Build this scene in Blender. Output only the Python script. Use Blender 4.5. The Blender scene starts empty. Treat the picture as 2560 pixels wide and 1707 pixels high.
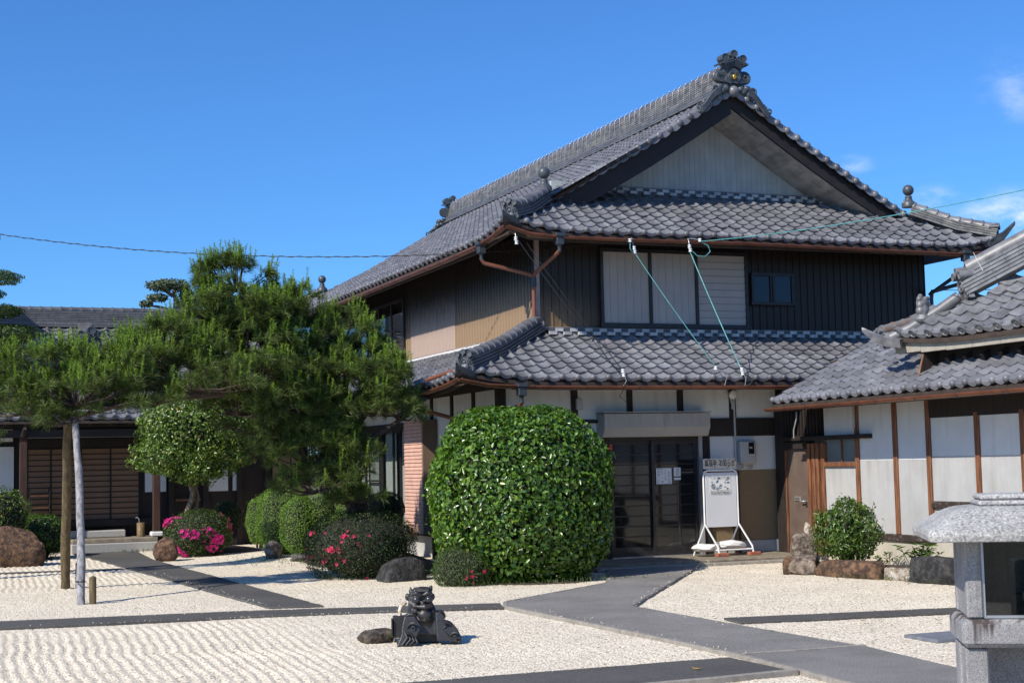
import bpy, math, random
import numpy as np
from mathutils import Vector, Matrix

# ------------------------------------------------------------------ camera, sky, sun
SC = bpy.context.scene
COL = SC.collection
random.seed(7)
RNG = np.random.default_rng(11)
R = math.radians

cam_data = bpy.data.cameras.new("camera")
cam_data.sensor_width = 36.0
cam_data.lens = 52.6
cam_data.clip_start = 0.1
cam_data.clip_end = 3000.0
cam = bpy.data.objects.new("camera", cam_data)
COL.objects.link(cam)
_X = Vector((0.928915, -0.369655, -0.021745))
_Y = Vector((-0.009521, -0.082547, 0.996542))
_Z = -Vector((0.370172, 0.925495, 0.080199))
CAM = Vector((-8.633, -22.152, 1.70))
cam.matrix_world = Matrix(((_X.x, _Y.x, _Z.x, CAM.x), (_X.y, _Y.y, _Z.y, CAM.y), (_X.z, _Y.z, _Z.z, CAM.z), (0, 0, 0, 1)))
SC.camera = cam

SUN_DIR = Vector((1.0, 0.43, -0.91)).normalized()          # the way the light travels
SUN_ELEV = math.asin(-SUN_DIR.z)
SUN_AZ = math.atan2(-SUN_DIR.x, -SUN_DIR.y)                # clockwise from +Y, towards the sun
sun_data = bpy.data.lights.new("sun", "SUN")
sun_data.energy = 5.0
sun_data.angle = R(0.53)
sun_data.color = (1.0, 0.925, 0.815)
sun = bpy.data.objects.new("sun", sun_data)
COL.objects.link(sun)
sun.rotation_euler = SUN_DIR.to_track_quat("-Z", "Y").to_euler()
sun.location = (-20, -10, 25)

world = bpy.data.worlds.new("World")
SC.world = world
world.use_nodes = True
wn, wl = world.node_tree.nodes, world.node_tree.links
wn.clear()
w_out = wn.new("ShaderNodeOutputWorld")
w_bg = wn.new("ShaderNodeBackground")
w_bg.inputs["Strength"].default_value = 0.095
w_sky = wn.new("ShaderNodeTexSky")
w_sky.sky_type = "NISHITA"
w_sky.sun_disc = False
w_sky.sun_elevation = SUN_ELEV
w_sky.sun_rotation = SUN_AZ
w_sky.altitude = 100.0
w_sky.air_density = 1.0
w_sky.dust_density = 0.35
w_sky.ozone_density = 3.0
# a few thin fair-weather clouds low in the sky
w_geo = wn.new("ShaderNodeNewGeometry")
w_neg = wn.new("ShaderNodeVectorMath"); w_neg.operation = "SCALE"; w_neg.inputs["Scale"].default_value = -1.0
wl.new(w_geo.outputs["Incoming"], w_neg.inputs[0])
w_noise = wn.new("ShaderNodeTexNoise")
w_noise.inputs["Scale"].default_value = 26.0
w_noise.inputs["Detail"].default_value = 7.0
w_noise.inputs["Roughness"].default_value = 0.62
w_str = wn.new("ShaderNodeVectorMath"); w_str.operation = "MULTIPLY"; w_str.inputs[1].default_value = (1, 1, 2.2)
wl.new(w_neg.outputs[0], w_str.inputs[0])
wl.new(w_str.outputs[0], w_noise.inputs["Vector"])
def cloud_at(d, radius, flat, amount):
    off = wn.new("ShaderNodeVectorMath"); off.operation = "SUBTRACT"
    off.inputs[1].default_value = d
    wl.new(w_neg.outputs[0], off.inputs[0])
    sq = wn.new("ShaderNodeVectorMath"); sq.operation = "MULTIPLY"; sq.inputs[1].default_value = (1, 1, flat)
    wl.new(off.outputs[0], sq.inputs[0])
    ln = wn.new("ShaderNodeVectorMath"); ln.operation = "LENGTH"
    wl.new(sq.outputs[0], ln.inputs[0])
    mp = wn.new("ShaderNodeMapRange"); mp.interpolation_type = "SMOOTHSTEP"
    mp.inputs["From Min"].default_value = 0.0; mp.inputs["From Max"].default_value = radius
    mp.inputs["To Min"].default_value = amount; mp.inputs["To Max"].default_value = 0.0
    wl.new(ln.outputs["Value"], mp.inputs["Value"])
    return mp.outputs["Result"]
acc = None
CLOUDS = [((0.6346, 0.7381, 0.2291), 0.028, 1.0, 0.24), ((0.6402, 0.7376, 0.2147), 0.016, 1.0, 0.2), ((0.6450, 0.7520, 0.1480), 0.050, 2.2, 0.95), ((0.6049, 0.7795, 0.1625), 0.022, 2.0, 0.55), ((0.5616, 0.8060, 0.1870), 0.020, 2.5, 0.45)]
for d, rad, flat, am in CLOUDS:
    o_ = cloud_at(d, rad, flat, am)
    if acc is None: acc = o_
    else:
        ad = wn.new("ShaderNodeMath"); ad.operation = "ADD"
        wl.new(acc, ad.inputs[0]); wl.new(o_, ad.inputs[1]); acc = ad.outputs[0]
w_thr = wn.new("ShaderNodeMapRange"); w_thr.interpolation_type = "SMOOTHSTEP"
w_thr.inputs["From Min"].default_value = 0.36; w_thr.inputs["From Max"].default_value = 0.75
wl.new(w_noise.outputs["Fac"], w_thr.inputs["Value"])
w_mul = wn.new("ShaderNodeMath"); w_mul.operation = "MULTIPLY"; w_mul.use_clamp = True
wl.new(acc, w_mul.inputs[0]); wl.new(w_thr.outputs["Result"], w_mul.inputs[1])
w_tint = wn.new("ShaderNodeMix"); w_tint.data_type = "RGBA"; w_tint.blend_type = "MULTIPLY"
w_tint.inputs["Factor"].default_value = 1.0
w_tint.inputs["B"].default_value = (0.47, 0.93, 1.50, 1)
wl.new(w_sky.outputs[0], w_tint.inputs["A"])
w_mix = wn.new("ShaderNodeMix"); w_mix.data_type = "RGBA"
w_mix.inputs["B"].default_value = (9.5, 10.0, 10.5, 1)
wl.new(w_mul.outputs[0], w_mix.inputs["Factor"]); wl.new(w_tint.outputs["Result"], w_mix.inputs["A"])
wl.new(w_mix.outputs["Result"], w_bg.inputs["Color"])
wl.new(w_bg.outputs[0], w_out.inputs["Surface"])

SC.view_settings.view_transform = "Standard"
SC.view_settings.look = "None"
SC.view_settings.gamma = 1.0
SC.view_settings.exposure = 0.20
SC.view_settings.use_curve_mapping = False
SC.render.engine = "CYCLES"
SC.cycles.max_bounces = 8
SC.cycles.transparent_max_bounces = 8

# ------------------------------------------------------------------ materials
MATS = {}
def mat(name, col, rough=0.7, var=0.12, scale=6.0, bump=0.0, bscale=60.0, metal=0.0, spec=0.5, col2=None, island=0.0,
        objrand=0.0, stretch=(1, 1, 1), detail=5.0, sheen=0.0, trans=0.0, coat=0.0, thr=(0.35, 0.65), big=0.0, bigscale=0.9):
    m = bpy.data.materials.new(name); m.use_nodes = True
    n, l = m.node_tree.nodes, m.node_tree.links
    b = n["Principled BSDF"]
    b.inputs["Roughness"].default_value = rough
    b.inputs["Metallic"].default_value = metal
    b.inputs["Specular IOR Level"].default_value = spec
    if coat:
        b.inputs["Coat Weight"].default_value = coat; b.inputs["Coat Roughness"].default_value = 0.15
    geo = n.new("ShaderNodeNewGeometry")
    sv = n.new("ShaderNodeVectorMath"); sv.operation = "MULTIPLY"; sv.inputs[1].default_value = stretch
    l.new(geo.outputs["Position"], sv.inputs[0])
    no = n.new("ShaderNodeTexNoise"); no.inputs["Scale"].default_value = scale; no.inputs["Detail"].default_value = detail
    no.inputs["Roughness"].default_value = 0.6
    l.new(sv.outputs[0], no.inputs["Vector"])
    mp = n.new("ShaderNodeMapRange"); mp.inputs["From Min"].default_value = thr[0]; mp.inputs["From Max"].default_value = thr[1]
    l.new(no.outputs["Fac"], mp.inputs["Value"])
    c1 = tuple(max(0, c * (1 - var)) for c in col) + (1,)
    c2 = (tuple(col2) if col2 else tuple(c * (1 + var) for c in col)) + (1,)
    mx = n.new("ShaderNodeMix"); mx.data_type = "RGBA"; mx.inputs["A"].default_value = c1; mx.inputs["B"].default_value = c2
    l.new(mp.outputs["Result"], mx.inputs["Factor"])
    out = mx.outputs["Result"]
    for src, amt in ((geo.outputs["Random Per Island"], island), (None, objrand)):
        if amt:
            if src is None:
                oi = n.new("ShaderNodeObjectInfo"); src = oi.outputs["Random"]
            mr = n.new("ShaderNodeMapRange"); mr.inputs["To Min"].default_value = 1 - amt; mr.inputs["To Max"].default_value = 1 + amt
            l.new(src, mr.inputs["Value"])
            hv = n.new("ShaderNodeHueSaturation"); l.new(out, hv.inputs["Color"]); l.new(mr.outputs["Result"], hv.inputs["Value"])
            out = hv.outputs["Color"]
    if big:
        n2 = n.new("ShaderNodeTexNoise"); n2.inputs["Scale"].default_value = bigscale; n2.inputs["Detail"].default_value = 6; n2.inputs["Roughness"].default_value = 0.65
        l.new(geo.outputs["Position"], n2.inputs["Vector"])
        mr = n.new("ShaderNodeMapRange"); mr.inputs["From Min"].default_value = 0.3; mr.inputs["From Max"].default_value = 0.7
        mr.inputs["To Min"].default_value = 1 - big; mr.inputs["To Max"].default_value = 1 + big
        l.new(n2.outputs["Fac"], mr.inputs["Value"]); hv = n.new("ShaderNodeHueSaturation"); l.new(out, hv.inputs["Color"]); l.new(mr.outputs["Result"], hv.inputs["Value"]); out = hv.outputs["Color"]
    l.new(out, b.inputs["Base Color"])
    if bump:
        nb = n.new("ShaderNodeTexNoise"); nb.inputs["Scale"].default_value = bscale; nb.inputs["Detail"].default_value = 4
        l.new(sv.outputs[0], nb.inputs["Vector"])
        bp = n.new("ShaderNodeBump"); bp.inputs["Strength"].default_value = 0.8; bp.inputs["Distance"].default_value = bump
        l.new(nb.outputs["Fac"], bp.inputs["Height"]); l.new(bp.outputs["Normal"], b.inputs["Normal"])
    if trans:
        b.inputs["Transmission Weight"].default_value = trans
    m["_out"] = 0
    MATS[name] = m
    return m

def leafmat(name, dark, light, rough=0.35, spec=0.5, trans=0.25, accent=None, acc_at=0.97):
    """Leaves: colour by leaf, a little light through them."""
    m = bpy.data.materials.new(name); m.use_nodes = True
    n, l = m.node_tree.nodes, m.node_tree.links
    b = n["Principled BSDF"]; out = n["Material Output"]
    geo = n.new("ShaderNodeNewGeometry")
    rp = n.new("ShaderNodeValToRGB")
    rp.color_ramp.elements[0].color = tuple(dark) + (1,); rp.color_ramp.elements[0].position = 0.0
    rp.color_ramp.elements[1].color = tuple(light) + (1,); rp.color_ramp.elements[1].position = 0.93
    if accent:
        rp.color_ramp.elements.new(acc_at - 0.004).color = tuple(light) + (1,)
        e = rp.color_ramp.elements.new(acc_at); e.color = tuple(accent) + (1,)
    l.new(geo.outputs["Random Per Island"], rp.inputs["Fac"])
    l.new(rp.outputs["Color"], b.inputs["Base Color"])
    b.inputs["Roughness"].default_value = rough; b.inputs["Specular IOR Level"].default_value = spec
    tr = n.new("ShaderNodeBsdfTranslucent")
    hv = n.new("ShaderNodeHueSaturation"); hv.inputs["Value"].default_value = 1.5; hv.inputs["Saturation"].default_value = 1.1
    l.new(rp.outputs["Color"], hv.inputs["Color"]); l.new(hv.outputs["Color"], tr.inputs["Color"])
    ms = n.new("ShaderNodeMixShader"); ms.inputs["Fac"].default_value = trans
    l.new(b.outputs[0], ms.inputs[1]); l.new(tr.outputs[0], ms.inputs[2]); l.new(ms.outputs[0], out.inputs["Surface"])
    MATS[name] = m
    return m

TILE = mat("roof_tile_grey", (0.158, 0.160, 0.174), 0.40, 0.18, 3.0, 0.0, island=0.22, objrand=0.22, spec=0.55, big=0.18, bigscale=0.9)
TILE_OLD = mat("aged_tile_grey", (0.125, 0.125, 0.13), 0.45, 0.22, 5.0, 0.002, 40, island=0.15, objrand=0.15, spec=0.5)
TILE_SILVER = mat("silver_tile", (0.165, 0.165, 0.17), 0.46, 0.3, 6.0, 0.001, 60, metal=0.1, big=0.15, bigscale=2.5, island=0.12, objrand=0.12)
TILE_DARK = mat("dark_tile", (0.075, 0.078, 0.088), 0.45, 0.15, 8.0, 0.001, 60)
NOSHI = mat("ridge_tile_grey", (0.125, 0.125, 0.13), 0.5, 0.2, 6.0, 0.0, island=0.25, col2=(0.22, 0.21, 0.19))
PLASTER_CAP = mat("pale_tile_end", (0.42, 0.42, 0.41), 0.5, 0.2, 9.0, objrand=0.2)
ORNAMENT = mat("ornament_tile", (0.062, 0.072, 0.082), 0.42, 0.2, 12.0, 0.002, 60)
GOLD = mat("gilded_crest", (0.75, 0.42, 0.06), 0.3, 0.1, metal=0.8)
PLASTER = mat("white_plaster", (0.66, 0.655, 0.64), 0.85, 0.04, 2.2, 0.0008, 120, big=0.04, bigscale=1.5)
PLASTER_GREY = mat("grey_plaster", (0.40, 0.40, 0.395), 0.9, 0.05, 3.0, 0.001, 140, big=0.06, bigscale=2.0)
PLASTER_BASE = mat("cream_base_plaster", (0.42, 0.39, 0.32), 0.9, 0.07, 3.0, 0.001, 140, big=0.08, bigscale=2.0)
STUCCO = mat("tan_aggregate_render", (0.24, 0.17, 0.095), 0.95, 0.3, 130.0, 0.003, 160)
TIMBER = mat("dark_timber", (0.020, 0.014, 0.011), 0.75, 0.35, 9.0, 0.001, 80, stretch=(3, 3, 0.4))
TIMBER_RED = mat("weathered_red_timber", (0.15, 0.052, 0.022), 0.6, 0.45, 8.0, 0.0015, 70, stretch=(5, 5, 0.35), col2=(0.26, 0.11, 0.05))
TIMBER_SILL = mat("grey_sill_timber", (0.055, 0.035, 0.028), 0.8, 0.4, 12.0, 0.002, 60, col2=(0.20, 0.16, 0.14), thr=(0.5, 0.75))
SOFFIT = mat("soffit_boards", (0.045, 0.030, 0.022), 0.8, 0.3, 6.0)
BARGE = mat("black_bargeboard", (0.016, 0.013, 0.013), 0.7, 0.2, 6.0)
GABLE = mat("pale_gable_boards", (0.40, 0.42, 0.395), 0.6, 0.08, 3.0, objrand=0.05)
FLASH_GREEN = mat("patina_flashing", (0.33, 0.31, 0.28), 0.55, 0.25, 5.0, objrand=0.15)
COPPER = mat("copper_gutter", (0.17, 0.062, 0.032), 0.38, 0.25, 5.0, metal=0.35, spec=0.5)
PIPE = mat("brown_downpipe", (0.20, 0.075, 0.045), 0.4, 0.15, 5.0)
PIPE_DARK = mat("dark_rain_box", (0.035, 0.042, 0.05), 0.45, 0.15, 8.0)
ALU = mat("dark_window_frame", (0.030, 0.028, 0.028), 0.4, 0.2, 8.0, metal=0.3)
ALU_PALE = mat("aluminium", (0.42, 0.43, 0.45), 0.35, 0.1, 8.0, metal=0.6)
PANEL_WHITE = mat("white_shutter_panel", (0.37, 0.335, 0.305), 0.55, 0.05, 3.0, objrand=0.03)
GLASS = mat("dark_glass", (0.010, 0.011, 0.013), 0.05, 0.1, 1.0, spec=0.6)
GLASS_BLUE = mat("blue_glass", (0.006, 0.009, 0.022), 0.06, 0.1, 1.0, spec=0.5)
CURTAIN = mat("white_curtain", (0.60, 0.59, 0.57), 0.9, 0.06, 3.0)
CANOPY = mat("grey_shutter_case", (0.36, 0.33, 0.29), 0.5, 0.06, 2.0)
SLAT_RED = mat("red_shutter_slat", (0.60, 0.36, 0.28), 0.55, 0.1, 4.0, objrand=0.05)
BOX_BROWN = mat("brown_shutter_box", (0.17, 0.12, 0.08), 0.5, 0.1, 3.0)
FLASHING = mat("pinkish_metal_flashing", (0.34, 0.27, 0.245), 0.45, 0.15, 5.0, metal=0.2)
DOOR_BROWN = mat("brown_metal_door", (0.125, 0.092, 0.075), 0.42, 0.12, 4.0, 0.0, spec=0.4, col2=(0.15, 0.11, 0.09))
METER = mat("grey_meter_case", (0.40, 0.40, 0.39), 0.45, 0.06, 4.0)
WHITE_PAINT = mat("white_paint", (0.74, 0.74, 0.73), 0.45, 0.06, 6.0)
BOARD_GREY = mat("pale_board", (0.62, 0.63, 0.65), 0.4, 0.03, 3.0)
RUSTY_WHITE = mat("rust_spotted_enamel", (0.62, 0.58, 0.50), 0.5, 0.1, 22.0, col2=(0.14, 0.05, 0.02), thr=(0.56, 0.68))
INK = mat("black_ink", (0.012, 0.012, 0.014), 0.6, 0.1)
RED_INK = mat("red_print", (0.55, 0.03, 0.03), 0.5, 0.1)
PAPER = mat("paper", (0.70, 0.70, 0.68), 0.7, 0.03)
POSTER_BLUE = mat("blue_print", (0.16, 0.42, 0.62), 0.6, 0.5, 30.0, col2=(0.06, 0.10, 0.16))
BRICK_RED = mat("red_brick", (0.33, 0.11, 0.06), 0.85, 0.25, 20.0, 0.002, 90)
CLOTH_WHITE = mat("white_weight_bag", (0.72, 0.71, 0.70), 0.7, 0.08, 8.0, 0.003, 30)
CABLE_BLACK = mat("black_cable", (0.012, 0.012, 0.013), 0.5, 0.1)
CABLE_GREEN = mat("turquoise_cable", (0.10, 0.33, 0.33), 0.4, 0.2, 9.0)
CERAMIC = mat("white_ceramic", (0.75, 0.77, 0.76), 0.2, 0.05)
PAVING_DARK = mat("dark_aggregate_path", (0.072, 0.068, 0.062), 0.92, 0.25, 85.0, 0.006, 110, col2=(0.135, 0.13, 0.12), thr=(0.40, 0.74), big=0.22, bigscale=1.1)
PAVING = mat("exposed_aggregate_path", (0.165, 0.155, 0.142), 0.92, 0.25, 85.0, 0.006, 110, col2=(0.35, 0.335, 0.31), thr=(0.40, 0.74), big=0.22, bigscale=1.1)
KERB = mat("pale_concrete_edge", (0.27, 0.245, 0.21), 0.9, 0.2, 14.0, 0.003, 90)
CONCRETE = mat("concrete_step", (0.20, 0.165, 0.12), 0.9, 0.25, 9.0, 0.004, 70, col2=(0.27, 0.23, 0.17))
GRANITE = mat("grey_granite", (0.20, 0.20, 0.205), 0.75, 0.30, 150.0, 0.0015, 220, col2=(0.335, 0.33, 0.33), big=0.22, bigscale=5.0)
GRANITE_CAP = mat("pale_pecked_granite", (0.27, 0.265, 0.255), 0.88, 0.35, 75.0, 0.005, 60, col2=(0.50, 0.49, 0.47), big=0.2, bigscale=5.0)
GRANITE_STEP = mat("granite_step", (0.36, 0.35, 0.33), 0.8, 0.2, 60.0, 0.002, 120)
SOIL = mat("dark_soil", (0.055, 0.04, 0.028), 0.95, 0.3, 20.0, 0.01, 40)
BARK = mat("pine_bark", (0.040, 0.026, 0.020), 0.95, 0.4, 22.0, 0.02, 28, col2=(0.09, 0.062, 0.05))
BARK_PALE = mat("pale_bark", (0.22, 0.17, 0.12), 0.85, 0.3, 20.0, 0.004, 60)
LIGHT_BLOCK_CORE = mat("dark_light_block_core", (0.016, 0.016, 0.009), 0.95, 0.3, 10.0)  # colour of the added light-blocking cores inside the foliage
STATUE = mat("black_fired_clay", (0.026, 0.024, 0.0235), 0.46, 0.25, 16.0, 0.0015, 90, spec=0.6)
SHOJI = mat("amber_shoji_paper", (0.24, 0.135, 0.075), 0.8, 0.06, 3.0)

def rock_mat(name, a, b_, scale=11.0):
    return mat(name, a, 0.9, 0.4, scale, 0.035, 26, col2=b_, thr=(0.42, 0.62), detail=9.0, big=0.35, bigscale=6.0)
ROCK_BROWN = rock_mat("brown_rock", (0.075, 0.042, 0.028), (0.17, 0.095, 0.05))
ROCK_GREY = rock_mat("grey_rock", (0.075, 0.07, 0.068), (0.15, 0.145, 0.14))
ROCK_DARK = rock_mat("black_rock", (0.022, 0.022, 0.023), (0.055, 0.052, 0.05))
ROCK_TAN = rock_mat("tan_rock", (0.26, 0.185, 0.10), (0.46, 0.42, 0.36))
ROCK_RED = rock_mat("reddish_rock", (0.13, 0.085, 0.065), (0.27, 0.22, 0.17))
ROCK_PALE = rock_mat("pale_stone", (0.52, 0.42, 0.30), (0.66, 0.58, 0.46))

# brown corrugated siding: chalky foot, plus eave shade and sunlit band painted into it
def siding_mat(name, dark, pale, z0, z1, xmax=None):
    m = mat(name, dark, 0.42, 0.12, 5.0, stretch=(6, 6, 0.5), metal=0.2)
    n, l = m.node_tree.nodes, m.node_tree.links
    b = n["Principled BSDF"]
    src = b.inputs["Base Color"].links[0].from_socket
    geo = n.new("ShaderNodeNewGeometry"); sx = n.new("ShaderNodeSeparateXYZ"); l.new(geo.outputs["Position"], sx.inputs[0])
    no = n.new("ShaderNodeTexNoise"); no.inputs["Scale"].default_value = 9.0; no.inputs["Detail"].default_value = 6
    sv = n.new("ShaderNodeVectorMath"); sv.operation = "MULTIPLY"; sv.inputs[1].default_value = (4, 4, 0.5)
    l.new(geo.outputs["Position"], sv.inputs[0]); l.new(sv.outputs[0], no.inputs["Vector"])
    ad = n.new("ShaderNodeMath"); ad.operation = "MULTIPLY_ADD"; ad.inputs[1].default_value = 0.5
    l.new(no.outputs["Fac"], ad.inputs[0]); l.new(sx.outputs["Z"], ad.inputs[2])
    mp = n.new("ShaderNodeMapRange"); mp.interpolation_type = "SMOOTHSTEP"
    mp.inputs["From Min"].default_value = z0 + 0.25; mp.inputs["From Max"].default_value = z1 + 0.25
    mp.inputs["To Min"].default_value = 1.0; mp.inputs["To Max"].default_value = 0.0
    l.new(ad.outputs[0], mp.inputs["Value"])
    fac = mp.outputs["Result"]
    if xmax:                                          # weathered corner with sunlight painted in, fading out towards xmax
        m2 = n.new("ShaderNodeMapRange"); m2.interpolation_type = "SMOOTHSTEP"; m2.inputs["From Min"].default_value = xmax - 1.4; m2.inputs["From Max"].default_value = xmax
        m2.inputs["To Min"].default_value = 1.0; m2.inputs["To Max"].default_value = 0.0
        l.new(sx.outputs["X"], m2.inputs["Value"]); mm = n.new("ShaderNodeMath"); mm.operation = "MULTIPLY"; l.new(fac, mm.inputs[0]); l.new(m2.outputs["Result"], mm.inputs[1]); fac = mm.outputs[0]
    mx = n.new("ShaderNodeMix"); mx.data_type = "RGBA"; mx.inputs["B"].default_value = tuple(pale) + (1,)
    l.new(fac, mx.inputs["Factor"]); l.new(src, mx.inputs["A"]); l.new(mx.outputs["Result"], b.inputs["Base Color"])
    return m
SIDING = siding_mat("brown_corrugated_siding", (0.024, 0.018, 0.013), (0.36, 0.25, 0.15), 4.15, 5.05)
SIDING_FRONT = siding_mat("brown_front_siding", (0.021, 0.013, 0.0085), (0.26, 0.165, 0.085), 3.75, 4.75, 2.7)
SIDING_PINK = siding_mat("faded_shaded_pinkish_siding", (0.030, 0.024, 0.020), (0.50, 0.39, 0.325), 4.15, 5.1)

# white gravel, grain by grain
def gravel_mat():
    m = bpy.data.materials.new("white_gravel"); m.use_nodes = True
    n, l = m.node_tree.nodes, m.node_tree.links
    b = n["Principled BSDF"]; b.inputs["Roughness"].default_value = 0.9; b.inputs["Specular IOR Level"].default_value = 0.25
    geo = n.new("ShaderNodeNewGeometry")
    vo = n.new("ShaderNodeTexVoronoi"); vo.inputs["Scale"].default_value = 52.0; vo.inputs["Randomness"].default_value = 1.0
    l.new(geo.outputs["Position"], vo.inputs["Vector"])
    rp = n.new("ShaderNodeValToRGB")
    e = rp.color_ramp.elements
    e[0].position = 0.0; e[0].color = (0.40, 0.33, 0.23, 1); e[1].position = 1.0; e[1].color = (0.86, 0.78, 0.62, 1)
    e.new(0.035).color = (0.28, 0.21, 0.14, 1); e.new(0.12).color = (0.60, 0.52, 0.395, 1); e.new(0.5).color = (0.76, 0.675, 0.53, 1)
    sp = n.new("ShaderNodeSeparateColor"); l.new(vo.outputs["Color"], sp.inputs[0]); l.new(sp.outputs[0], rp.inputs["Fac"])
    no = n.new("ShaderNodeTexNoise"); no.inputs["Scale"].default_value = 1.3; no.inputs["Detail"].default_value = 4
    l.new(geo.outputs["Position"], no.inputs["Vector"])
    mr = n.new("ShaderNodeMapRange"); mr.inputs["From Min"].default_value = 0.3; mr.inputs["From Max"].default_value = 0.7
    mr.inputs["To Min"].default_value = 0.93; mr.inputs["To Max"].default_value = 1.05
    l.new(no.outputs["Fac"], mr.inputs["Value"])
    hv = n.new("ShaderNodeHueSaturation"); l.new(rp.outputs["Color"], hv.inputs["Color"]); l.new(mr.outputs["Result"], hv.inputs["Value"])
    l.new(hv.outputs["Color"], b.inputs["Base Color"])
    bp = n.new("ShaderNodeBump"); bp.invert = True; bp.inputs["Strength"].default_value = 1.0; bp.inputs["Distance"].default_value = 0.011
    l.new(vo.outputs["Distance"], bp.inputs["Height"]); l.new(bp.outputs["Normal"], b.inputs["Normal"])
    return m
GRAVEL = gravel_mat()
EARTH = mat("bare_earth", (0.16, 0.125, 0.085), 0.95, 0.3, 4.0, 0.02, 12)

def clear_glass(name, tint=(0.86, 0.9, 0.9), ior=1.5):
    m = bpy.data.materials.new(name); m.use_nodes = True; n, l = m.node_tree.nodes, m.node_tree.links
    n.remove(n["Principled BSDF"]); tr = n.new("ShaderNodeBsdfTransparent"); tr.inputs["Color"].default_value = tint + (1,)
    gl = n.new("ShaderNodeBsdfGlossy"); gl.inputs["Roughness"].default_value = 0.02; fw = n.new("ShaderNodeLayerWeight"); fw.inputs["Blend"].default_value = 0.5; pw = n.new("ShaderNodeMath"); pw.operation = "POWER"; pw.inputs[1].default_value = 4.0; l.new(fw.outputs["Facing"], pw.inputs[0])
    fr = n.new("ShaderNodeMath"); fr.operation = "MULTIPLY_ADD"; fr.inputs[1].default_value = 0.7; fr.inputs[2].default_value = (ior - 1) * .1; l.new(pw.outputs[0], fr.inputs[0])
    ms = n.new("ShaderNodeMixShader"); l.new(fr.outputs[0], ms.inputs[0]); l.new(tr.outputs[0], ms.inputs[1]); l.new(gl.outputs[0], ms.inputs[2]); l.new(ms.outputs[0], n["Material Output"].inputs["Surface"])
    return m
WINDOW = clear_glass("window_glass", (0.85, 0.88, 0.87), 1.35)
STAINED = mat("stained_granite", (0.20, 0.20, 0.205), 0.75, 0.3, 150.0, 0.0015, 220, col2=(0.335, 0.33, 0.33), big=0.22, bigscale=5.0)
def drip_stain(m, col, sc, lo, hi, z0, z1):
    """Dark runs below the top edge, like rust and moss washed down."""
    n, l = m.node_tree.nodes, m.node_tree.links; b = n["Principled BSDF"]; src = b.inputs["Base Color"].links[0].from_socket
    geo = n.new("ShaderNodeNewGeometry"); sv = n.new("ShaderNodeVectorMath"); sv.operation = "MULTIPLY"; sv.inputs[1].default_value = (sc, sc, sc * .12)
    l.new(geo.outputs["Position"], sv.inputs[0]); no = n.new("ShaderNodeTexNoise"); no.inputs["Scale"].default_value = 1.0; no.inputs["Detail"].default_value = 5; l.new(sv.outputs[0], no.inputs["Vector"])
    sx = n.new("ShaderNodeSeparateXYZ"); l.new(geo.outputs["Position"], sx.inputs[0]); mz = n.new("ShaderNodeMapRange"); mz.inputs["From Min"].default_value = z0; mz.inputs["From Max"].default_value = z1
    mz.inputs["To Min"].default_value = 0.0; mz.inputs["To Max"].default_value = 0.16; l.new(sx.outputs["Z"], mz.inputs["Value"])
    ad = n.new("ShaderNodeMath"); l.new(no.outputs["Fac"], ad.inputs[0]); l.new(mz.outputs["Result"], ad.inputs[1])
    mp = n.new("ShaderNodeMapRange"); mp.inputs["From Min"].default_value = lo; mp.inputs["From Max"].default_value = hi; l.new(ad.outputs[0], mp.inputs["Value"])
    mx = n.new("ShaderNodeMix"); mx.data_type = "RGBA"; mx.inputs["B"].default_value = tuple(col) + (1,); l.new(mp.outputs["Result"], mx.inputs["Factor"]); l.new(src, mx.inputs["A"]); l.new(mx.outputs["Result"], b.inputs["Base Color"])
drip_stain(STAINED, (0.055, 0.040, 0.036), 22.0, 0.60, 0.74, 0.79, 0.92)
drip_stain(PLASTER_GREY, (0.30, 0.285, 0.25), 6.0, 0.60, 1.0, 0.3, 1.6)
drip_stain(PLASTER, (0.50, 0.485, 0.45), 7.0, 0.64, 1.0, 1.4, 2.9)
drip_stain(CANOPY, (0.20, 0.18, 0.15), 16.0, 0.66, 1.0, 2.0, 2.45)
drip_stain(GRANITE, (0.09, 0.085, 0.078), 14.0, 0.64, 0.86, 0.1, 1.5)
drip_stain(PLASTER_BASE, (0.24, 0.22, 0.17), 5.0, 0.66, 0.9, 0.0, 0.9)

# ------------------------------------------------------------------ mesh helpers
def base_of(p):
    v = Vector((0, 0, 0))
    while p is not None:
        v = v + p.location; p = p.parent
    return v

def tag(o, label=None, cat=None, group=None, kind=None):
    for k, v in (("label", label), ("category", cat), ("group", group), ("kind", kind)):
        if v: o[k] = v
    return o

def thing(name, label, cat, loc=(0, 0, 0), group=None):
    o = bpy.data.objects.new(name, None); COL.objects.link(o)
    o.location = loc; o.empty_display_size = 0.3
    return tag(o, label, cat, group, "thing")

def link(name, me, material, parent=None, matrix=None, kind=None, label=None):
    o = bpy.data.objects.new(name, me); COL.objects.link(o)
    if material is not None and not me.materials: me.materials.append(material)
    if parent is not None: o.parent = parent
    if matrix is not None:
        M = matrix.copy(); M.translation = M.translation - (base_of(parent) if parent is not None else Vector())
        o.matrix_local = M
    tag(o, label, None, None, kind)
    return o

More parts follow.
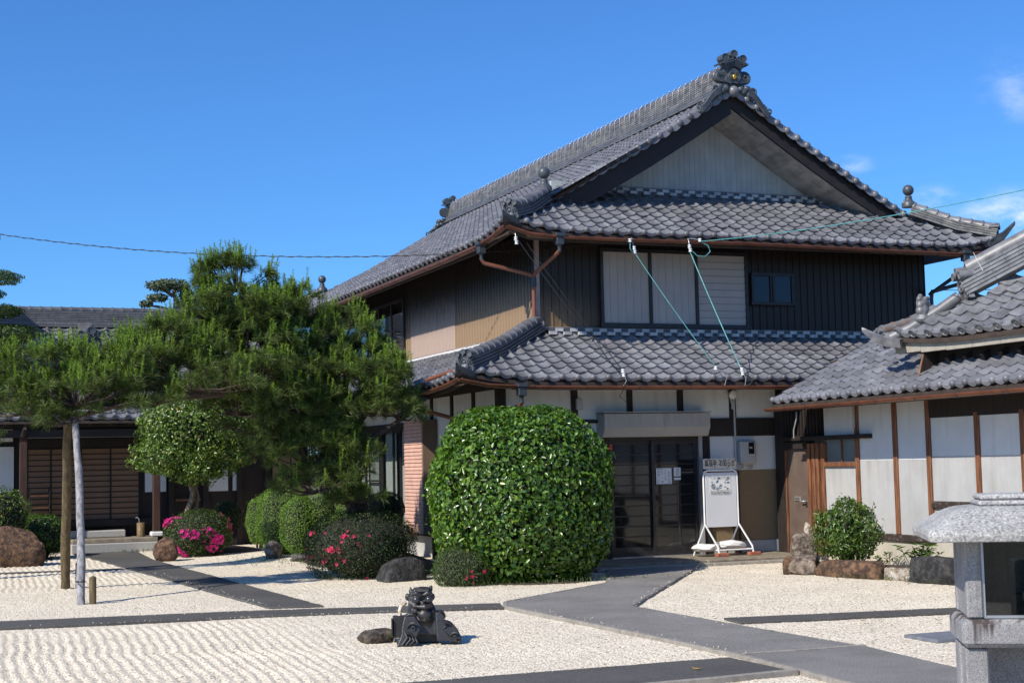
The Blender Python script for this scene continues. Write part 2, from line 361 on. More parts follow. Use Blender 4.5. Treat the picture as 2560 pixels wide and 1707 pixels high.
class MB:
    """Collects faces in world metres, then links them as one mesh object."""
    def __init__(s): s.v = []; s.f = []; s.sm = []; s.mi = []; s.cur = 0
    def add(s, verts, faces, smooth=False, M=None):
        k = len(s.v)
        s.v += [tuple(M @ Vector(p)) if M is not None else tuple(p) for p in verts]
        for f in faces: s.f.append(tuple(i + k for i in f)); s.sm.append(smooth); s.mi.append(s.cur)
        return s
    def box(s, x0, x1, y0, y1, z0, z1, M=None):
        if x0 > x1: x0, x1 = x1, x0
        if y0 > y1: y0, y1 = y1, y0
        if z0 > z1: z0, z1 = z1, z0
        return s.add([(x0, y0, z0), (x1, y0, z0), (x1, y1, z0), (x0, y1, z0), (x0, y0, z1), (x1, y0, z1), (x1, y1, z1), (x0, y1, z1)],
                     [(0, 3, 2, 1), (4, 5, 6, 7), (0, 1, 5, 4), (1, 2, 6, 5), (2, 3, 7, 6), (3, 0, 4, 7)], False, M)
    def quad(s, a, b, c, d): return s.add([a, b, c, d], [(0, 1, 2, 3)])
    def prism(s, poly, z0, z1, M=None):
        n = len(poly)
        v = [(p[0], p[1], z0) for p in poly] + [(p[0], p[1], z1) for p in poly]
        f = [tuple(range(n))[::-1], tuple(range(n, 2 * n))] + [(i, (i + 1) % n, n + (i + 1) % n, n + i) for i in range(n)]
        return s.add(v, f, False, M)
    def tube(s, path, r, n=8, cap=True, M=None):
        path = [Vector(p) for p in path]; m = len(path)
        rr = r if isinstance(r, (list, tuple)) else [r] * m
        vs, fs = [], []
        ref = None
        for i, p in enumerate(path):
            t = (path[min(i + 1, m - 1)] - path[max(i - 1, 0)])
            t = t.normalized() if t.length > 1e-9 else Vector((0, 0, 1))
            if ref is None:  # solid dark ball added inside the foliage to block light
                ref = Vector((0, 0, 1)) if abs(t.z) < 0.9 else Vector((1, 0, 0))
            a = (ref - t * ref.dot(t)); a = a.normalized() if a.length > 1e-6 else t.orthogonal().normalized()
            ref = a; b = t.cross(a)
            for k in range(n):
                w = 2 * math.pi * k / n
                vs.append(p + (a * math.cos(w) + b * math.sin(w)) * rr[i])
        for i in range(m - 1):
            for k in range(n):
                fs.append((i * n + k, i * n + (k + 1) % n, (i + 1) * n + (k + 1) % n, (i + 1) * n + k))
        s.add(vs, fs, True, M)
        if cap:
            s.add(vs[:n], [tuple(range(n))[::-1]], False, M); s.add(vs[-n:], [tuple(range(n))], False, M)
        return s
    def sweep(s, prof, path, up=Vector((0, 0, 1)), smooth=True, M=None):
        """prof: (sideways, up) points swept along path; side = right of the way."""
        path = [Vector(p) for p in path]; m = len(path); n = len(prof); vs, fs = [], []
        for i, p in enumerate(path):
            t = (path[min(i + 1, m - 1)] - path[max(i - 1, 0)]).normalized()
            side = t.cross(up).normalized(); u = side.cross(t)
            vs += [p + side * a + u * b for a, b in prof]
        for i in range(m - 1):
            for k in range(n - 1):
                fs.append((i * n + k, i * n + k + 1, (i + 1) * n + k + 1, (i + 1) * n + k))
        return s.add(vs, fs, smooth, M)
    def lathe(s, prof, n=16, M=None, smooth=True):
        vs, fs = [], []
        for r_, z in prof:
            for k in range(n):
                w = 2 * math.pi * k / n; vs.append((r_ * math.cos(w), r_ * math.sin(w), z))
        for i in range(len(prof) - 1):
            for k in range(n):
                fs.append((i * n + k, i * n + (k + 1) % n, (i + 1) * n + (k + 1) % n, (i + 1) * n + k))
        s.add(vs, fs, smooth, M)
        if prof[0][0] > 1e-4: s.add(vs[:n], [tuple(range(n))[::-1]], False, M)
        if prof[-1][0] > 1e-4: s.add(vs[-n:], [tuple(range(n))], False, M)
        return s
    def ball(s, c, r, n=12, M=None, sc=(1, 1, 1)):
        m = n // 2
        prof = [(r * math.sin(math.pi * i / m) + (1e-5 if i in (0, m) else 0), -r * math.cos(math.pi * i / m)) for i in range(m + 1)]
        T = Matrix.Translation(c) @ Matrix.Diagonal((sc[0], sc[1], sc[2], 1))
        return s.lathe(prof, n, (M @ T) if M is not None else T)
    def mesh(s, name, off=Vector((0, 0, 0))):
        me = bpy.data.meshes.new(name)
        me.from_pydata([(x - off[0], y - off[1], z - off[2]) for x, y, z in s.v], [], s.f)
        me.polygons.foreach_set("use_smooth", s.sm)
        me.polygons.foreach_set("material_index", s.mi)
        me.update()
        return me
    def build(s, name, material, parent=None, kind=None, label=None, bevel=0.0):
        me = s.mesh(name, base_of(parent))
        mats = material if isinstance(material, (list, tuple)) else [material]
        for q in mats: me.materials.append(q)
        o = link(name, me, None, parent, None, kind, label)
        if bevel:
            b = o.modifiers.new("edge", "BEVEL"); b.width = bevel; b.segments = 1; b.limit_method = "ANGLE"; b.angle_limit = R(40)
        return o

def np_mesh(name, V, F, smooth=False):
    V = np.asarray(V, dtype=np.float32).reshape(-1, 3); F = np.asarray(F, dtype=np.int32)
    me = bpy.data.meshes.new(name)
    k = F.shape[1]
    me.vertices.add(len(V)); me.vertices.foreach_set("co", V.ravel())
    me.loops.add(F.size); me.loops.foreach_set("vertex_index", F.ravel())
    me.polygons.add(len(F)); me.polygons.foreach_set("loop_start", np.arange(0, F.size, k, dtype=np.int32))
    me.polygons.foreach_set("loop_total", np.full(len(F), k, dtype=np.int32))
    if smooth: me.polygons.foreach_set("use_smooth", np.ones(len(F), dtype=bool))
    me.update(calc_edges=True)
    return me

def frame_matrix(p, x, y, z):
    return Matrix(((x[0], y[0], z[0], p[0]), (x[1], y[1], z[1], p[1]), (x[2], y[2], z[2], p[2]), (0, 0, 0, 1)))

def box_part(name, x0, x1, y0, y1, z0, z1, m, parent, bevel=0.0, label=None):
    return MB().box(x0, x1, y0, y1, z0, z1).build(name, m, parent, bevel=bevel, label=label)

_unit = {}
def unit_box(m):
    if m.name not in _unit:
        me = MB().box(-.5, .5, -.5, .5, -.5, .5).mesh("piece_" + m.name); me.materials.append(m); _unit[m.name] = me
    return _unit[m.name]
def piece(name, x0, x1, y0, y1, z0, z1, m, parent, tilt=0.0):
    """One of many alike box pieces sharing one mesh."""
    o = bpy.data.objects.new(name, unit_box(m)); COL.objects.link(o); o.parent = parent
    b = base_of(parent)
    o.location = Vector(((x0 + x1) / 2, (y0 + y1) / 2, (z0 + z1) / 2)) - b
    o.scale = (abs(x1 - x0), abs(y1 - y0), abs(z1 - z0))
    if tilt: o.rotation_euler = (tilt, 0, 0)
    return o
# ------------------------------------------------------------------ the ground
def structure(o): o["kind"] = "structure"; return o
g = MB(); g.quad((-900, -900, -0.08), (900, -900, -0.08), (900, 900, -0.08), (-900, 900, -0.08))
structure(g.build("ground", EARTH))

def gravel_bed():
    xs = np.arange(-15.0, 8.0, 0.021); ys = np.concatenate([np.arange(-26, -12, 0.35), np.arange(-12, 0.3, 0.09), np.arange(0.3, 11.2, 0.16)])
    X, Y = np.meshgrid(xs, ys)
    wob = 0.018 * np.sin(Y * 0.9 + X * 0.6) + 0.012 * np.sin(Y * 2.3 + 1.0) + 0.010 * np.sin(Y * 5.1 + X * 1.3)
    ph = (X - 0.052 * (Y + 5) + wob * 1.2) / 0.106
    fur = 0.5 + 0.5 * np.cos(2 * np.pi * ph)
    fur = fur ** 1.25
    def box(a, lo, hi, e): return np.clip((a - lo) / e, 0, 1) * np.clip((hi - a) / e, 0, 1)
    patch = 0.55 + 0.45 * np.sin(X * 1.7 + Y * 0.9) * np.sin(Y * 1.1 - X * 0.6 + 1)
    m1 = box(X, -15, -4.15, 1.6) * box(Y, -11.1, -5.25, 0.15) * (0.6 + 0.4 * patch)
    m1b = box(X, -5.0, -2.3, 0.6) * box(Y, -11.0, -6.0, 0.2) * 0.22 * patch
    m2 = box(X, -13, -5.2, 0.1) * box(Y, 0.4, 9.0, 0.3) * 0.75
    m3 = box(X, -4.0, -2.4, .3) * box(Y, -3.5, 7.0, .5) * 0.15
    Z = 0.004 + 0.017 * fur * np.maximum.reduce([m1, m1b, m2, m3])
    Z += RNG.normal(0, 0.0018, X.shape) + 0.006 * np.sin(X * 1.3 + 0.5) * np.sin(Y * 0.8)
    # banked up a little against the planting
    Z += 0.10 * np.exp(-(((X + 2.0) / 0.9) ** 2 + ((Y - 6.0) / 1.6) ** 2))
    # footprints of walking: shallow dents
    for _ in range(110):
        cx, cy = RNG.uniform(-9, 3), RNG.uniform(-11, 3)
        a, b_ = np.searchsorted(xs, (cx - .3, cx + .3)); c_, d_ = np.searchsorted(ys, (cy - .5, cy + .5)); w_ = np.exp(-(((X[c_:d_, a:b_] - cx) / 0.10) ** 2 + ((Y[c_:d_, a:b_] - cy) / 0.17) ** 2))
        Z[c_:d_, a:b_] = Z[c_:d_, a:b_] * (1 - .8 * w_) - 0.003 * w_
    V = np.stack([X, Y, Z], -1).reshape(-1, 3)
    ny, nx = X.shape
    i = np.arange(ny - 1)[:, None] * nx + np.arange(nx - 1)[None, :]
    F = np.stack([i, i + 1, i + nx + 1, i + nx], -1).reshape(-1, 4)
    me = np_mesh("gravel", V, F, True)
    o = link("gravel", me, GRAVEL); o["kind"] = "structure"
gravel_bed()

def path(poly, z, m=None):
    out = []; rg = random.Random(len(poly) + int(z * 1e4))
    for (x0, y0), (x1, y1) in zip(poly, poly[1:] + poly[:1]):   # edges worn a little uneven
        n = max(1, int(math.hypot(x1 - x0, y1 - y0) / 0.22))
        for k in range(n): out.append((x0 + (x1 - x0) * k / n + (rg.uniform(-.011, .011) if k else 0), y0 + (y1 - y0) * k / n + (rg.uniform(-.014, .014) if k else 0)))
    poly = out
    structure(MB().prism(poly, -0.05, z).build("path", m or PAVING_DARK, bevel=0.006))
def kerb(pts, w, z):
    b = MB()
    for (x0, y0), (x1, y1) in zip(pts, pts[1:]):
        d = Vector((x1 - x0, y1 - y0)); n = Vector((-d.y, d.x)).normalized() * w / 2
        b.prism([(x0 - n.x, y0 - n.y), (x1 - n.x, y1 - n.y), (x1 + n.x, y1 + n.y), (x0 + n.x, y0 + n.y)], -0.05, z)
    structure(b.build("kerb", KERB, bevel=0.004))
path([(-5.62, 10.35), (-5.38, 7.05), (-4.66, -4.2), (-4.03, -4.35), (-4.45, 6.7), (-4.3, 10.35)], 0.026)
path([(-15, -3.05), (-7.72, -4.05), (-5.03, -4.47), (-2.13, -5.34), (-2.27, -5.84), (-5.02, -5.17), (-7.76, -4.84), (-15, -4.0)], 0.032)
path([(1.55, -0.55), (0.08, -3.57), (-2.05, -5.30), (-2.22, -5.8), (-2.12, -9.5), (-2.1, -10.9), (-0.93, -10.95), (-0.96, -9.74), (-1.0, -6.6), (2.95, -1.1), (2.95, -0.55)], 0.038, PAVING)
path([(-2.1, -10.96), (-0.9, -11.0), (-1.1, -12.6), (-1.6, -20.0), (-2.9, -20.0), (-2.17, -12.02)], 0.036, PAVING)
path([(-0.74, -8.22), (-0.82, -8.71), (1.6, -9.05), (7.5, -9.75), (7.5, -9.3), (1.88, -8.7)], 0.029)
path([(-15, -11.2), (-4.6, -10.97), (-2.26, -10.97), (-2.24, -11.95), (-3.0, -12.02), (-15, -12.3)], 0.030)
path([(-15, 5.9), (-7.27, 4.78), (-5.30, 4.48), (-5.28, 4.27), (-7.27, 4.52), (-15, 5.6)], 0.028)
kerb([(-2.05, -5.30), (-2.25, -5.8), (-2.15, -9.5), (-2.14, -10.93), (-2.2, -12.02), (-2.9, -20)], 0.055, 0.043)
kerb([(-2.1, -10.93), (-0.9, -10.97)], 0.05, 0.047)
kerb([(-15, -12.3), (-3.0, -12.05), (-2.24, -11.98)], 0.06, 0.050)
kerb([(-2.05, -5.29), (0.06, -3.58)], 0.035, 0.0445)

# entrance slab, cracked into bays
MB().box(0.3, 2.98, -1.18, -0.02, -0.05, 0.100).build("entrance_step", CONCRETE, bevel=0.015)["kind"] = "structure"
MB().box(2.995, 4.95, -1.22, -0.02, -0.05, 0.098).build("entrance_step", CONCRETE, bevel=0.015)["kind"] = "structure"
MB().box(1.0, 2.99, -1.36, -1.20, -0.05, 0.062).build("entrance_step", KERB, bevel=0.01)["kind"] = "structure"
MB().box(3.0, 4.6, -1.37, -1.24, -0.05, 0.058).build("entrance_step", KERB, bevel=0.01)["kind"] = "structure"
# planting soil beneath the shrubs
def soil(cx, cy, rx, ry, h):
    b = MB(); n, m = 26, 6; vs, fs = [(cx, cy, h)], []
    for i in range(1, m + 1):
        for k in range(n):
            w = 2 * math.pi * k / n; rr = i / m * (1 + 0.07 * math.sin(3 * w + cx) + 0.05 * math.sin(5 * w))
            vs.append((cx + rx * rr * math.cos(w), cy + ry * rr * math.sin(w), h * (1 - (i / m) ** 2) + random.uniform(-.01, .01) - (0.03 if i == m else 0)))
    for k in range(n): fs.append((0, 1 + k, 1 + (k + 1) % n))
    for i in range(m - 1):
        for k in range(n):
            a = 1 + i * n; fs.append((a + k, a + n + k, a + n + (k + 1) % n, a + (k + 1) % n))
    b.add(vs, fs, True); structure(b.build("planting_bed", SOIL))
soil(-1.30, 3.1, 0.95, 3.3, 0.30)
soil(-0.45, -1.75, 1.25, 1.3, 0.05)
soil(4.2, -4.7, 0.62, 1.6, 0.14)
soil(-3.0, 8.9, 1.2, 1.4, 0.12)
soil(-7.6, 8.4, 1.7, 2.2, 0.15)

# ------------------------------------------------------------------ roof tiles
TW, TE, TL = 0.265, 0.235, 0.30
def tile_h(x):
    h = 0.022 * min(1.0, ((x - 0.185) / 0.08) ** 2) if x > 0.105 else 0.022 * max(0.0, 1 - (0.105 - x) / 0.09)
    if abs(x - 0.052) < 0.056: h += 0.040 * math.cos(math.pi * (x - 0.052) / 0.112) ** 1.5
    return h
_XS = [-0.004, 0.012, 0.026, 0.040, 0.052, 0.064, 0.078, 0.094, 0.125, 0.16, 0.20, 0.235, 0.268]
def tile_mesh(kind):
    b = MB(); n = len(_XS)
    raise_ = 0.035; th = 0.027 if kind == "plain" else 0.045
    top = [(x, 0.0, tile_h(x) + raise_) for x in _XS] + [(x, TL, tile_h(x) + 0.001) for x in _XS]
    b.add(top, [(k, k + 1, n + k + 1, n + k) for k in range(n - 1)], True)
    fr = [(x, 0.0, tile_h(x) + raise_) for x in _XS] + [(x, 0.006 if kind == "plain" else -0.004, tile_h(x) + raise_ - th - (0.012 * math.sin(math.pi * max(0, x - .1) / .165) if kind != "plain" and x > .1 else 0)) for x in _XS]
    b.add(fr, [(n + k, n + k + 1, k + 1, k) for k in range(n - 1)], False)
    if kind != "plain":
        un = [fr[n + k] for k in range(n)] + [(x, 0.12, 0.0) for x in _XS]
        b.add(un, [(n + k, n + k + 1, k + 1, k) for k in range(n - 1)], False)
        M = Matrix.Translation((0.052, 0.0, 0.052)) @ Matrix.Rotation(R(90), 4, "X")
        if kind == "eave":
            b.lathe([(0.047, -0.03), (0.049, 0.008), (0.043, 0.024), (0.028, 0.034), (0.0005, 0.038)], 12, M)
        else:
            b.lathe([(0.055, -0.05), (0.055, 0.016), (0.043, 0.016), (0.040, 0.006), (0.014, 0.006), (0.010, 0.012), (0.0005, 0.013)], 14, M, False)
    return b
TILE_MB = {k: tile_mesh(k) for k in ("plain", "eave", "crest")}
_tm = {}
def shared_tile(kind, m):
    if (kind, m.name) not in _tm:
        me = TILE_MB[kind].mesh("roof_tile_" + kind); me.materials.append(m); _tm[(kind, m.name)] = me
    return _tm[(kind, m.name)]

class Roof:
    """A tiled slope. O: lower end of the tile bed at s=0; E along the eave, N up the slope (plan)."""
    def __init__(s, part, O, E, N, slope, material, inside, lift, length, depth, kinds=("plain", "eave"), tw=TW, jitter=0.0030, sag=0.0):
        s.part, s.O, s.E, s.N, s.m, s.mat = part, Vector(O), Vector(E), Vector(N), slope, material
        s.inside, s.lift, s.len, s.dep, s.kinds, s.tw, s.jit, s.sag = inside, lift, length, depth, kinds, tw, jitter, sag
        s.tiles = []
        ct = 1 / math.sqrt(1 + slope * slope); s.ce = TE * ct
        for j in range(int(depth / s.ce) + 1):
            for i in range(int(length / tw) + 1):
                sc, tc = (i + 0.5) * tw, (j + 0.5) * s.ce
                if inside(sc, tc): s.tiles.append((s.matrix(i * tw, j * s.ce), s.kinds[1] if j == 0 else s.kinds[0]))
    def pt(s, a, t, up=0.0):
        return s.O + s.E * a + s.N * t + Vector((0, 0, s.m * t - s.sag * 4 * (t / s.dep) * (1 - t / s.dep) + s.lift(a, t) + up))
    def matrix(s, a, t):
        p = s.pt(a, t); e = (s.pt(a + s.tw, t) - p).normalized(); u = s.pt(a, t + s.ce) - p
        u = (u - e * u.dot(e)).normalized(); n = e.cross(u)
        rz = random.gauss(0, 0.010); e2 = (e + n * rz + u * random.gauss(0, 0.010)).normalized(); u2 = n.cross(e2); u2.normalize(); n = e2.cross(u2)
        k = s.tw / TW
        return frame_matrix(p + n * random.gauss(0, s.jit), e2 * k, u2, n * (0.5 + 0.5 * k) if abs(k - 1) > .01 else n)
    def deck(s, name, m, tmax, tmin=lambda a: 0.0, ds=0.3, drop=0.035, thick=0.05, under=None):
        b = MB(); n = max(2, int(s.len / ds)); k = 8; vs = []
        for i in range(n + 1):
            a = s.len * i / n
            t0, t1 = tmin(a), max(tmin(a), tmax(a))
            for j in range(k + 1): vs.append(s.pt(a, t0 + (t1 - t0) * j / k, -drop))
        f = [(i * (k + 1) + j, (i + 1) * (k + 1) + j, (i + 1) * (k + 1) + j + 1, i * (k + 1) + j + 1) for i in range(n) for j in range(k)]
        lo = [v - Vector((0, 0, thick)) for v in vs]
        b.add(vs, f, True); b.add(lo, [q[::-1] for q in f], True)
        b.add([vs[i * (k + 1)] for i in range(n + 1)] + [lo[i * (k + 1)] for i in range(n + 1)], [(n + 1 + i, n + 2 + i, i + 1, i) for i in range(n)], False)
        return b.build(name, m, s.part)

def lay_tiles(roofs, limit, view=True):
    """The LIMIT tiles that show largest become parts; the rest of each slope is one joined field."""
    rank = []
    F_ = Vector((0.370172, 0.925495, 0.080199)); U_ = _Y; X_ = _X
    for q, r in enumerate(roofs):
        for k, (M, kind) in enumerate(r.tiles):
            p = M.translation; d = p - CAM; z = d.dot(F_)
            nrm = Vector((M[0][2], M[1][2], M[2][2])); face = -(d.normalized().dot(nrm)) + (0.25 if kind != "plain" else 0)
            inside = abs(d.dot(X_) / z) < 0.345 and abs(d.dot(U_) / z) < 0.232
            bias = getattr(r, "bias", 0.0)
            rank.append(((face / (z * z) if inside else face / (z * z) * 0.01) + bias, q, k))
    rank.sort(reverse=True)
    single = {(q, k) for _s, q, k in rank[:limit]}
    for q, r in enumerate(roofs):
        rest = []
        for k, (M, kind) in enumerate(r.tiles):
            if (q, k) in single:
                link("eave_tile" if kind != "plain" else "roof_tile", shared_tile(kind, r.mat), None, r.part, M)
            else: rest.append((M, kind))
        if rest:
            V, F3, F4, sm3 = [], [], [], []
            base = base_of(r.part); k0 = 0; Vs, Fs = [], []
            for kind in set(x[1] for x in rest):
                t = TILE_MB[kind]; tv = np.array(t.v)
                fq = [f for f in t.f if len(f) == 4]; ft = [(f[0], f[i], f[i + 1], f[i + 1]) for f in t.f if len(f) > 4 for i in range(1, len(f) - 1)]
                fa = np.array(fq)
                for M, kk in rest:
                    if kk != kind: continue
                    A = np.array(M)[:3, :3]; tr = np.array(M)[:3, 3] - np.array(base)
                    Vs.append(tv @ A.T + tr); Fs.append(fa + k0); k0 += len(tv)
            me = np_mesh("tile_field", np.concatenate(Vs), np.concatenate(Fs), True)
            me.materials.append(r.mat)
            # smooth only along the roll, crisp at the edge (islands are separate there)
            link("tile_field", me, None, r.part, Matrix.Translation(base), "stuff")

def corner_lift(s0, s1, h, d0, fade):
    def f(a, t):
        d = min(a - s0, s1 - a); d = max(d - t, 0) if d > 0 else 0
        return h * max(0.0, 1 - d / d0) ** 2 * max(0.0, 1 - t / fade)
    return f

CAP = MB()
_n = 9; _vs = []
for _y, _r in ((0.0, 0.088), (0.025, 0.092), (0.05, 0.080), (0.24, 0.076)):
    for _k in range(_n): _vs.append((_r * math.cos(math.pi * _k / (_n - 1)), _y, _r * 0.85 * math.sin(math.pi * _k / (_n - 1))))
CAP.add(_vs, [(i * _n + k + 1, i * _n + k, (i + 1) * _n + k, (i + 1) * _n + k + 1) for i in range(3) for k in range(_n - 1)], True)
CAP.add(_vs[:_n], [tuple(range(_n))], False)
_cap = {}
def cap_mesh(m):
    if m.name not in _cap:
        me = CAP.mesh("cap_tile"); me.materials.append(m); _cap[m.name] = me
    return _cap[m.name]

def along(p, q):
    """A frame: y from p to q, z up-ish."""
    y = (q - p).normalized(); x = y.cross(Vector((0, 0, 1))).normalized(); z = x.cross(y)
    return x, y, z

def ridge_caps(parent, pts, m, w=1.0, step=0.215):
    """Round cap tiles laid along a polyline, lower ends first."""
    P = [Vector(p) for p in pts]; L = [0]
    for a, b_ in zip(P, P[1:]): L.append(L[-1] + (b_ - a).length)
    d = 0.0
    while d < L[-1] - 0.05:
        i = max(k for k in range(len(L) - 1) if L[k] <= d); f = (d - L[i]) / (L[i + 1] - L[i])
        p = P[i].lerp(P[i + 1], f); x, y, z = along(P[i], P[i + 1])
        link("cap_tile", cap_mesh(m), None, parent, frame_matrix(p, x * w, y, z * w))
        d += step

def noshi(parent, pts, layers, w0, w1, h, m, name="ridge_course", length=0.30, gap=0.004):
    """Stacked flat ridge tiles, jointed, along a polyline: one joined part (each only a few pixels tall)."""
    b = MB(); P = [Vector(p) for p in pts]
    for i, (a, c) in enumerate(zip(P, P[1:])):
        x, y, z = along(a, c); n = max(1, int(round((c - a).length / length))); L = (c - a).length / n
        for k in range(layers):
            w = w0 + (w1 - w0) * k / max(1, layers - 1); sh = (0.5 if k % 2 else 0.0)
            for q in range(n + 1):
                s0, s1 = max(0, (q - sh) * L + gap / 2), min(n * L, (q + 1 - sh) * L - gap / 2)
                if s1 - s0 < 0.02: continue
                M = frame_matrix(a + y * s0 + z * (k * h), x, y, z)
                jw = random.uniform(-.004, .004)
                b.box(-w / 2 - jw, w / 2 + jw, 0, s1 - s0, 0.0, h * 0.72, M)
                b.box(-w / 2 + 0.03, w / 2 - 0.03, 0, s1 - s0, h * 0.72, h, M)
    return b.build(name, m, parent, kind="stuff")

def scroll(b, c, x, y, r, turns=1.4, th=0.022, depth=0.07, nrm=None, start=0.0, flip=1):
    """A spiral ridge of clay lying in the plane of x, y."""
    pts = []
    n = 26
    for i in range(n + 1):
        f = i / n; w = start + flip * turns * 2 * math.pi * f; rr = r * (1 - 0.78 * f)
        pts.append(Vector(c) + Vector(x) * (rr * math.cos(w)) + Vector(y) * (rr * math.sin(w)))
    b.tube(pts, [th * (1 - 0.45 * i / n) for i in range(n + 1)], 7)

def end_ornament(parent, p, face, scale=1.0, m=ORNAMENT, rolls=3, name="end_ornament", crest=None, tilt=0.0):
    """Ridge-end tile: a shield with shoulders, curls and round roll ends; FACE is the way it looks (plan)."""
    y = Vector((face[0], face[1], 0)).normalized(); x = Vector((0, 0, 1)).cross(y) * -1; z = Vector((0, 0, 1))
    z = (z + y * tilt).normalized(); y = z.cross(x) * -1 if z.cross(x).dot(y) < 0 else z.cross(x)
    S = scale; T = frame_matrix(Vector(p), x * S, y * S, z * S)
    b = MB()
    sh = [(-.26, 0), (-.22, .08), (-.15, .13), (-.17, .24), (-.13, .33), (0, .37), (.13, .33), (.17, .24), (.15, .13), (.22, .08), (.26, 0), (.12, -.03), (0, .0), (-.12, -.03)]
    n = len(sh)
    v = [(a, -0.07, c) for a, c in sh] + [(a * .93, 0.03, c * .97 + .003) for a, c in sh]
    b.add(v, [tuple(range(n)), tuple(range(2 * n - 1, n - 1, -1))] + [((i + 1) % n, i, n + i, n + (i + 1) % n) for i in range(n)], False, T)
    # raised border, inner ring, curls at the feet
    ring = [T @ Vector((0.085 * math.cos(w), 0.04, 0.19 + 0.085 * math.sin(w))) for w in np.linspace(0, 2 * math.pi, 17)]
    b.tube(ring, 0.016 * S, 6, False)
    b.ball((0, 0.035, 0.19), 0.045, 10, T, (1, .5, 1))
    for sgn in (-1, 1):
        scroll(b, T @ Vector((sgn * .19, 0.035, .045)), T.to_3x3() @ Vector((sgn, 0, 0)), T.to_3x3() @ Vector((0, 0, 1)), .075, 1.3, .014 * S, start=2.2)
        b.tube([T @ Vector((sgn * .02, .04, .345)), T @ Vector((sgn * .09, .045, .30)), T @ Vector((sgn * .125, .045, .22)), T @ Vector((sgn * .10, .045, .12))], 0.013 * S, 6)
    b.build(name, m, parent)
    rb = MB()
    spots = [(-.155, .365), (0, .43), (.155, .365)] if rolls == 3 else [(0, .40)]
    for a, c in spots:
        Mx = T @ Matrix.Translation((a, 0.10, c)) @ Matrix.Rotation(R(90), 4, "X")
        q = MB(); q.lathe([(0.066, 0.30), (0.066, 0.0), (0.052, -0.0), (0.050, 0.010), (0.001, 0.012)], 14, Mx, False)
        q.build("roll_end", m, parent)
    if crest is not None:
        MB().ball((0, 0.06, 0.19), 0.04, 10, T, (1, .5, 1.15)).build("crest", crest, parent)

def hip_ridge(parent, p, q, m_cap, m_side, face, layers=4, w=0.26, h=0.045, lift=0.04, orn=0.62, ball=True, sag=0.06):
    """A corner ridge from eave corner p up to q: flat courses, round caps, an end ornament and a ball finial."""
    p, q = Vector(p), Vector(q); mid = p.lerp(q, 0.45) - Vector((0, 0, sag)); pts = [p, mid, q]
    up = Vector((0, 0, lift))
    noshi(parent, [a + up for a in pts], layers, w * 1.15, w * 0.85, h, m_side, "hip_course", 0.27)
    top = [a + up + Vector((0, 0, layers * h + 0.0)) for a in pts]
    ridge_caps(parent, top, m_cap, 1.35)
    d = (p - q); d.z = 0; d.normalize()
    end_ornament(parent, p + d * 0.02 + Vector((0, 0, 0.02)), face, orn, ORNAMENT)
    if ball:
        fb = MB(); T = Matrix.Translation(q + Vector((0, 0, lift + layers * h + 0.03)))
        fb.lathe([(0.13, -0.06), (0.135, 0.02), (0.085, 0.06), (0.06, 0.11), (0.072, 0.13), (0.06, 0.15), (0.035, 0.17)], 16, T)
        fb.ball((0, 0, 0.265), 0.105, 18, T)
        fb.build("ball_finial", ORNAMENT, parent)

def gutter(parent, pts, m=COPPER, r=0.055, hooks=True, hook_every=0.9):
    n = 8
    prof = [(r * math.cos(math.pi + math.pi * k / n), r * math.sin(math.pi + math.pi * k / n) ) for k in range(n + 1)]
    prof2 = [(a * .9, b_ * .9) for a, b_ in prof[::-1]]
    b = MB(); b.sweep(prof + prof2 + [prof[0]], pts); g_ = b.build("gutter", m, parent)
    if hooks:
        P = [Vector(p) for p in pts]
        hk = MB(); d = 0.3
        for a, c in zip(P, P[1:]):
            L = (c - a).length; t = (c - a).normalized(); side = t.cross(Vector((0, 0, 1))).normalized()
            while d < L:
                p = a + t * d
                hk.tube([p + side * (r * 1.02) + Vector((0, 0, .005)), p + side * (r * .8) - Vector((0, 0, r * .75)), p - Vector((0, 0, r * 1.06)), p - side * r * .8 - Vector((0, 0, r * .75)), p - side * (r + .02) + Vector((0, 0, .02))], 0.006, 5)
                d += hook_every
            d -= L
        hk.build("gutter_bracket", PIPE_DARK, parent, kind="stuff")
    return g_

def fascia(parent, pts, h=0.13, m=SOFFIT, w=0.03):
    """Board closing the rafter ends behind a gutter; pts run along its top edge."""
    MB().sweep([(-w / 2, 0), (w / 2, 0), (w / 2, -h), (-w / 2, -h), (-w / 2, 0)], pts, smooth=False).build("fascia_board", m, parent)

def plaster_row(parent, x0, x1, y, z, pitch=0.27, pieces=True):
    """Two staggered rows of pale flat-tile ends above the top course, against the wall, and the dark bed behind them."""
    box_part("wall_course", x0, x1, y - 0.10, y + 0.02, z - 0.10, z + 0.150, TILE_DARK, parent)
    for row in (0, 1):
        x = x0 + (pitch / 2 if row else 0.0); yy = y - 0.165 + row * 0.045; zz = z + 0.022 + row * 0.060
        while x + pitch / 2 < x1:
            piece("course_tile", x, x + pitch * 0.5, yy, yy + 0.12, zz, zz + 0.055, PLASTER_CAP, parent, random.uniform(-.05, .03))
            x += pitch
# ------------------------------------------------------------------ the big two-storey house
HOUSE = thing("temple_house", "large two-storey house with brown siding upstairs and a tall grey hip-and-gable tiled roof", "house", (5.0, 6.0, 0.0))

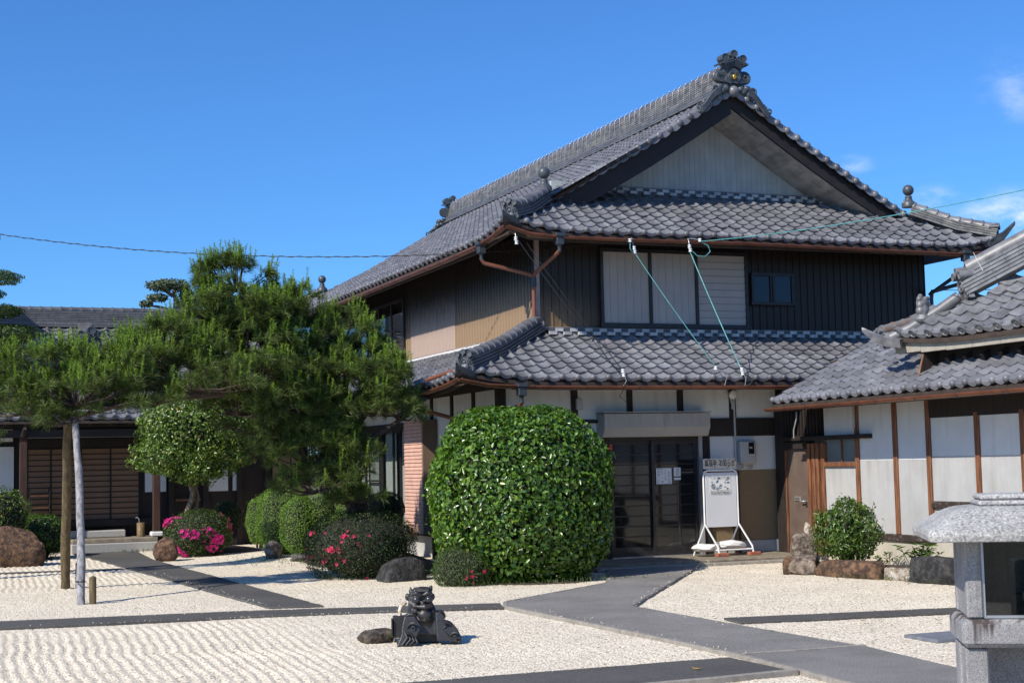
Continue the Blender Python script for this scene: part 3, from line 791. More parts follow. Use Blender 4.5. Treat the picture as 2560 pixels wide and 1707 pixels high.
def ribbed(name, m, parent, axis, c, u0, u1, z0, z1, pitch, depth=0.014, rib=0.022, out=-1):
    """Sheet siding with standing ribs. axis 'x': runs along x at y=c; axis 'y': along y at x=c. Ribs stand out by DEPTH to OUT."""
    pts = []; u = u0; k = 0
    while u < u1 - 1e-4:
        e = min(u + pitch, u1)
        pts += [(u, 0), (max(u, e - rib), 0), (max(u, e - rib * .85), depth), (e - rib * .15, depth), (e, 0)]
        u = e
    b = MB(); vs = []
    for z in (z0, z1):
        for a, d in pts: vs.append((a, c + out * d, z) if axis == "x" else (c + out * d, a, z))
    n = len(pts)
    b.add(vs, [(i, i + 1, n + i + 1, n + i) for i in range(n - 1)])
    return b.build(name, m, parent)

# --- masses behind the skins
box_part("ground_wall", 0.125, 11.0, 0.14, 11.2, -0.05, 2.72, PLASTER_GREY, HOUSE)
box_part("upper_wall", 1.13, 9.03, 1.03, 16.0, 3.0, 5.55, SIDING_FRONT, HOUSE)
# --- ground floor, front: posts, beams and plaster
def post(x0, x1, z0=0.1, z1=2.86, y0=-0.035, y1=0.14, m=TIMBER, parent=None):
    return box_part("post", x0, x1, y0, y1, z0, z1, m, parent or HOUSE, 0.006)
post(-0.04, 0.09); post(1.23, 1.34, 2.36); post(2.23, 2.33, 2.38); post(3.16, 3.27, 2.38); post(4.15, 4.27, 2.36); post(5.06, 5.17, 2.06)
post(3.60, 3.745, 0.1, 2.36); post(4.16, 4.29, 0.1, 1.48); post(1.76, 1.88, 0.1, 2.06)
def panel(x0, x1, z0, z1, m=PLASTER, y0=0.0, y1=0.13): return box_part("plaster_panel", x0, x1, y0, y1, z0, z1, m, HOUSE)
panel(0.09, 1.23, 2.36, 2.86); panel(1.34, 2.23, 2.36, 2.86); panel(2.33, 3.16, 2.36, 2.86); panel(3.27, 4.15, 2.36, 2.86); panel(4.27, 5.06, 2.36, 2.86)
panel(0.09, 1.76, 0.35, 2.30); panel(3.745, 5.06, 1.485, 2.055)
box_part("wainscot", 3.745, 4.158, 0.006, 0.13, 0.30, 1.483, STUCCO, HOUSE); box_part("wainscot", 4.292, 5.06, 0.006, 0.13, 0.30, 1.483, STUCCO, HOUSE)
box_part("base_board", 3.745, 5.06, -0.02, 0.13, 0.10, 0.297, PLASTER_GREY, HOUSE, 0.004)
box_part("beam", 3.56, 5.20, -0.045, 0.13, 2.058, 2.355, TIMBER, HOUSE, 0.006); box_part("beam", 0.09, 1.76, -0.045, 0.13, 2.302, 2.358, TIMBER, HOUSE, 0.006)
box_part("wall_plate", -0.06, 11.0, -0.06, 0.16, 2.862, 2.98, TIMBER, HOUSE)
for k in range(13):                                   # rafter tails beneath the lower eave
    x = -0.55 + 0.43 * k
    M = Matrix.Translation((x, -0.92, 2.80)) @ Matrix.Rotation(math.atan(0.42), 4, "X")
    MB().box(-0.035, 0.035, 0, 0.95, 0, 0.075, M).build("rafter", TIMBER, HOUSE)
for k in range(24):
    y = -0.3 + 0.46 * k
    M = Matrix.Translation((-0.92, y, 2.80)) @ Matrix.Rotation(-math.atan(0.42), 4, "Y")
    MB().box(0, 0.95, -0.035, 0.035, 0, 0.075, M).build("rafter", TIMBER, HOUSE)

# --- the entrance: two sliding glazed doors below a roller-shutter case
case = MB(); prof = [(0.0, 2.455), (-0.30, 2.445), (-0.30, 2.215), (-0.215, 2.062), (0.0, 2.062)]
case.add([(x, y, z) for x in (1.68, 3.62) for y, z in prof], [(0, 1, 6, 5), (1, 2, 7, 6), (2, 3, 8, 7), (3, 4, 9, 8), (4, 3, 2, 1, 0), (5, 6, 7, 8, 9)])
sc_ = case.build("shutter_case", CANOPY, HOUSE, bevel=0.008)
box_part("case_lid", 1.66, 3.64, -0.315, 0.01, 2.457, 2.472, CANOPY, sc_)
ent = box_part("entrance_frame", 1.885, 3.50, -0.01, 0.06, 2.005, 2.06, ALU, HOUSE)
box_part("jamb", 1.885, 1.925, -0.03, 0.10, 0.10, 2.004, ALU, ent); box_part("jamb", 3.515, 3.585, -0.06, 0.10, 0.10, 2.06, ALU_PALE, ent)
box_part("threshold", 1.885, 3.515, -0.05, 0.12, 0.10, 0.118, ALU_PALE, ent)
def sliding_door(x0, x1, y, label=None):
    d = box_part("sliding_door", x0, x1, y + 0.012, y + 0.018, 0.27, 1.985, GLASS, HOUSE, label=label)
    box_part("stile", x0, x0 + 0.055, y, y + 0.035, 0.12, 2.0, ALU, d); box_part("stile", x1 - 0.055, x1, y, y + 0.035, 0.12, 2.0, ALU, d)
    box_part("rail", x0 + 0.055, x1 - 0.055, y, y + 0.035, 1.945, 2.0, ALU, d); box_part("kick_panel", x0 + 0.055, x1 - 0.055, y + 0.004, y + 0.03, 0.12, 0.268, ALU, d)
    n = 9
    for k in range(1, n + 1):
        z = 0.27 + (1.945 - 0.27) * k / (n + 1)
        box_part("glazing_bar", x0 + 0.055, x1 - 0.055, y + 0.002, y + 0.012, z - 0.011, z + 0.011, ALU, d)
    return d
sliding_door(1.93, 2.70, 0.045); DOOR2 = sliding_door(2.66, 3.50, 0.0)
box_part("inner_lining", 1.9, 3.52, 0.10, 0.13, 0.1, 2.05, TIMBER, HOUSE)

def textmesh(name, body, size, material, parent, M, bold=0.0, align="CENTER"):
    cu = bpy.data.curves.new(name, "FONT"); cu.body = body; cu.size = size; cu.align_x = align; cu.align_y = "CENTER"; cu.offset = bold; cu.resolution_u = 3
    tmp = bpy.data.objects.new(name, cu); COL.objects.link(tmp)
    bpy.context.view_layer.update()
    me = bpy.data.meshes.new_from_object(tmp.evaluated_get(bpy.context.evaluated_depsgraph_get()))
    bpy.data.objects.remove(tmp); bpy.data.curves.remove(cu)
    me.name = name; me.materials.clear(); me.materials.append(material)
    return link(name, me, None, parent, M)
FRONT = lambda x, y, z: Matrix.Translation((x, y, z)) @ Matrix.Rotation(R(90), 4, "X")
# notices stuck on the glass
nt = box_part("notice", 2.735, 3.02, -0.006, -0.003, 1.285, 1.545, PAPER, DOOR2, label="printed notice sheet with a pale green table")
box_part("small_notice", 3.06, 3.19, -0.006, -0.003, 1.405, 1.55, PAPER, DOOR2); box_part("small_notice", 3.06, 3.19, -0.006, -0.003, 1.345, 1.385, PAPER, DOOR2)
pr = MB()
for k in range(9):
    for q in range(4):
        if random.random() < .75: pr.box(2.755 + q * .065, 2.755 + q * .065 + random.uniform(.02, .055), -0.0085, -0.0075, 1.305 + k * .024, 1.305 + k * .024 + .009)
pr.box(2.755, 2.86, -0.0085, -0.0075, 1.522, 1.532)
for zz in (1.43, 1.46, 1.49, 1.52): pr.box(3.09 + random.uniform(0, .02), 3.15 + random.uniform(0, .02), -0.0085, -0.0075, zz, zz + .012)
pr.build("printed_lines", mat("faded_print", (0.16, 0.2, 0.18), 0.7, 0.5, 40), DOOR2, kind="stuff")
box_part("red_sticker", 1.885, 1.93, -0.035, -0.032, 1.86, 1.95, RED_INK, HOUSE)

# --- meter, lamp, conduit on the front wall
mt = MB(); mt.box(4.26, 4.56, -0.17, -0.002, 1.58, 1.98); mo = mt.build("electric_meter", METER, HOUSE, bevel=0.03)
box_part("meter_window", 4.405, 4.51, -0.178, -0.171, 1.75, 1.94, GLASS, mo); box_part("meter_dial", 4.42, 4.47, -0.181, -0.179, 1.84, 1.87, METER, mo)
MB().tube([(4.22, -0.05, 2.86), (4.225, -0.05, 1.62), (4.24, -0.06, 1.53), (4.29, -0.07, 1.50), (4.34, -0.07, 1.52), (4.35, -0.07, 1.58)], 0.018, 8).build("conduit", METER, HOUSE)
MB().tube([(4.43, -0.07, 1.58), (4.44, -0.07, 1.51), (4.49, -0.07, 1.495), (4.53, -0.06, 1.53), (4.54, -0.05, 1.6)], 0.016, 8).build("conduit", METER, HOUSE)
lm = MB(); T = Matrix.Translation((4.16, -0.12, 2.75)) @ Matrix.Rotation(R(105), 4, "X")
lm.lathe([(0.03, -0.10), (0.05, -0.06), (0.075, 0.0), (0.08, 0.02)], 14, T); lo = lm.build("security_lamp", METER, HOUSE)
MB().lathe([(0.074, 0.02), (0.06, 0.035), (0.001, 0.045)], 14, T).build("lamp_lens", CERAMIC, lo)
MB().tube([(4.16, -0.05, 2.70), (4.18, -0.08, 2.58), (4.20, -0.03, 2.52)], 0.022, 7).build("lamp_bracket", METER, lo)
box_part("cable_box", 1.29, 1.40, -0.10, -0.04, 2.52, 2.70, METER, HOUSE, 0.01)

# --- ground floor, west wall: plaster, shutter box and windows
for y in (1.10, 2.18, 3.27, 8.30, 9.2, 10.2): box_part("post", -0.045, 0.12, y, y + 0.11, 0.0, 2.86, TIMBER, HOUSE, 0.006)
for y0, y1 in ((0.14, 1.10), (1.21, 2.18), (2.29, 3.27), (3.38, 5.10), (5.10, 8.30), (8.41, 9.2), (9.31, 10.2), (10.31, 11.2)):
    low = y0 > 3.3 and y0 < 8.2
    box_part("plaster_panel", -0.012, 0.12, y0, y1, 2.49 if low else 0.55, 2.86, PLASTER, HOUSE)
box_part("beam", -0.05, 0.12, 3.30, 8.40, 2.37, 2.488, TIMBER, HOUSE, 0.006)
box_part("sill_beam", -0.05, 0.12, 0.09, 11.2, 0.40, 0.547, TIMBER, HOUSE, 0.006)
box_part("wall_plate", -0.06, 0.16, 0.14, 11.2, 2.862, 2.98, TIMBER, HOUSE)
box_part("foundation_stone", -0.02, 0.10, 2.55, 2.86, 0.06, 0.36, ROCK_PALE, HOUSE)
sb = box_part("shutter_box", -0.30, -0.02, 3.05, 4.12, 0.47, 2.48, BOX_BROWN, HOUSE, 0.01)
for k in range(29):
    z = 0.60 + k * 0.066
    M = Matrix.Translation((-0.302, 0, z)) @ Matrix.Rotation(R(14), 4, "Y")
    MB().box(-0.012, 0.002, 3.075, 4.10, 0.0, 0.060, M).build("slat", SLAT_RED, sb)
box_part("apron", -0.315, -0.30, 3.075, 4.10, 0.475, 0.595, SLAT_RED, sb)
wf = box_part("garden_window", -0.05, -0.02, 5.10, 8.34, 2.325, 2.372, ALU, HOUSE, label="tall sliding garden windows with white curtains")
for y0, y1 in ((5.14, 5.60), (5.60, 6.42), (6.42, 7.50), (7.50, 8.32)):
    box_part("pane", -0.035, -0.030, y0, y1, 0.58, 2.32, WINDOW, wf)
for y in (5.12, 5.58, 6.38, 6.50, 7.50, 8.28): box_part("window_stile", -0.06, -0.02, y, y + 0.05, 0.56, 2.324, ALU, wf)
box_part("window_rail", -0.058, -0.02, 5.12, 8.33, 0.55, 0.60, ALU, wf); box_part("window_rail", -0.056, -0.022, 6.43, 7.5, 1.365, 1.40, ALU, wf)
for y0, y1, m in ((5.66, 6.36, CURTAIN), (6.58, 7.48, PLASTER_GREY), (7.56, 8.26, CURTAIN)):
    cb = MB(); n = 40
    vs = [(0.035 + 0.010 * math.sin(k * 1.9) * (1 if m is CURTAIN else .1), y0 + (y1 - y0) * k / n, z) for z in (0.61, 2.30) for k in range(n + 1)]
    cb.add(vs, [(k, k + 1, n + 2 + k, n + 1 + k) for k in range(n)], True); cb.build("curtain", m, wf)
for y0, y1 in ((8.45, 9.15), (9.35, 10.15)): box_part("wall_board", -0.03, -0.013, y0, y1, 0.56, 1.6, BOX_BROWN, HOUSE)

# --- upper storey siding, windows
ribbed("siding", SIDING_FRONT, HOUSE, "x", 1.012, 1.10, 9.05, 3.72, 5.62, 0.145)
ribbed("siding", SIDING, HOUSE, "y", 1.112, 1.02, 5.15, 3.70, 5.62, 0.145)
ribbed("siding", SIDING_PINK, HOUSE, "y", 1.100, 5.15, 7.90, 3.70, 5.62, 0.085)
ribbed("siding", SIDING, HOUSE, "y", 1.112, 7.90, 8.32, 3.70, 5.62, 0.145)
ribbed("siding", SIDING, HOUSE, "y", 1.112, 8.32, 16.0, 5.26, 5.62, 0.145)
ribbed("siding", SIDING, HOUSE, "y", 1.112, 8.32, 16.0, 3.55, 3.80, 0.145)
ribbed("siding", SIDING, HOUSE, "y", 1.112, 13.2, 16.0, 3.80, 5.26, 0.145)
box_part("corner_trim", 1.065, 1.135, 0.955, 1.03, 3.72, 5.60, FLASHING, HOUSE, 0.004)
box_part("flashing", 1.20, 10.2, 0.93, 1.03, 3.905, 3.955, FLASHING, HOUSE, 0.004)
fl = MB(); fl.box(1.02, 1.115, 1.15, 7.95, 3.85, 3.90); fl.build("flashing", FLASHING, HOUSE, bevel=0.004)
box_part("flashing", 0.99, 1.115, 7.95, 16, 3.70, 3.76, FLASHING, HOUSE, 0.004)
box_part("mortar_line", 0.90, 1.03, 1.3, 11.0, 3.80, 3.852, PLASTER, HOUSE, 0.01)
# front windows: two ribbed white leaves, then a louvred leaf
wf2 = box_part("front_window", 2.26, 5.16, 0.925, 1.0, 5.272, 5.33, ALU, HOUSE, label="wide upstairs window closed by white panels")
box_part("window_sill", 2.24, 5.18, 0.90, 1.0, 3.955, 4.03, ALU, wf2, 0.004)
for x in (2.26, 3.19, 4.10, 5.105): box_part("window_stile", x, x + 0.055, 0.925, 1.0, 4.031, 5.271, ALU, wf2)
for x0, x1 in ((2.316, 3.189), (3.246, 4.099)):
    ribbed("white_leaf", PANEL_WHITE, wf2, "x", 0.965, x0, x1, 4.04, 5.27, 0.148, 0.010, 0.018)
for k in range(10):
    z = 4.036 + k * 0.1235
    M = Matrix.Translation((0, 0.962, z)) @ Matrix.Rotation(R(7), 4, "X")
    MB().box(4.157, 5.104, -0.006, 0.006, 0.0, 0.118, M).build("slat", PANEL_WHITE, wf2)
sw = box_part("small_window", 5.24, 6.12, 0.93, 1.0, 4.93, 4.985, ALU, HOUSE, label="small upstairs window of two dark panes")
box_part("window_sill", 5.22, 6.14, 0.915, 1.0, 4.40, 4.455, ALU, sw, 0.004)
for x in (5.24, 5.635, 5.675, 6.07): box_part("window_stile", x, x + 0.045, 0.93 if x != 5.635 else 0.95, 1.0, 4.456, 4.929, ALU, sw)
box_part("pane", 5.285, 5.635, 0.975, 0.98, 4.456, 4.929, GLASS_BLUE, sw); box_part("pane", 5.72, 6.07, 0.955, 0.96, 4.456, 4.929, GLASS_BLUE, sw)
# west windows
ww = box_part("west_window", 1.04, 1.12, 8.30, 13.2, 5.20, 5.262, ALU, HOUSE, label="row of upstairs sliding panes")
box_part("window_sill", 0.99, 1.12, 8.30, 13.2, 3.80, 3.88, ALU_PALE, ww)
for k, y in enumerate((8.30, 9.16, 10.10, 11.05, 12.0, 13.14)):
    box_part("window_stile", 1.05, 1.12, y, y + 0.06, 3.881, 5.199, ALU, ww)
    if k < 5: box_part("pane", 1.065, 1.07, y + 0.06, (9.16, 10.10, 11.05, 12.0, 13.14)[k], 3.881, 5.199, WINDOW, ww)

# --- upper roof
UZ, UM = 5.42, 0.59
ur = MB()
def roofz(x): return UZ + UM * min(x - 0.2, 10.0 - x)
ur.add([(10.0, 0.0, UZ), (10.0, 17.0, UZ), (8.85, 15.85, roofz(8.85)), (8.85, 1.15, roofz(8.85))], [(0, 1, 2, 3)])
ur.add([(8.85, 1.15, roofz(8.85)), (8.85, 15.85, roofz(8.85)), (5.1, 15.85, roofz(5.1)), (5.1, 1.15, roofz(5.1))], [(0, 1, 2, 3)])
ur.add([(0.2, 17.0, UZ), (10.0, 17.0, UZ), (8.4, 15.4, UZ + .94), (1.8, 15.4, UZ + .94)], [(0, 1, 2, 3)])
ur.add([(1.8, 15.4, UZ + .94), (8.4, 15.4, UZ + .94), (5.1, 15.4, roofz(5.1))], [(0, 1, 2)])
UR = ur.build("upper_roof", TILE, HOUSE)
def mk(part, *a, **k): return Roof(part, *a, **k)
u_front = mk(UR, (0.2, 0.0, UZ), (1, 0, 0), (0, 1, 0), 0.53, TILE, lambda s, t: t < min(s, 9.8 - s) + 0.10 and t < 1.96, corner_lift(0, 9.8, 0.20, 1.3, 2.2), 9.8, 2.12)
def in_left(s, t):
    e, f = 17.0 - s, s
    return (e > t - 0.10 if t < 1.15 else e > 1.30) and (f > t - 0.1 if t < 1.15 else f > 1.15) and t < 4.78
u_left = mk(UR, (0.2, 17.0, UZ), (0, -1, 0), (1, 0, 0), UM, TILE, in_left, corner_lift(0, 17, 0.20, 1.6, 2.2), 17.0, 4.9)
u_front.deck("eave_boards", SOFFIT, lambda a: max(0.02, min(a, 9.8 - a, 2.12)))
u_left.deck("eave_boards", SOFFIT, lambda a: max(0.02, 4.9 if 1.2 < a < 15.8 else min(a, 17 - a)))
UF = UR
plaster_row(UR, 2.30, 7.95, 2.10, 6.475)
# hips and finials
zc = UZ + 0.20
hip_ridge(UR, (0.28, 0.08, zc - 0.02), (1.27, 0.98, UZ + UM * 1.0 + 0.06), TILE, TILE_DARK, (-1, -1), 4, orn=0.66)
hip_ridge(UR, (9.95, 0.05, zc - 0.02), (8.75, 1.0, UZ + UM * 1.1 + 0.06), TILE, NOSHI, (1, -1), 4, orn=0.6)
hip_ridge(UR, (0.28, 16.95, zc), (1.27, 15.95, UZ + UM * 1.0 + 0.06), TILE, TILE_DARK, (-1, 1), 4, orn=0.6)
def corner_tile(parent, p, d, s=1.0, rise=0.10, m=ORNAMENT):
    """The boat-shaped tile at an eave corner, its prow turned up."""
    d = Vector((d[0], d[1], 0)).normalized(); x = d.cross(Vector((0, 0, 1))); b = MB(); pts = []
    for i, (y, w, h, z) in enumerate(((-.30, .20, .10, -.03), (-.10, .17, .10, 0.0), (.06, .11, .09, .03 + rise * .3), (.18, .04, .05, .05 + rise * .8), (.24, .008, .02, .06 + rise))):
        c = Vector(p) + d * (y * s) + Vector((0, 0, z * s))
        pts.append([c - x * w * s, c - x * w * s * .8 - Vector((0, 0, h * s)), c + x * w * s * .8 - Vector((0, 0, h * s)), c + x * w * s, c + Vector((0, 0, .035 * s))])
    vs = [q for r_ in pts for q in r_]
    b.add(vs, [(i * 5 + k, i * 5 + (k + 1) % 5, (i + 1) * 5 + (k + 1) % 5, (i + 1) * 5 + k) for i in range(4) for k in range(5)] + [(0, 1, 2, 3, 4)])
    b.build("corner_tile", m, parent)
corner_tile(UR, (0.22, 0.02, zc - 0.02), (-1, -1), 0.9, 0.05)
corner_tile(UR, (9.98, 0.02, zc - 0.02), (1, -1), 1.3, 0.16)
# gable: verge tiles, bargeboards, boards, purlin ends
def verge_mesh(sgn):
    b = MB(); n = 7; vs = []
    for y, k in ((0.0, 1.0), (0.02, 1.04), (0.27, 0.9)):
        for i in range(n):
            w = math.pi * i / (n - 1)
            vs.append((sgn * (0.03 + 0.062 * k * -math.cos(w)) , y, 0.03 + 0.06 * k * math.sin(w)))
    b.add(vs, [(j * n + i, j * n + i + 1, (j + 1) * n + i + 1, (j + 1) * n + i) for j in range(2) for i in range(n - 1)], True)
    # the hanging flap, its lower edge curved like a leaf
    top = [(sgn * 0.092, y, 0.03) for y in np.linspace(0, .265, 7)]
    bot = [(sgn * 0.098, y, -0.020 - 0.045 * math.sin(math.pi * min(1, (q / 6) ** .7))) for q, y in enumerate(np.linspace(0, .265, 7))]
    b.add(top + bot, [(i, i + 1, 7 + i + 1, 7 + i) for i in range(6)], True)
    b.add([(x - sgn * .03, y, z) for x, y, z in bot] + bot, [(i, i + 1, 7 + i + 1, 7 + i) for i in range(6)], True)
    b.ball((sgn * 0.088, -0.015, 0.025), 0.066, 12, None, (.75, 1, 1))
    return b
VM = {}
for sgn in (1, -1):
    VM[sgn] = verge_mesh(sgn).mesh("verge_tile"); VM[sgn].materials.append(TILE)
vt_ct = 1 / math.sqrt(1 + UM * UM)
for side in (0, 1):
    n = 18
    for k in range(n):
        x = (1.30 + k * 0.2085) if side == 0 else (8.90 - k * 0.2085)
        if (side == 0 and x > 4.95) or (side == 1 and x < 5.25): continue
        U = Vector((vt_ct if side == 0 else -vt_ct, 0, UM * vt_ct)); O_ = Vector((0, -1, 0))
        sagz = -0.05 * math.sin(math.pi * (abs(x - 5.1) / 3.8))
        p = Vector((x, 1.20, roofz(x) + 0.015 + sagz))
        if side == 0: X_ax = O_; Z_ax = X_ax.cross(U); sg = 1
        else: X_ax = -O_; Z_ax = X_ax.cross(U); sg = -1
        link("verge_tile", VM[sg], None, UR, frame_matrix(p, X_ax, U, Z_ax))
for x0 in (1.30, 8.90):                              # a plain roll runs just inside the verge
    P = [Vector((x, 1.42, roofz(x) + 0.02 - 0.05 * math.sin(math.pi * (abs(x - 5.1) / 3.8)))) for x in np.linspace(x0, 5.1 + (-.1 if x0 < 5 else .1), 8)]
    ridge_caps(UR, P, TILE, 1.0, 0.235)
MB().ball((5.1, 1.10, 8.30), 0.105, 16).build("apex_roll_end", TILE, UR)
gb = []
for side in (0, 1):
    b = MB(); xs = np.linspace(1.52, 5.1, 14) if side == 0 else np.linspace(8.68, 5.1, 14)
    top, bot = [], []
    for x in xs:
        sag = -0.05 * math.sin(math.pi * (abs(x - 5.1) / 3.8))
        top.append(roofz(x) - 0.03 + sag); bot.append(roofz(x) - (0.40 if side == 0 else 0.27) + sag * 1.5)
    for y0, y1 in ((1.22, 1.275),):
        vs = [(x, y, z) for y in (y0, y1) for x, z in list(zip(xs, top)) + list(zip(xs, bot))]
        n = len(xs)
        b.add(vs, [(i, i + 1, n + i + 1, n + i) for i in range(n - 1)] + [(2 * n + i, 2 * n + i + 1, 3 * n + i + 1, 3 * n + i) for i in range(n - 1)] + [(n + i, n + i + 1, 3 * n + i + 1, 3 * n + i) for i in range(n - 1)] + [(0, n, 3 * n, 2 * n)])
    b.build("bargeboard", BARGE, HOUSE)
    for k in range(13):                               # patinated strips on the inner face, then dark boards up to the gable
        x0, x1 = (xs[k], xs[k + 1])
        q = MB(); zz = lambda x, d: roofz(x) - d - 0.05 * math.sin(math.pi * (abs(x - 5.1) / 3.8)) * 1.2
        a, c = x0 + (x1 - x0) * .01, x1 - (x1 - x0) * .01
        q.add([(a, 1.279, zz(a, .40 if side == 0 else .29)), (c, 1.279, zz(c, .40 if side == 0 else .29)), (c, 2.10, zz(c, .24 if side == 0 else .36)), (a, 2.10, zz(a, .24 if side == 0 else .36)), (a, 1.279, zz(a, .37 if side == 0 else .26)), (c, 1.279, zz(c, .37 if side == 0 else .26)), (c, 2.10, zz(c, .21 if side == 0 else .33)), (a, 2.10, zz(a, .21 if side == 0 else .33))],
              [(0, 1, 2, 3), (7, 6, 5, 4), (0, 4, 5, 1), (2, 6, 7, 3), (1, 5, 6, 2), (0, 3, 7, 4)])
        q.build("soffit_strip", FLASH_GREEN if side else BARGE, HOUSE)
box_part("gable_wall", 1.9, 8.3, 2.13, 2.20, 6.36, 6.70, GABLE, HOUSE)
x = 1.95
GW = bpy.data.objects[-1] if False else None
gw = MB(); gw.add([(1.7, 2.16, 6.3), (8.5, 2.16, 6.3), (5.1, 2.16, 8.25)], [(0, 1, 2)]); GW = gw.build("gable_backing", BARGE, HOUSE)
while x < 8.25:
    zt = roofz(x + 0.055) - 0.22
    if zt > 6.66: piece("gable_board", x, x + 0.106, 2.105, 2.135 + random.uniform(-.002, .002), 6.60, zt, GABLE, GW)
    x += 0.110
box_part("gable_flashing", 2.2, 8.05, 2.07, 2.104, 6.615, 6.655, FLASHING, HOUSE)
for x, z in ((6.42, 7.22), (7.42, 6.62), (3.70, 7.18)): box_part("purlin_end", x, x + 0.20, 1.29, 2.12, z, z + 0.13, BARGE, HOUSE)
# main ridge
RZ = roofz(5.1) - 0.02
rp = [(5.1, 1.32, RZ), (5.1, 5.0, RZ - 0.03), (5.1, 11.0, RZ - 0.03), (5.1, 16.3, RZ)]
noshi(UR, rp, 3, 0.52, 0.46, 0.05, TILE_OLD, "ridge_course", 0.30)
noshi(UR, [(a, b_, c + 0.15) for a, b_, c in rp], 8, 0.33, 0.27, 0.040, NOSHI, "ridge_course", 0.27)
ridge_caps(UR, [(a, b_, c + 0.47) for a, b_, c in rp], TILE, 1.45, 0.235)
wires = MB()
d = 1.5
while d < 16.2:
    z = RZ + 0.15
    for sx in (-1, 1):
        wires.tube([(5.1 + sx * .17, d, z), (5.1 + sx * .15, d, z + .32), (5.1 + sx * .08, d, z + .42)], 0.0035, 4, False)
    d += 0.235
wires.build("ridge_wire", ALU_PALE, UR, kind="stuff")

def big_ornament(parent, y, face, name="gable_ornament"):
    """The demon-tile at the end of the main ridge: crested shield, side curls, cloud feet and three roll ends."""
    T = Matrix.Translation((5.1, y, RZ + 0.02)) @ (Matrix.Identity(4) if face < 0 else Matrix.Rotation(math.pi, 4, "Z")) @ Matrix.Diagonal((.78, .78, .74, 1))
    b = MB()
    def slab(sh, y0, y1, k=1.0, lift=0.0):
        n = len(sh); v = [(a, y1, c) for a, c in sh] + [(a * k, y0, c * k + lift) for a, c in sh]
        b.add(v, [tuple(range(n)), tuple(range(2 * n - 1, n - 1, -1))] + [((i + 1) % n, i, n + i, n + (i + 1) % n) for i in range(n)], False, T)
    slab([(-.30, .10), (-.26, .26), (-.20, .36), (-.24, .46), (-.22, .58), (-.14, .66), (0, .72), (.14, .66), (.22, .58), (.24, .46), (.20, .36), (.26, .26), (.30, .10)], -0.10, 0.08)
    slab([(-.25, .20), (-.10, .50), (0, .56), (.10, .50), (.25, .20), (.12, .17), (0, .185), (-.12, .17)], -0.16, -0.10)
    for k in range(4):                                 # stepped mouldings of the little roof
        w, z = .21 + .02 * k, .56 + .035 * k
        for s in (-1, 1):
            M = T @ Matrix.Translation((s * w * .5, -0.06, z + .03)) @ Matrix.Rotation(s * R(22), 4, "Y")
            b.box(-w * .54, w * .54, -0.12 - .012 * k, .10, -.012, .012, M)
    for s in (-1, 1):
        M = T @ Matrix.Translation((s * .165, -0.02, .735)) @ Matrix.Rotation(s * R(24), 4, "Y"); b.box(-.21, .21, -.19, .16, -.022, .022, M)
    X, Z = Vector((1, 0, 0)), Vector((0, 0, 1)); W = lambda x, yy, z: T @ Vector((x, yy, z)); D = T.to_3x3()
    for s in (-1, 1):
        for r_, th in ((.16, .024), (.12, .020), (.078, .018)):
            scroll(b, W(s * .34, -.10, .36), D @ Vector((s, 0, 0)), D @ Z, r_, .80, th, start=-2.4)
        b.lathe([(.165, 0), (.17, .06), (.12, .09), (.001, .10)], 18, T @ Matrix.Translation((s * .34, .02, .36)) @ Matrix.Rotation(R(90), 4, "X"))
        for r_ in (.05, .085, .12):                    # brows round the crest
            pts = [W(s * (.03 + r_ * math.cos(w)), -.17, .33 + r_ * math.sin(w)) for w in np.linspace(-1.3, 1.5, 9)]
            b.tube(pts, .012, 6)
        # cloud feet following the verge down
        for k, (x, z, r_) in enumerate(((.36, .07, .095), (.47, .03, .085), (.40, -.08, .10), (.52, -.13, .10), (.64, -.24, .085), (.28, .0, .10), (.78, -.34, .07), (.20, .05, .09))):
            b.ball((s * x, -.10, z), r_, 12, T, (1, .8, 1))
        for q in range(4):
            pts = [W(s * (.38 + .50 * f), -.15, .04 - .045 * q - .46 * f + .05 * math.sin(f * 5.0)) for f in np.linspace(0, 1, 10)]
            b.tube(pts, .026, 6)
        scroll(b, W(s * .92, -.12, -.44), D @ Vector((s, 0, 0)), D @ Z, .11, 1.1, .026, start=2.2)
        scroll(b, W(s * .50, -.14, -.01), D @ Vector((-s, 0, 0)), D @ Z, .10, 1.3, .024, start=0.5)
        for q in range(4): b.tube([W(s * (.08 + .03 * q), -.12, .16 - .005 * q), W(s * (.20 + .03 * q), -.12, .10 - .02 * q), W(s * (.34 + .02 * q), -.12, -.02 - .03 * q)], .016, 6)
    o = b.build(name, ORNAMENT, parent)
    for x, z in ((-.235, .80), (0.0, .905), (.235, .80)):
        q = MB(); q.lathe([(.096, -.26), (.096, 0), (.078, 0), (.074, -.012), (.001, -.014)], 18, T @ Matrix.Translation((x, -.20, z)) @ Matrix.Rotation(R(90), 4, "X"), False)
        q.build("roll_end", ORNAMENT, parent)
    c = MB(); c.ball((0, -.175, .335), .062, 14, T, (.85, .45, 1.1)); c.build("gilded_crest", GOLD, parent)
    return o
big_ornament(UR, 1.18, -1); big_ornament(UR, 16.35, 1)

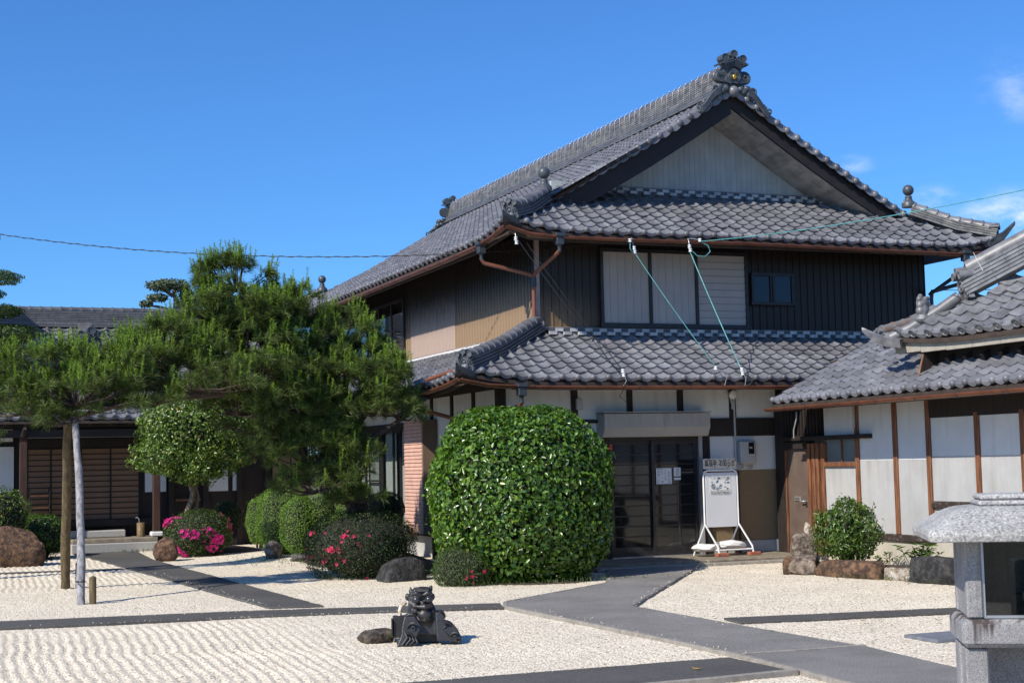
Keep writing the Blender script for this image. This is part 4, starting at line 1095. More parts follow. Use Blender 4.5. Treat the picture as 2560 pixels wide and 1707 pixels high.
# --- lower roof
LZ, LM = 2.94, 0.44
LR = MB().box(1.13, 11.0, 1.0, 1.03, 3.0, 3.9).build("lower_roof", SOFFIT, HOUSE)
l_front = mk(LR, (-1.0, -1.0, LZ), (1, 0, 0), (0, 1, 0), LM, TILE, lambda s, t: t < s + 0.12 and t < 1.86, corner_lift(0, 60, 0.16, 1.5, 2.4), 11.6, 2.0)
l_left = mk(LR, (-1.0, 11.2, LZ - 0.02), (0, -1, 0), (1, 0, 0), LM, TILE, lambda s, t: t < (12.2 - s) + 0.12 and t < 2.05, corner_lift(-60, 12.2, 0.16, 1.5, 2.4), 12.2, 2.1)
l_front.deck("eave_boards", SOFFIT, lambda a: min(max(a, .02), 2.0)); l_left.deck("eave_boards", SOFFIT, lambda a: min(max(12.2 - a, .02), 2.1))
plaster_row(LR, 1.25, 10.4, 1.0, 3.795)
hip_ridge(LR, (-0.90, -0.90, LZ + 0.13), (1.08, 0.98, LZ + LM * 1.98 + 0.04), TILE, TILE_DARK, (-1, -1), 4, orn=0.66, ball=False)
corner_tile(LR, (-0.97, -0.97, LZ + 0.13), (-1, -1), 0.95, 0.05)
box_part("ridge_cap_box", 0.98, 1.16, 0.86, 1.02, 3.93, 4.04, FLASHING, LR)

# --- gutters and downpipes
gutter(HOUSE, [(0.16, -0.06, 5.49), (0.55, -0.055, 5.385), (1.1, -0.055, 5.345), (2.5, -0.055, 5.34), (4.6, -0.055, 5.355), (7.0, -0.055, 5.33), (9.0, -0.055, 5.315), (9.6, -0.055, 5.36), (10.1, -0.05, 5.50)])
gutter(HOUSE, [(0.14, 16.9, 5.45), (0.14, 15.6, 5.33), (0.14, 9.0, 5.31), (0.14, 3.0, 5.31), (0.14, 1.3, 5.335), (0.14, 0.5, 5.40), (0.14, -0.05, 5.49)])
gutter(HOUSE, [(-1.06, -1.06, 2.97), (-0.6, -1.06, 2.885), (0.2, -1.06, 2.855), (2.0, -1.06, 2.85), (10.6, -1.06, 2.85)])
gutter(HOUSE, [(-1.06, 11.0, 2.83), (-1.06, 2.0, 2.83), (-1.06, 0.6, 2.845), (-1.06, -0.4, 2.90), (-1.06, -1.05, 2.97)])
fascia(HOUSE, [(0.30, 0.10, 5.54), (0.62, 0.05, 5.44), (1.15, 0.04, 5.42), (9.0, 0.04, 5.42), (9.6, 0.05, 5.46), (9.9, 0.10, 5.54)], 0.16)
fascia(HOUSE, [(0.30, 16.9, 5.53), (0.24, 15.4, 5.41), (0.24, 1.5, 5.41), (0.24, 0.7, 5.46), (0.30, 0.10, 5.55)], 0.17)
fascia(HOUSE, [(-0.90, -0.90, 3.03), (-0.4, -0.96, 2.96), (0.4, -0.96, 2.93), (10.6, -0.96, 2.93)], 0.14)
fascia(HOUSE, [(-0.96, 11.0, 2.91), (-0.96, 0.4, 2.91), (-0.96, -0.4, 2.95), (-0.90, -0.90, 3.03)], 0.14)
def rain_box(x, y, z, h=0.20):
    b = MB(); T = Matrix.Translation((x, y, z))
    for z0, z1, w in ((-.03, .03, .085), (-.16, -.03, .062)): b.box(-w, w, -w, w, z0, z1, T)
    b.lathe([(.045, -.16), (.03, -.20), (.035, -.27)], 10, T)
    b.build("rain_box", PIPE_DARK, HOUSE, bevel=0.006)
rain_box(1.07, -0.06, 5.36); rain_box(0.13, 1.05, 5.34); rain_box(-0.06, -1.06, 2.86); rain_box(-1.06, 0.75, 2.86); rain_box(9.15, -0.06, 5.33)
MB().tube([(1.07, -0.06, 5.10), (1.05, 0.05, 5.05), (1.01, 0.86, 4.84), (1.0, 0.90, 4.78), (1.0, 0.90, 4.05), (0.98, 0.90, 3.99), (0.74, 0.90, 3.965), (0.70, 0.90, 3.93), (0.70, 0.90, 3.72)], 0.034, 9).build("downpipe", PIPE, HOUSE)
MB().tube([(0.13, 1.05, 5.08), (0.17, 1.05, 5.02), (0.92, 0.92, 4.84), (1.0, 0.90, 4.80)], 0.034, 9).build("downpipe", PIPE, HOUSE)
MB().lathe([(0.05, 0), (0.05, 0.16)], 10, Matrix.Translation((1.0, 0.90, 4.62))).build("pipe_collar", PIPE_DARK, HOUSE)
MB().tube([(-0.06, -1.06, 2.60), (-0.06, -1.0, 2.56), (-0.08, -0.14, 2.42), (-0.08, -0.09, 2.36), (-0.08, -0.09, 0.1)], 0.034, 9).build("downpipe", PIPE, HOUSE)
MB().tube([(-1.06, 0.75, 2.60), (-1.0, 0.76, 2.55), (-0.16, 1.02, 2.36), (-0.09, 1.04, 2.30), (-0.09, 1.04, 0.1)], 0.034, 9).build("downpipe", PIPE, HOUSE)
MB().tube([(-1.02, 0.72, 2.98), (-0.98, 0.62, 3.05), (-0.62, -0.42, 3.22)], 0.034, 9).build("roof_pipe", PIPE, HOUSE)
MB().tube([(9.15, -0.06, 5.07), (9.13, 0.0, 5.0), (9.12, 0.9, 4.70), (9.12, 0.93, 4.6), (9.12, 0.93, 3.7)], 0.036, 9).build("downpipe", PIPE_DARK, HOUSE)
MB().tube([(9.95, 0.85, 5.10), (9.95, 0.87, 4.98), (9.85, 0.9, 4.90), (9.15, 0.94, 4.72), (9.10, 0.95, 4.66)], 0.038, 9).build("downpipe", PIPE_DARK, HOUSE)
lay_tiles([u_front, u_left, l_front, l_left], 300)
# ------------------------------------------------------------------ the white plastered wing along the right
WING = thing("plastered_wing", "low white plastered wing with red-brown posts, a brown door and a sloping tiled roof", "house", (5.5, -5.0, 0.0))
WX = 5.0
box_part("wing_wall", WX + 0.13, 10.5, -12.0, -0.08, -0.05, 2.72, PLASTER_GREY, WING)
def wp(name, y0, y1, z0, z1, m, x0=WX, x1=WX + 0.125, bevel=0.0): return box_part(name, x0, x1, y0, y1, z0, z1, m, WING, bevel)
def wpost(y, z0, z1, w=0.095, m=TIMBER_RED): return wp("post", y - w / 2, y + w / 2, z0, z1, m, WX - 0.035, WX + 0.12, 0.006)
for y in (-2.465, -3.44, -4.235): wpost(y, 0.505, 2.62)
for y in (-5.31, -6.23, -7.2, -8.1): wpost(y, 1.01, 2.25)
for y in (-1.10, -1.23, -1.345, -1.50): wpost(y, 0.10, 1.90, 0.085)
wp("post", -0.37, -0.10, 0.10, 2.6, TIMBER, WX - 0.04, WX + 0.12, 0.006)
wp("post", -0.405, -0.372, 0.10, 1.80, TIMBER_RED, WX - 0.03, WX + 0.12, 0.004)
wp("door_header", -1.06, -0.37, 1.815, 1.93, TIMBER, WX - 0.045, WX + 0.12)
wp("eave_beam", -2.85, -0.40, 1.945, 2.015, TIMBER, WX - 0.10, WX + 0.02, 0.006)
dr = wp("brown_door", -1.055, -0.407, 0.10, 1.814, DOOR_BROWN, WX + 0.01, WX + 0.06, 0.004)
box_part("letter_slot", WX - 0.008, WX + 0.009, -0.78, -0.60, 0.955, 1.03, ALU_PALE, dr, 0.004); box_part("slot_flap", WX - 0.012, WX - 0.009, -0.755, -0.625, 0.975, 1.01, DOOR_BROWN, dr)
MB().tube([(WX + 0.01, -0.945, 0.955), (WX - 0.05, -0.945, 0.955), (WX - 0.055, -0.90, 0.952), (WX - 0.05, -0.84, 0.95)], 0.013, 8).build("door_handle", ALU_PALE, dr)
MB().box(WX - 0.002, WX + 0.009, -0.965, -0.925, 0.86, 0.93).build("lock_plate", TIMBER, dr)
# slatted vent box above the door
vb = wp("vent_box", -1.42, -0.12, 1.95, 2.50, TIMBER, WX + 0.02, WX + 0.10)
for k in range(14):
    y = -1.40 + k * 0.094
    box_part("vent_slat", WX - 0.03, WX + 0.02, y, y + 0.045, 1.96, 2.50, TIMBER, vb)
# window with its sill and muntin
wn_ = wp("wing_window", -2.42, -1.56, 1.515, 1.585, TIMBER_RED, WX - 0.045, WX + 0.05, 0.006)
box_part("pane", WX + 0.03, WX + 0.036, -1.985, -1.56, 1.586, 1.944, mat("grey_pane", (0.16, 0.19, 0.19), 0.18, 0.1, 2.0), wn_)
box_part("pane", WX + 0.03, WX + 0.036, -2.42, -2.015, 1.586, 1.944, MATS["grey_pane"], wn_)
box_part("muntin", WX, WX + 0.05, -2.013, -1.987, 1.586, 1.944, TIMBER_RED, wn_)
# plaster, white above and grey below
def wpanel(y0, y1, z0, z1, m): return wp("plaster_panel", y0, y1, z0, z1, m, WX, WX + 0.125)
wpanel(-2.417, -1.545, 2.016, 2.62, PLASTER); wpanel(-2.417, -1.545, 0.505, 1.514, PLASTER_GREY)
for y0, y1 in ((-3.392, -2.513), (-4.187, -3.488)):
    wpanel(y0, y1, 1.605, 2.62, PLASTER); wp("plaster_panel", y0, y1, 0.505, 1.602, PLASTER_GREY, WX - 0.004, WX + 0.125)
for y0, y1 in ((-5.262, -4.283), (-6.182, -5.358), (-7.152, -6.278), (-8.05, -7.248), (-12, -8.148)):
    wpanel(y0, y1, 1.645, 2.2, PLASTER); wp("plaster_panel", y0, y1, 1.01, 1.642, PLASTER_GREY, WX - 0.004, WX + 0.125)
wp("sill_beam", -4.30, -1.55, 0.405, 0.502, TIMBER_SILL, WX - 0.05, WX + 0.12, 0.008); wp("sill_beam", -12, -4.283, 0.915, 1.007, TIMBER_SILL, WX - 0.05, WX + 0.12, 0.008)
wp("lintel", -12, -4.283, 2.203, 2.62, TIMBER, WX - 0.03, WX + 0.12)
wp("base_plaster", -4.28, -1.55, -0.05, 0.403, PLASTER_BASE, WX - 0.005, WX + 0.12); wp("base_plaster", -12, -4.283, -0.05, 0.913, PLASTER_BASE, WX + 0.005, WX + 0.12)
WZ, WM = 2.555, 0.50
WRP = box_part("wing_roof", 5.1, 10.5, -12.0, -1.30, 2.60, 2.66, SOFFIT, WING)
w_roof = mk(WRP, (4.2, -1.30, WZ), (0, -1, 0), (1, 0, 0), WM, TILE, lambda s, t: t < 3.1, lambda a, t: 0.012 * (a / 5.0), 10.6, 3.2)
w_roof.deck("eave_boards", SOFFIT, lambda a: 3.2)
for k in range(14):                                   # verge edge towards the house
    t = k * 0.21; p = w_roof.pt(-0.01, t); q = w_roof.pt(-0.01, t + 0.225)
    x, y, z = along(p, q)
    MB().box(-0.012, 0.016, 0, 0.23, -0.07, 0.045, frame_matrix(p, x, y, z)).build("verge_tile", TILE, WRP)
vw = [w_roof.pt(-0.005, t, 0.075) for t in np.linspace(0.1, 3.0, 12)]
MB().tube(vw, 0.006, 5).build("verge_wire", CABLE_BLACK, WRP)
MB().tube([w_roof.pt(-0.03, 1.02, 0.03), w_roof.pt(-0.03, 1.55, 0.03)], 0.03, 6).build("copper_patch", COPPER, WRP)
fascia(WING, [(4.25, -1.32, WZ - 0.005), (4.25, -11.8, WZ + 0.02)], 0.14)
gutter(WING, [(4.14, -1.22, WZ - 0.085), (4.14, -6.0, WZ - 0.075), (4.14, -11.8, WZ - 0.06)])
for k in range(18):
    y = -1.6 - 0.45 * k
    M = Matrix.Translation((4.28, y, WZ - 0.115)) @ Matrix.Rotation(-math.atan(WM), 4, "Y")
    MB().box(0, 0.80, -0.035, 0.035, 0, 0.07, M).build("rafter", TIMBER, WING)
MB().tube([(4.96, -2.44, 2.56), (4.955, -2.44, 2.12)], 0.022, 7).build("insulator_rod", METER, WING)
MB().tube([(4.93, -0.86, 2.42), (4.92, -0.86, 2.30), (4.90, -0.80, 2.12), (4.90, -0.80, 1.99)], 0.014, 6).build("bracket_rod", ALU_PALE, WING)
lay_tiles([w_roof], 300)

# ------------------------------------------------------------------ the ornate roofed gate behind the wing
GATE = thing("gate_building", "gate building with silvery ornate eave tiles, crested round ends and a big corner ridge", "gate", (6.5, -7.0, 0.0))
box_part("gate_wall", 5.10, 9.5, -12, -4.62, 2.55, 3.42, TIMBER, GATE)
GZ, GM = 3.30, 0.66
GR = box_part("gate_roof", 5.35, 9.5, -12, -4.9, 3.52, 3.60, SOFFIT, GATE)
g_roof = mk(GR, (4.6, -4.10, GZ), (0, -1, 0), (1, 0, 0), GM, TILE_SILVER, lambda s, t: t < s - 0.02 and t < 3.9, corner_lift(0, 60, 0.10, 1.6, 2.0), 8.2, 4.0, ("plain", "crest"), 0.36)
g_roof.deck("eave_boards", SOFFIT, lambda a: min(max(a - .02, .02), 4.0))
for k in range(14):                                   # pale fascia boards below the tiles
    y1 = -4.02 - 0.56 * k; lift = 0.06 if k == 0 else (0.02 if k == 1 else 0.0)
    box_part("fascia_board", 4.66, 4.70, y1 - 0.553, y1, 3.115 + lift * .5, 3.245 + lift, mat("weathered_pale_fascia", (0.34, 0.31, 0.255), 0.8, 0.15, 6.0) if k == 0 else MATS["weathered_pale_fascia"], GATE, 0.004)
box_part("fascia_board", 4.66, 5.3, -4.02, -3.985, 3.15, 3.27, MATS["weathered_pale_fascia"], GATE, 0.004)
box_part("under_eave_board", 4.70, 4.76, -12, -4.30, 3.14, 3.24, TIMBER_RED, GATE); box_part("under_eave_board", 4.95, 5.0, -12, -4.5, 2.97, 3.24, TIMBER, GATE)
for k in range(16):
    y = -4.93 - 0.37 * k; x0 = 4.86; zb = WZ + WM * (x0 - 4.2) + 0.065
    M = Matrix.Translation((x0, y, zb)) @ Matrix.Rotation(-math.atan(WM), 4, "Y")
    b = MB(); b.box(0.008, 0.75, -0.035, 0.035, 0.0, 0.085, M); rf_ = b.build("gate_rafter", TIMBER, GATE)
    MB().box(0.0, 0.0075, -0.034, 0.034, 0.001, 0.084, M).build("rafter_end", TIMBER_SILL, rf_)
b = MB(); b.add([(4.60, -4.60, WZ + WM * .40 + .03), (5.5, -4.60, WZ + WM * 1.3 + .03), (5.5, -4.60, 3.45), (4.72, -4.60, 3.12), (4.60, -4.565, WZ + WM * .40 + .03), (5.5, -4.565, WZ + WM * 1.3 + .03), (5.5, -4.565, 3.45), (4.72, -4.565, 3.12)],
                [(0, 1, 2, 3), (7, 6, 5, 4), (0, 4, 5, 1), (0, 3, 7, 4), (3, 2, 6, 7)])
b.build("end_board", TIMBER, GATE)
MB().tube([(4.60, -4.58, WZ + WM * .40 + .02), (4.70, -4.58, 3.10)], 0.02, 6).build("board_edge", TIMBER_RED, GATE)
# corner roll, prow, ridge with its crest, lion
hp = [Vector((4.50, -4.00, 3.345)), Vector((4.75, -4.25, 3.50)), Vector((5.00, -4.50, 3.70)), Vector((5.24, -4.74, 3.92))]
MB().tube(hp, 0.085, 14).build("corner_roll", TILE_SILVER, GR)
T = Matrix.Translation((4.485, -3.985, 3.335)) @ Matrix.Rotation(R(45), 4, "Z") @ Matrix.Rotation(R(90), 4, "Y") @ Matrix.Rotation(R(180), 4, "X")
def crest_disc(parent, p, d, r, m, name="crest_disc"):
    y = Vector(d).normalized(); x = y.cross(Vector((0, 0, 1))).normalized(); z = x.cross(y); T = frame_matrix(Vector(p), x, z * -1, y)
    b = MB(); b.lathe([(r, -.05), (r * 1.03, .0), (r, .02), (r * .80, .02), (r * .76, .006), (.001, .006)], 20, T, False)
    for k in range(3):                                # whorled crest
        w = k * 2.094
        b.tube([T @ Vector((r * .55 * f * math.cos(w + 2.2 * f), r * .55 * f * math.sin(w + 2.2 * f), .014)) for f in np.linspace(.15, 1, 7)], [r * .13 * (1.25 - f) for f in np.linspace(.15, 1, 7)], 6)
    return b.build(name, m, parent)
crest_disc(GR, hp[0] + Vector((-.01, .01, -0.005)), (-0.9, 0.25, -0.1), 0.12, TILE_SILVER)
corner_tile(GR, (4.46, -3.92, 3.36), (-.75, 1), 1.15, 0.08, TILE_SILVER)
end_ornament(GR, (5.30, -4.80, 3.88), (-0.95, 0.35), 0.92, TILE_SILVER, 3, "ridge_ornament", None, 0.1)
gp = [Vector((5.34, -4.84, 3.92)), Vector((6.2, -5.72, 4.50)), Vector((8.0, -7.5, 5.85))]
noshi(GR, gp, 6, 0.40, 0.28, 0.055, TILE_SILVER, "ridge_course", 0.42)
MB().tube([p + Vector((0, 0, .385)) for p in gp], 0.125, 14).build("ridge_roll", TILE_SILVER, GR)
kw = MB()
for f in (0.25, 0.85, 1.5):
    p = gp[0].lerp(gp[1], min(f, 1)) if f <= 1 else gp[1].lerp(gp[2], f - 1)
    x, y, z = along(gp[0], gp[1])
    kw.tube([p + z * .02 - x * .20, p + z * .2 - x * .17, p + z * .42 - x * .10, p + z * .52, p + z * .42 + x * .10, p + z * .2 + x * .17], 0.006, 5)
kw.build("binding_wire", METER, GR, kind="stuff")
# short ridge of the far eave, rust-stained
noshi(GR, [(4.72, -3.58, 3.42), (5.36, -3.62, 3.58)], 3, 0.24, 0.2, 0.04, mat("rust_stained_tile", (0.22, 0.21, 0.2), 0.45, 0.2, 14.0, col2=(0.24, 0.11, 0.04), thr=(0.5, 0.65)), "far_ridge_course", 0.2)
ridge_caps(GR, [(4.72, -3.58, 3.53), (5.36, -3.62, 3.70)], MATS["rust_stained_tile"], 1.0, 0.19)
end_ornament(GR, (4.68, -3.57, 3.36), (-1, 0.1), 0.42, TILE_SILVER)

def sculpt(name, parts, m, parent, voxel, smooth=4, label=None):
    """One body out of overlapping swells and rods, melted into a single skin."""
    b = MB(); parts(b)
    o = b.build(name, m, parent, label=label)
    r = o.modifiers.new("skin", "REMESH"); r.mode = "VOXEL"; r.voxel_size = voxel; r.use_smooth_shade = True
    s = o.modifiers.new("soft", "SMOOTH"); s.factor = 0.5; s.iterations = smooth
    return o
def lion(b):
    T = Matrix.Translation((4.90, -4.38, 3.62)) @ Matrix.Rotation(R(25), 4, "Z")
    B = lambda c, r, sc=(1, 1, 1): b.ball(c, r * 1.12, 12, T, sc)
    B((0.05, 0, 0.0), 0.15, (1.35, .9, .55)); B((-.06, 0, .12), .085, (1, 1, 1.2)); B((-.05, 0, .24), .08, (1.1, 1, 1.0)); B((.04, 0, .29), .055, (1.6, .8, .7)); B((.12, 0, .31), .035)
    B((-.12, 0, .20), .05); B((-.13, 0, .29), .04); B((-.12, 0, .12), .05); B((-.10, 0, .33), .035); B((.02, .05, .22), .04); B((.02, -.05, .22), .04); B((.05, 0, .18), .045)
    B((.0, .07, .05), .05, (1, .8, 1.5)); B((.0, -.07, .05), .05, (1, .8, 1.5)); B((-.05, -.06, .30), .028); B((-.05, .06, .30), .028)
sculpt("lion_figure", lion, TILE_SILVER, GR, 0.012, 2)
lay_tiles([g_roof], 260)

# ------------------------------------------------------------------ the entrance hall at the back left
TIMBER_PORCH = mat("dark_red_porch_timber", (0.05, 0.022, 0.014), 0.7, 0.4, 8.0, 0.001, 70, stretch=(5, 5, .35))
HALL = thing("entrance_hall", "single-storey hall with amber sliding doors and dark posts at the end of the path", "house", (-5.0, 12.0, 0.0))
box_part("hall_wall", -13, -0.3, 11.36, 15.5, -0.05, 2.75, TIMBER, HALL)
for x0, x1, z0, z1 in ((-13, -6.68, 1.30, 2.25), (-13, -6.7, 2.36, 2.62), (-6.40, -4.05, 2.42, 2.60), (-3.95, -3.80, 1.22, 2.2), (-3.63, -3.50, 1.22, 2.2), (-2.62, -2.14, 1.2, 2.1), (-2.03, -1.86, 1.2, 2.1)):
    box_part("plaster_panel", x0, x1, 11.30, 11.355, z0, z1, PLASTER, HALL)
def shoji(x0, x1, y):
    d = box_part("shoji_door", x0, x1, y + 0.012, y + 0.016, 0.67, 2.20, SHOJI, HALL)
    for a, c in ((x0, x0 + 0.035), (x1 - 0.035, x1)): box_part("stile", a, c, y, y + 0.03, 0.62, 2.22, TIMBER, d)
    for k in range(14):
        z = 0.66 + k * 0.1175
        box_part("lattice_bar", x0 + 0.035, x1 - 0.035, y, y + 0.012, z - 0.011, z + 0.011, TIMBER, d)
for k, (x0, x1) in enumerate(((-6.42, -5.90), (-5.94, -5.29), (-5.33, -4.66), (-4.70, -4.06))): shoji(x0, x1, 11.30 if k % 2 else 11.325)
box_part("door_lintel", -6.6, -3.7, 11.22, 11.36, 2.215, 2.40, TIMBER, HALL); box_part("door_sill", -6.6, -3.7, 11.20, 11.36, 0.52, 0.655, TIMBER, HALL)
box_part("porch_beam", -7.2, -3.4, 10.30, 10.46, 2.42, 2.58, TIMBER, HALL)
for x in (-6.62, -3.92):
    p = box_part("porch_post", x, x + 0.15, 10.32, 10.47, 0.40, 2.42, TIMBER_PORCH, HALL, 0.01)
    box_part("post_base", x - 0.05, x + 0.20, 10.27, 10.52, 0.30, 0.398, PLASTER, p, 0.02)
    MB().tube([(x + 0.075, 10.32, 2.45), (x + 0.075, 10.12, 2.50), (x + 0.075, 9.98, 2.60)], [0.07, 0.06, 0.04], 8).build("bracket", TIMBER, p)
for x in (-3.45, -2.7, -1.95, -1.3): box_part("wall_post", x, x + 0.12, 11.25, 11.36, 0.0, 2.6, TIMBER, HALL)
box_part("lattice_rail", -3.3, -2.75, 11.26, 11.30, 1.0, 1.05, TIMBER_RED, HALL)
for x0, x1 in ((-1.15, -0.75), (-0.72, -0.4)): box_part("wall_board", x0, x1, 11.20, 11.34, 0.3, 1.95, BOX_BROWN, HALL)
box_part("cream_panel", -0.38, -0.05, 11.2, 11.3, 1.2, 1.95, PLASTER_BASE, HALL)
box_part("granite_step", -5.62, -3.86, 9.98, 10.42, -0.05, 0.20, GRANITE_STEP, HALL, 0.012, "long low granite step before the hall doors")
box_part("granite_step", -5.58, -3.84, 10.20, 11.2, 0.20, 0.285, CONCRETE, HALL, 0.012)
box_part("shoe_stone", -5.58, -4.42, 10.86, 11.15, 0.286, 0.44, GRANITE_STEP, HALL, 0.02)
HZ, HM = 2.78, 0.56
HR = box_part("hall_roof", -13, -0.2, 10.35, 10.41, 2.62, 2.72, TIMBER, HALL)
h_roof = mk(HR, (-13.0, 10.15, HZ), (1, 0, 0), (0, 1, 0), HM, TILE, lambda s, t: t < 4.12, lambda a, t: 0.0, 12.6, 4.2, ("plain", "crest"), sag=0.05)
h_roof.deck("eave_boards", SOFFIT, lambda a: 4.2)
hb = MB(); hb.quad((-13, 14.35, 5.13), (-0.4, 14.35, 5.13), (-0.4, 18.5, 2.8), (-13, 18.5, 2.8)); hb.build("rear_slope", TILE, HR)
for k in range(30):
    M = Matrix.Translation((-12.8 + k * 0.42, 10.2, HZ - 0.13)) @ Matrix.Rotation(math.atan(HM), 4, "X")
    MB().box(-0.04, 0.04, 0, 1.2, 0, 0.075, M).build("rafter", TIMBER, HALL)
hr = [(-13, 14.35, 5.08), (-0.4, 14.35, 5.08)]
noshi(HR, hr, 2, 0.46, 0.42, 0.05, TILE_OLD, "ridge_course", 0.3); noshi(HR, [(a, b_, c + .1) for a, b_, c in hr], 7, 0.32, 0.26, 0.042, TILE_OLD, "ridge_course", 0.27)
ridge_caps(HR, [(a, b_, c + .40) for a, b_, c in hr], TILE_OLD, 1.35, 0.235)
end_ornament(HR, (-4.95, 12.75, 4.24), (0, -1), 1.45, ORNAMENT)
noshi(HR, [(-4.95, 12.80, 4.32), (-4.95, 14.2, 5.0)], 4, 0.34, 0.28, 0.05, TILE_OLD, "ridge_course", 0.27)
def b_hall(): pass
h_roof.bias = 0.0
lay_tiles([h_roof], 300)

# ------------------------------------------------------------------ corner of the main hall at the picture's left edge
HONDO = thing("temple_hall_corner", "eave corner of a tall hall with round roll ends where the black cable starts", "house", (-10.0, 12.0, 0.0))
hm = MB(); hm.add([(-7.3, 10.0, 6.30), (-16, 10.0, 6.30), (-16, 14, 8.9), (-11.0, 14, 8.9)], [(0, 1, 2, 3)]); hm.add([(-7.3, 10.0, 6.30), (-11.0, 14, 8.9), (-11, 24, 8.9), (-7.3, 24, 6.3)], [(0, 1, 2, 3)])
hm.add([(-7.3, 10.0, 6.22), (-16, 10.0, 6.22), (-16, 24, 6.22), (-7.3, 24, 6.22)], [(0, 1, 2, 3)])
HRD = hm.build("hall_eaves", TILE, HONDO)
box_part("tall_wall", -15, -9.2, 11.8, 22, 0.0, 6.2, TIMBER, HONDO)
for p, d in (((-7.12, 9.90, 6.78), (1, -.3, .05)), ((-7.06, 9.95, 6.52), (1, -.3, .02))):
    q = Vector(p); v = Vector(d).normalized()
    MB().tube([q - v * .5, q], 0.085, 12).build("roll_end", TILE, HONDO)
MB().tube([(-7.3, 10.0, 6.42), (-7.18, 9.94, 6.30), (-7.3, 10, 6.05)], [.10, .07, .04], 8).build("corner_bracket", TIMBER_RED, HONDO)
MB().tube([(-7.4, 9.98, 6.66), (-7.12, 9.93, 6.62)], 0.05, 8).build("corner_hook", CERAMIC, HONDO)

# ------------------------------------------------------------------ cables and insulators
def sag(p, q, s, n=18):
    p, q = Vector(p), Vector(q); return [p.lerp(q, i / n) - Vector((0, 0, s * 4 * (i / n) * (1 - i / n))) for i in range(n + 1)]
def cable(pts, r, m, label, twist=None):
    b = MB(); b.tube(pts, r, 5)
    if twist:                                         # the second wire wound round the first
        P = []
        for i in range(len(pts) * 10 - 9):
            j, f = divmod(i, 10); p = Vector(pts[j]).lerp(Vector(pts[min(j + 1, len(pts) - 1)]), f / 10)
            w = i * 0.9; P.append(p + Vector((0, r * 1.7 * math.cos(w), r * 1.7 * math.sin(w))))
        b.tube(P, r * 0.9, 5)
    o = b.build("cable", m); tag(o, label, "cable", None, "thing")
cable(sag((-7.10, 9.95, 6.58), (2.30, -0.14, 5.29), 0.36, 24), 0.0068, CABLE_BLACK, "long twisted black cable strung from the far hall corner to the upper eave", True)
cable(sag((3.64, -0.14, 5.33), (4.22, -8.6, 4.92), 0.10), 0.0075, CABLE_GREEN, "turquoise cable running out from the upper eave across the roof and sky")
cable(sag((2.40, -0.12, 5.10), (3.29, -1.10, 3.16), 0.03, 10), 0.006, CABLE_GREEN, "thin green wire dropping from beside the white window to the lower eave")
cable(sag((3.44, -0.12, 5.14), (3.80, -1.10, 3.05), 0.03, 10), 0.0095, CABLE_GREEN, "thick turquoise cable slanting down in front of the louvred window leaf")
cable(sag((0.35, -0.10, 5.22), (1.60, -1.10, 3.03), 0.05, 10), 0.006, CABLE_BLACK, "thin black wire from the eave corner down across the lower tiles")
cable(sag((0.48, -0.10, 5.20), (1.72, -1.10, 3.01), 0.06, 10), 0.005, CABLE_BLACK, "second thin black wire just beside it slanting down to the lower eave")
cable([Vector(p) for p in ((3.66, -0.14, 5.31), (3.76, -0.16, 5.26), (3.80, -0.16, 5.16), (3.70, -0.15, 5.07), (3.56, -0.14, 5.08), (3.46, -0.12, 5.18))], 0.009, CABLE_GREEN, "loop of turquoise cable hanging under the upper eave insulators")
cable([Vector(p) for p in ((2.31, -0.14, 5.26), (2.30, -0.15, 5.17), (2.34, -0.15, 5.10), (2.40, -0.12, 5.11))], 0.008, CABLE_GREEN, "small loop of green wire below the upper eave at the white panels")
cable([Vector(p) for p in ((3.81, -1.12, 3.03), (3.90, -1.14, 2.98), (3.93, -1.16, 2.90), (3.85, -1.14, 2.84), (3.82, -1.02, 2.84))], 0.010, CABLE_BLACK, "short black cable loop at the lower eave gutter above the lamp")
cable([Vector(p) for p in ((1.60, -1.11, 3.01), (1.66, -1.13, 2.84), (1.60, -1.05, 2.68), (1.74, -1.0, 2.60), (1.78, -1.05, 2.75), (1.70, -1.13, 2.93))], 0.006, CABLE_BLACK, "tangle of black wire hanging below the lower gutter beside the bush")
cable(sag((9.75, -0.10, 5.24), (16.0, 4.0, 6.2), 0.15), 0.008, CABLE_BLACK, "black cable leaving the far eave corner towards the sky over the gate roof")
cable(sag((9.1, 0.9, 4.75), (17.0, 4.0, 5.6), 0.10), 0.007, CABLE_BLACK, "lower black wire beyond the corner downpipe behind the gate ridge")
def insulator(p, n, label, rod):
    t = thing("insulator", label, "insulator", p, "white insulators hung at the eaves"); P = Vector(p)
    MB().tube([P + Vector(r_) for r_ in rod], 0.009, 6).build("bracket_rod", ALU_PALE, t)
    for k in range(n):
        b = MB(); T = Matrix.Translation(P + Vector((0.012 * k, 0, -0.065 * k)))
        b.lathe([(.012, -.03), (.030, -.026), (.030, -.012), (.018, -.006), (.018, .006), (.030, .012), (.030, .026), (.012, .03)], 12, T)
        b.build("ceramic_spool", CERAMIC, t)
insulator((2.31, -0.14, 5.30), 1, "white insulator where the long black cable meets the upper eave", [(0.07, .1, .06), (0.05, 0, .03), (0, 0, 0)])
insulator((2.39, -0.12, 5.18), 2, "pair of white spools at the top of the thin green wire", [(0.02, .08, .12), (-.02, 0, .08), (0, 0, 0)])
insulator((3.62, -0.14, 5.35), 1, "white spool holding the turquoise cable under the upper gutter", [(-.18, .06, .03), (-.08, .02, .02), (0, 0, 0)])
insulator((3.43, -0.12, 5.24), 2, "pair of white spools at the top of the thick turquoise cable", [(0.0, .05, .14), (-.01, 0, .07), (0, 0, 0)])
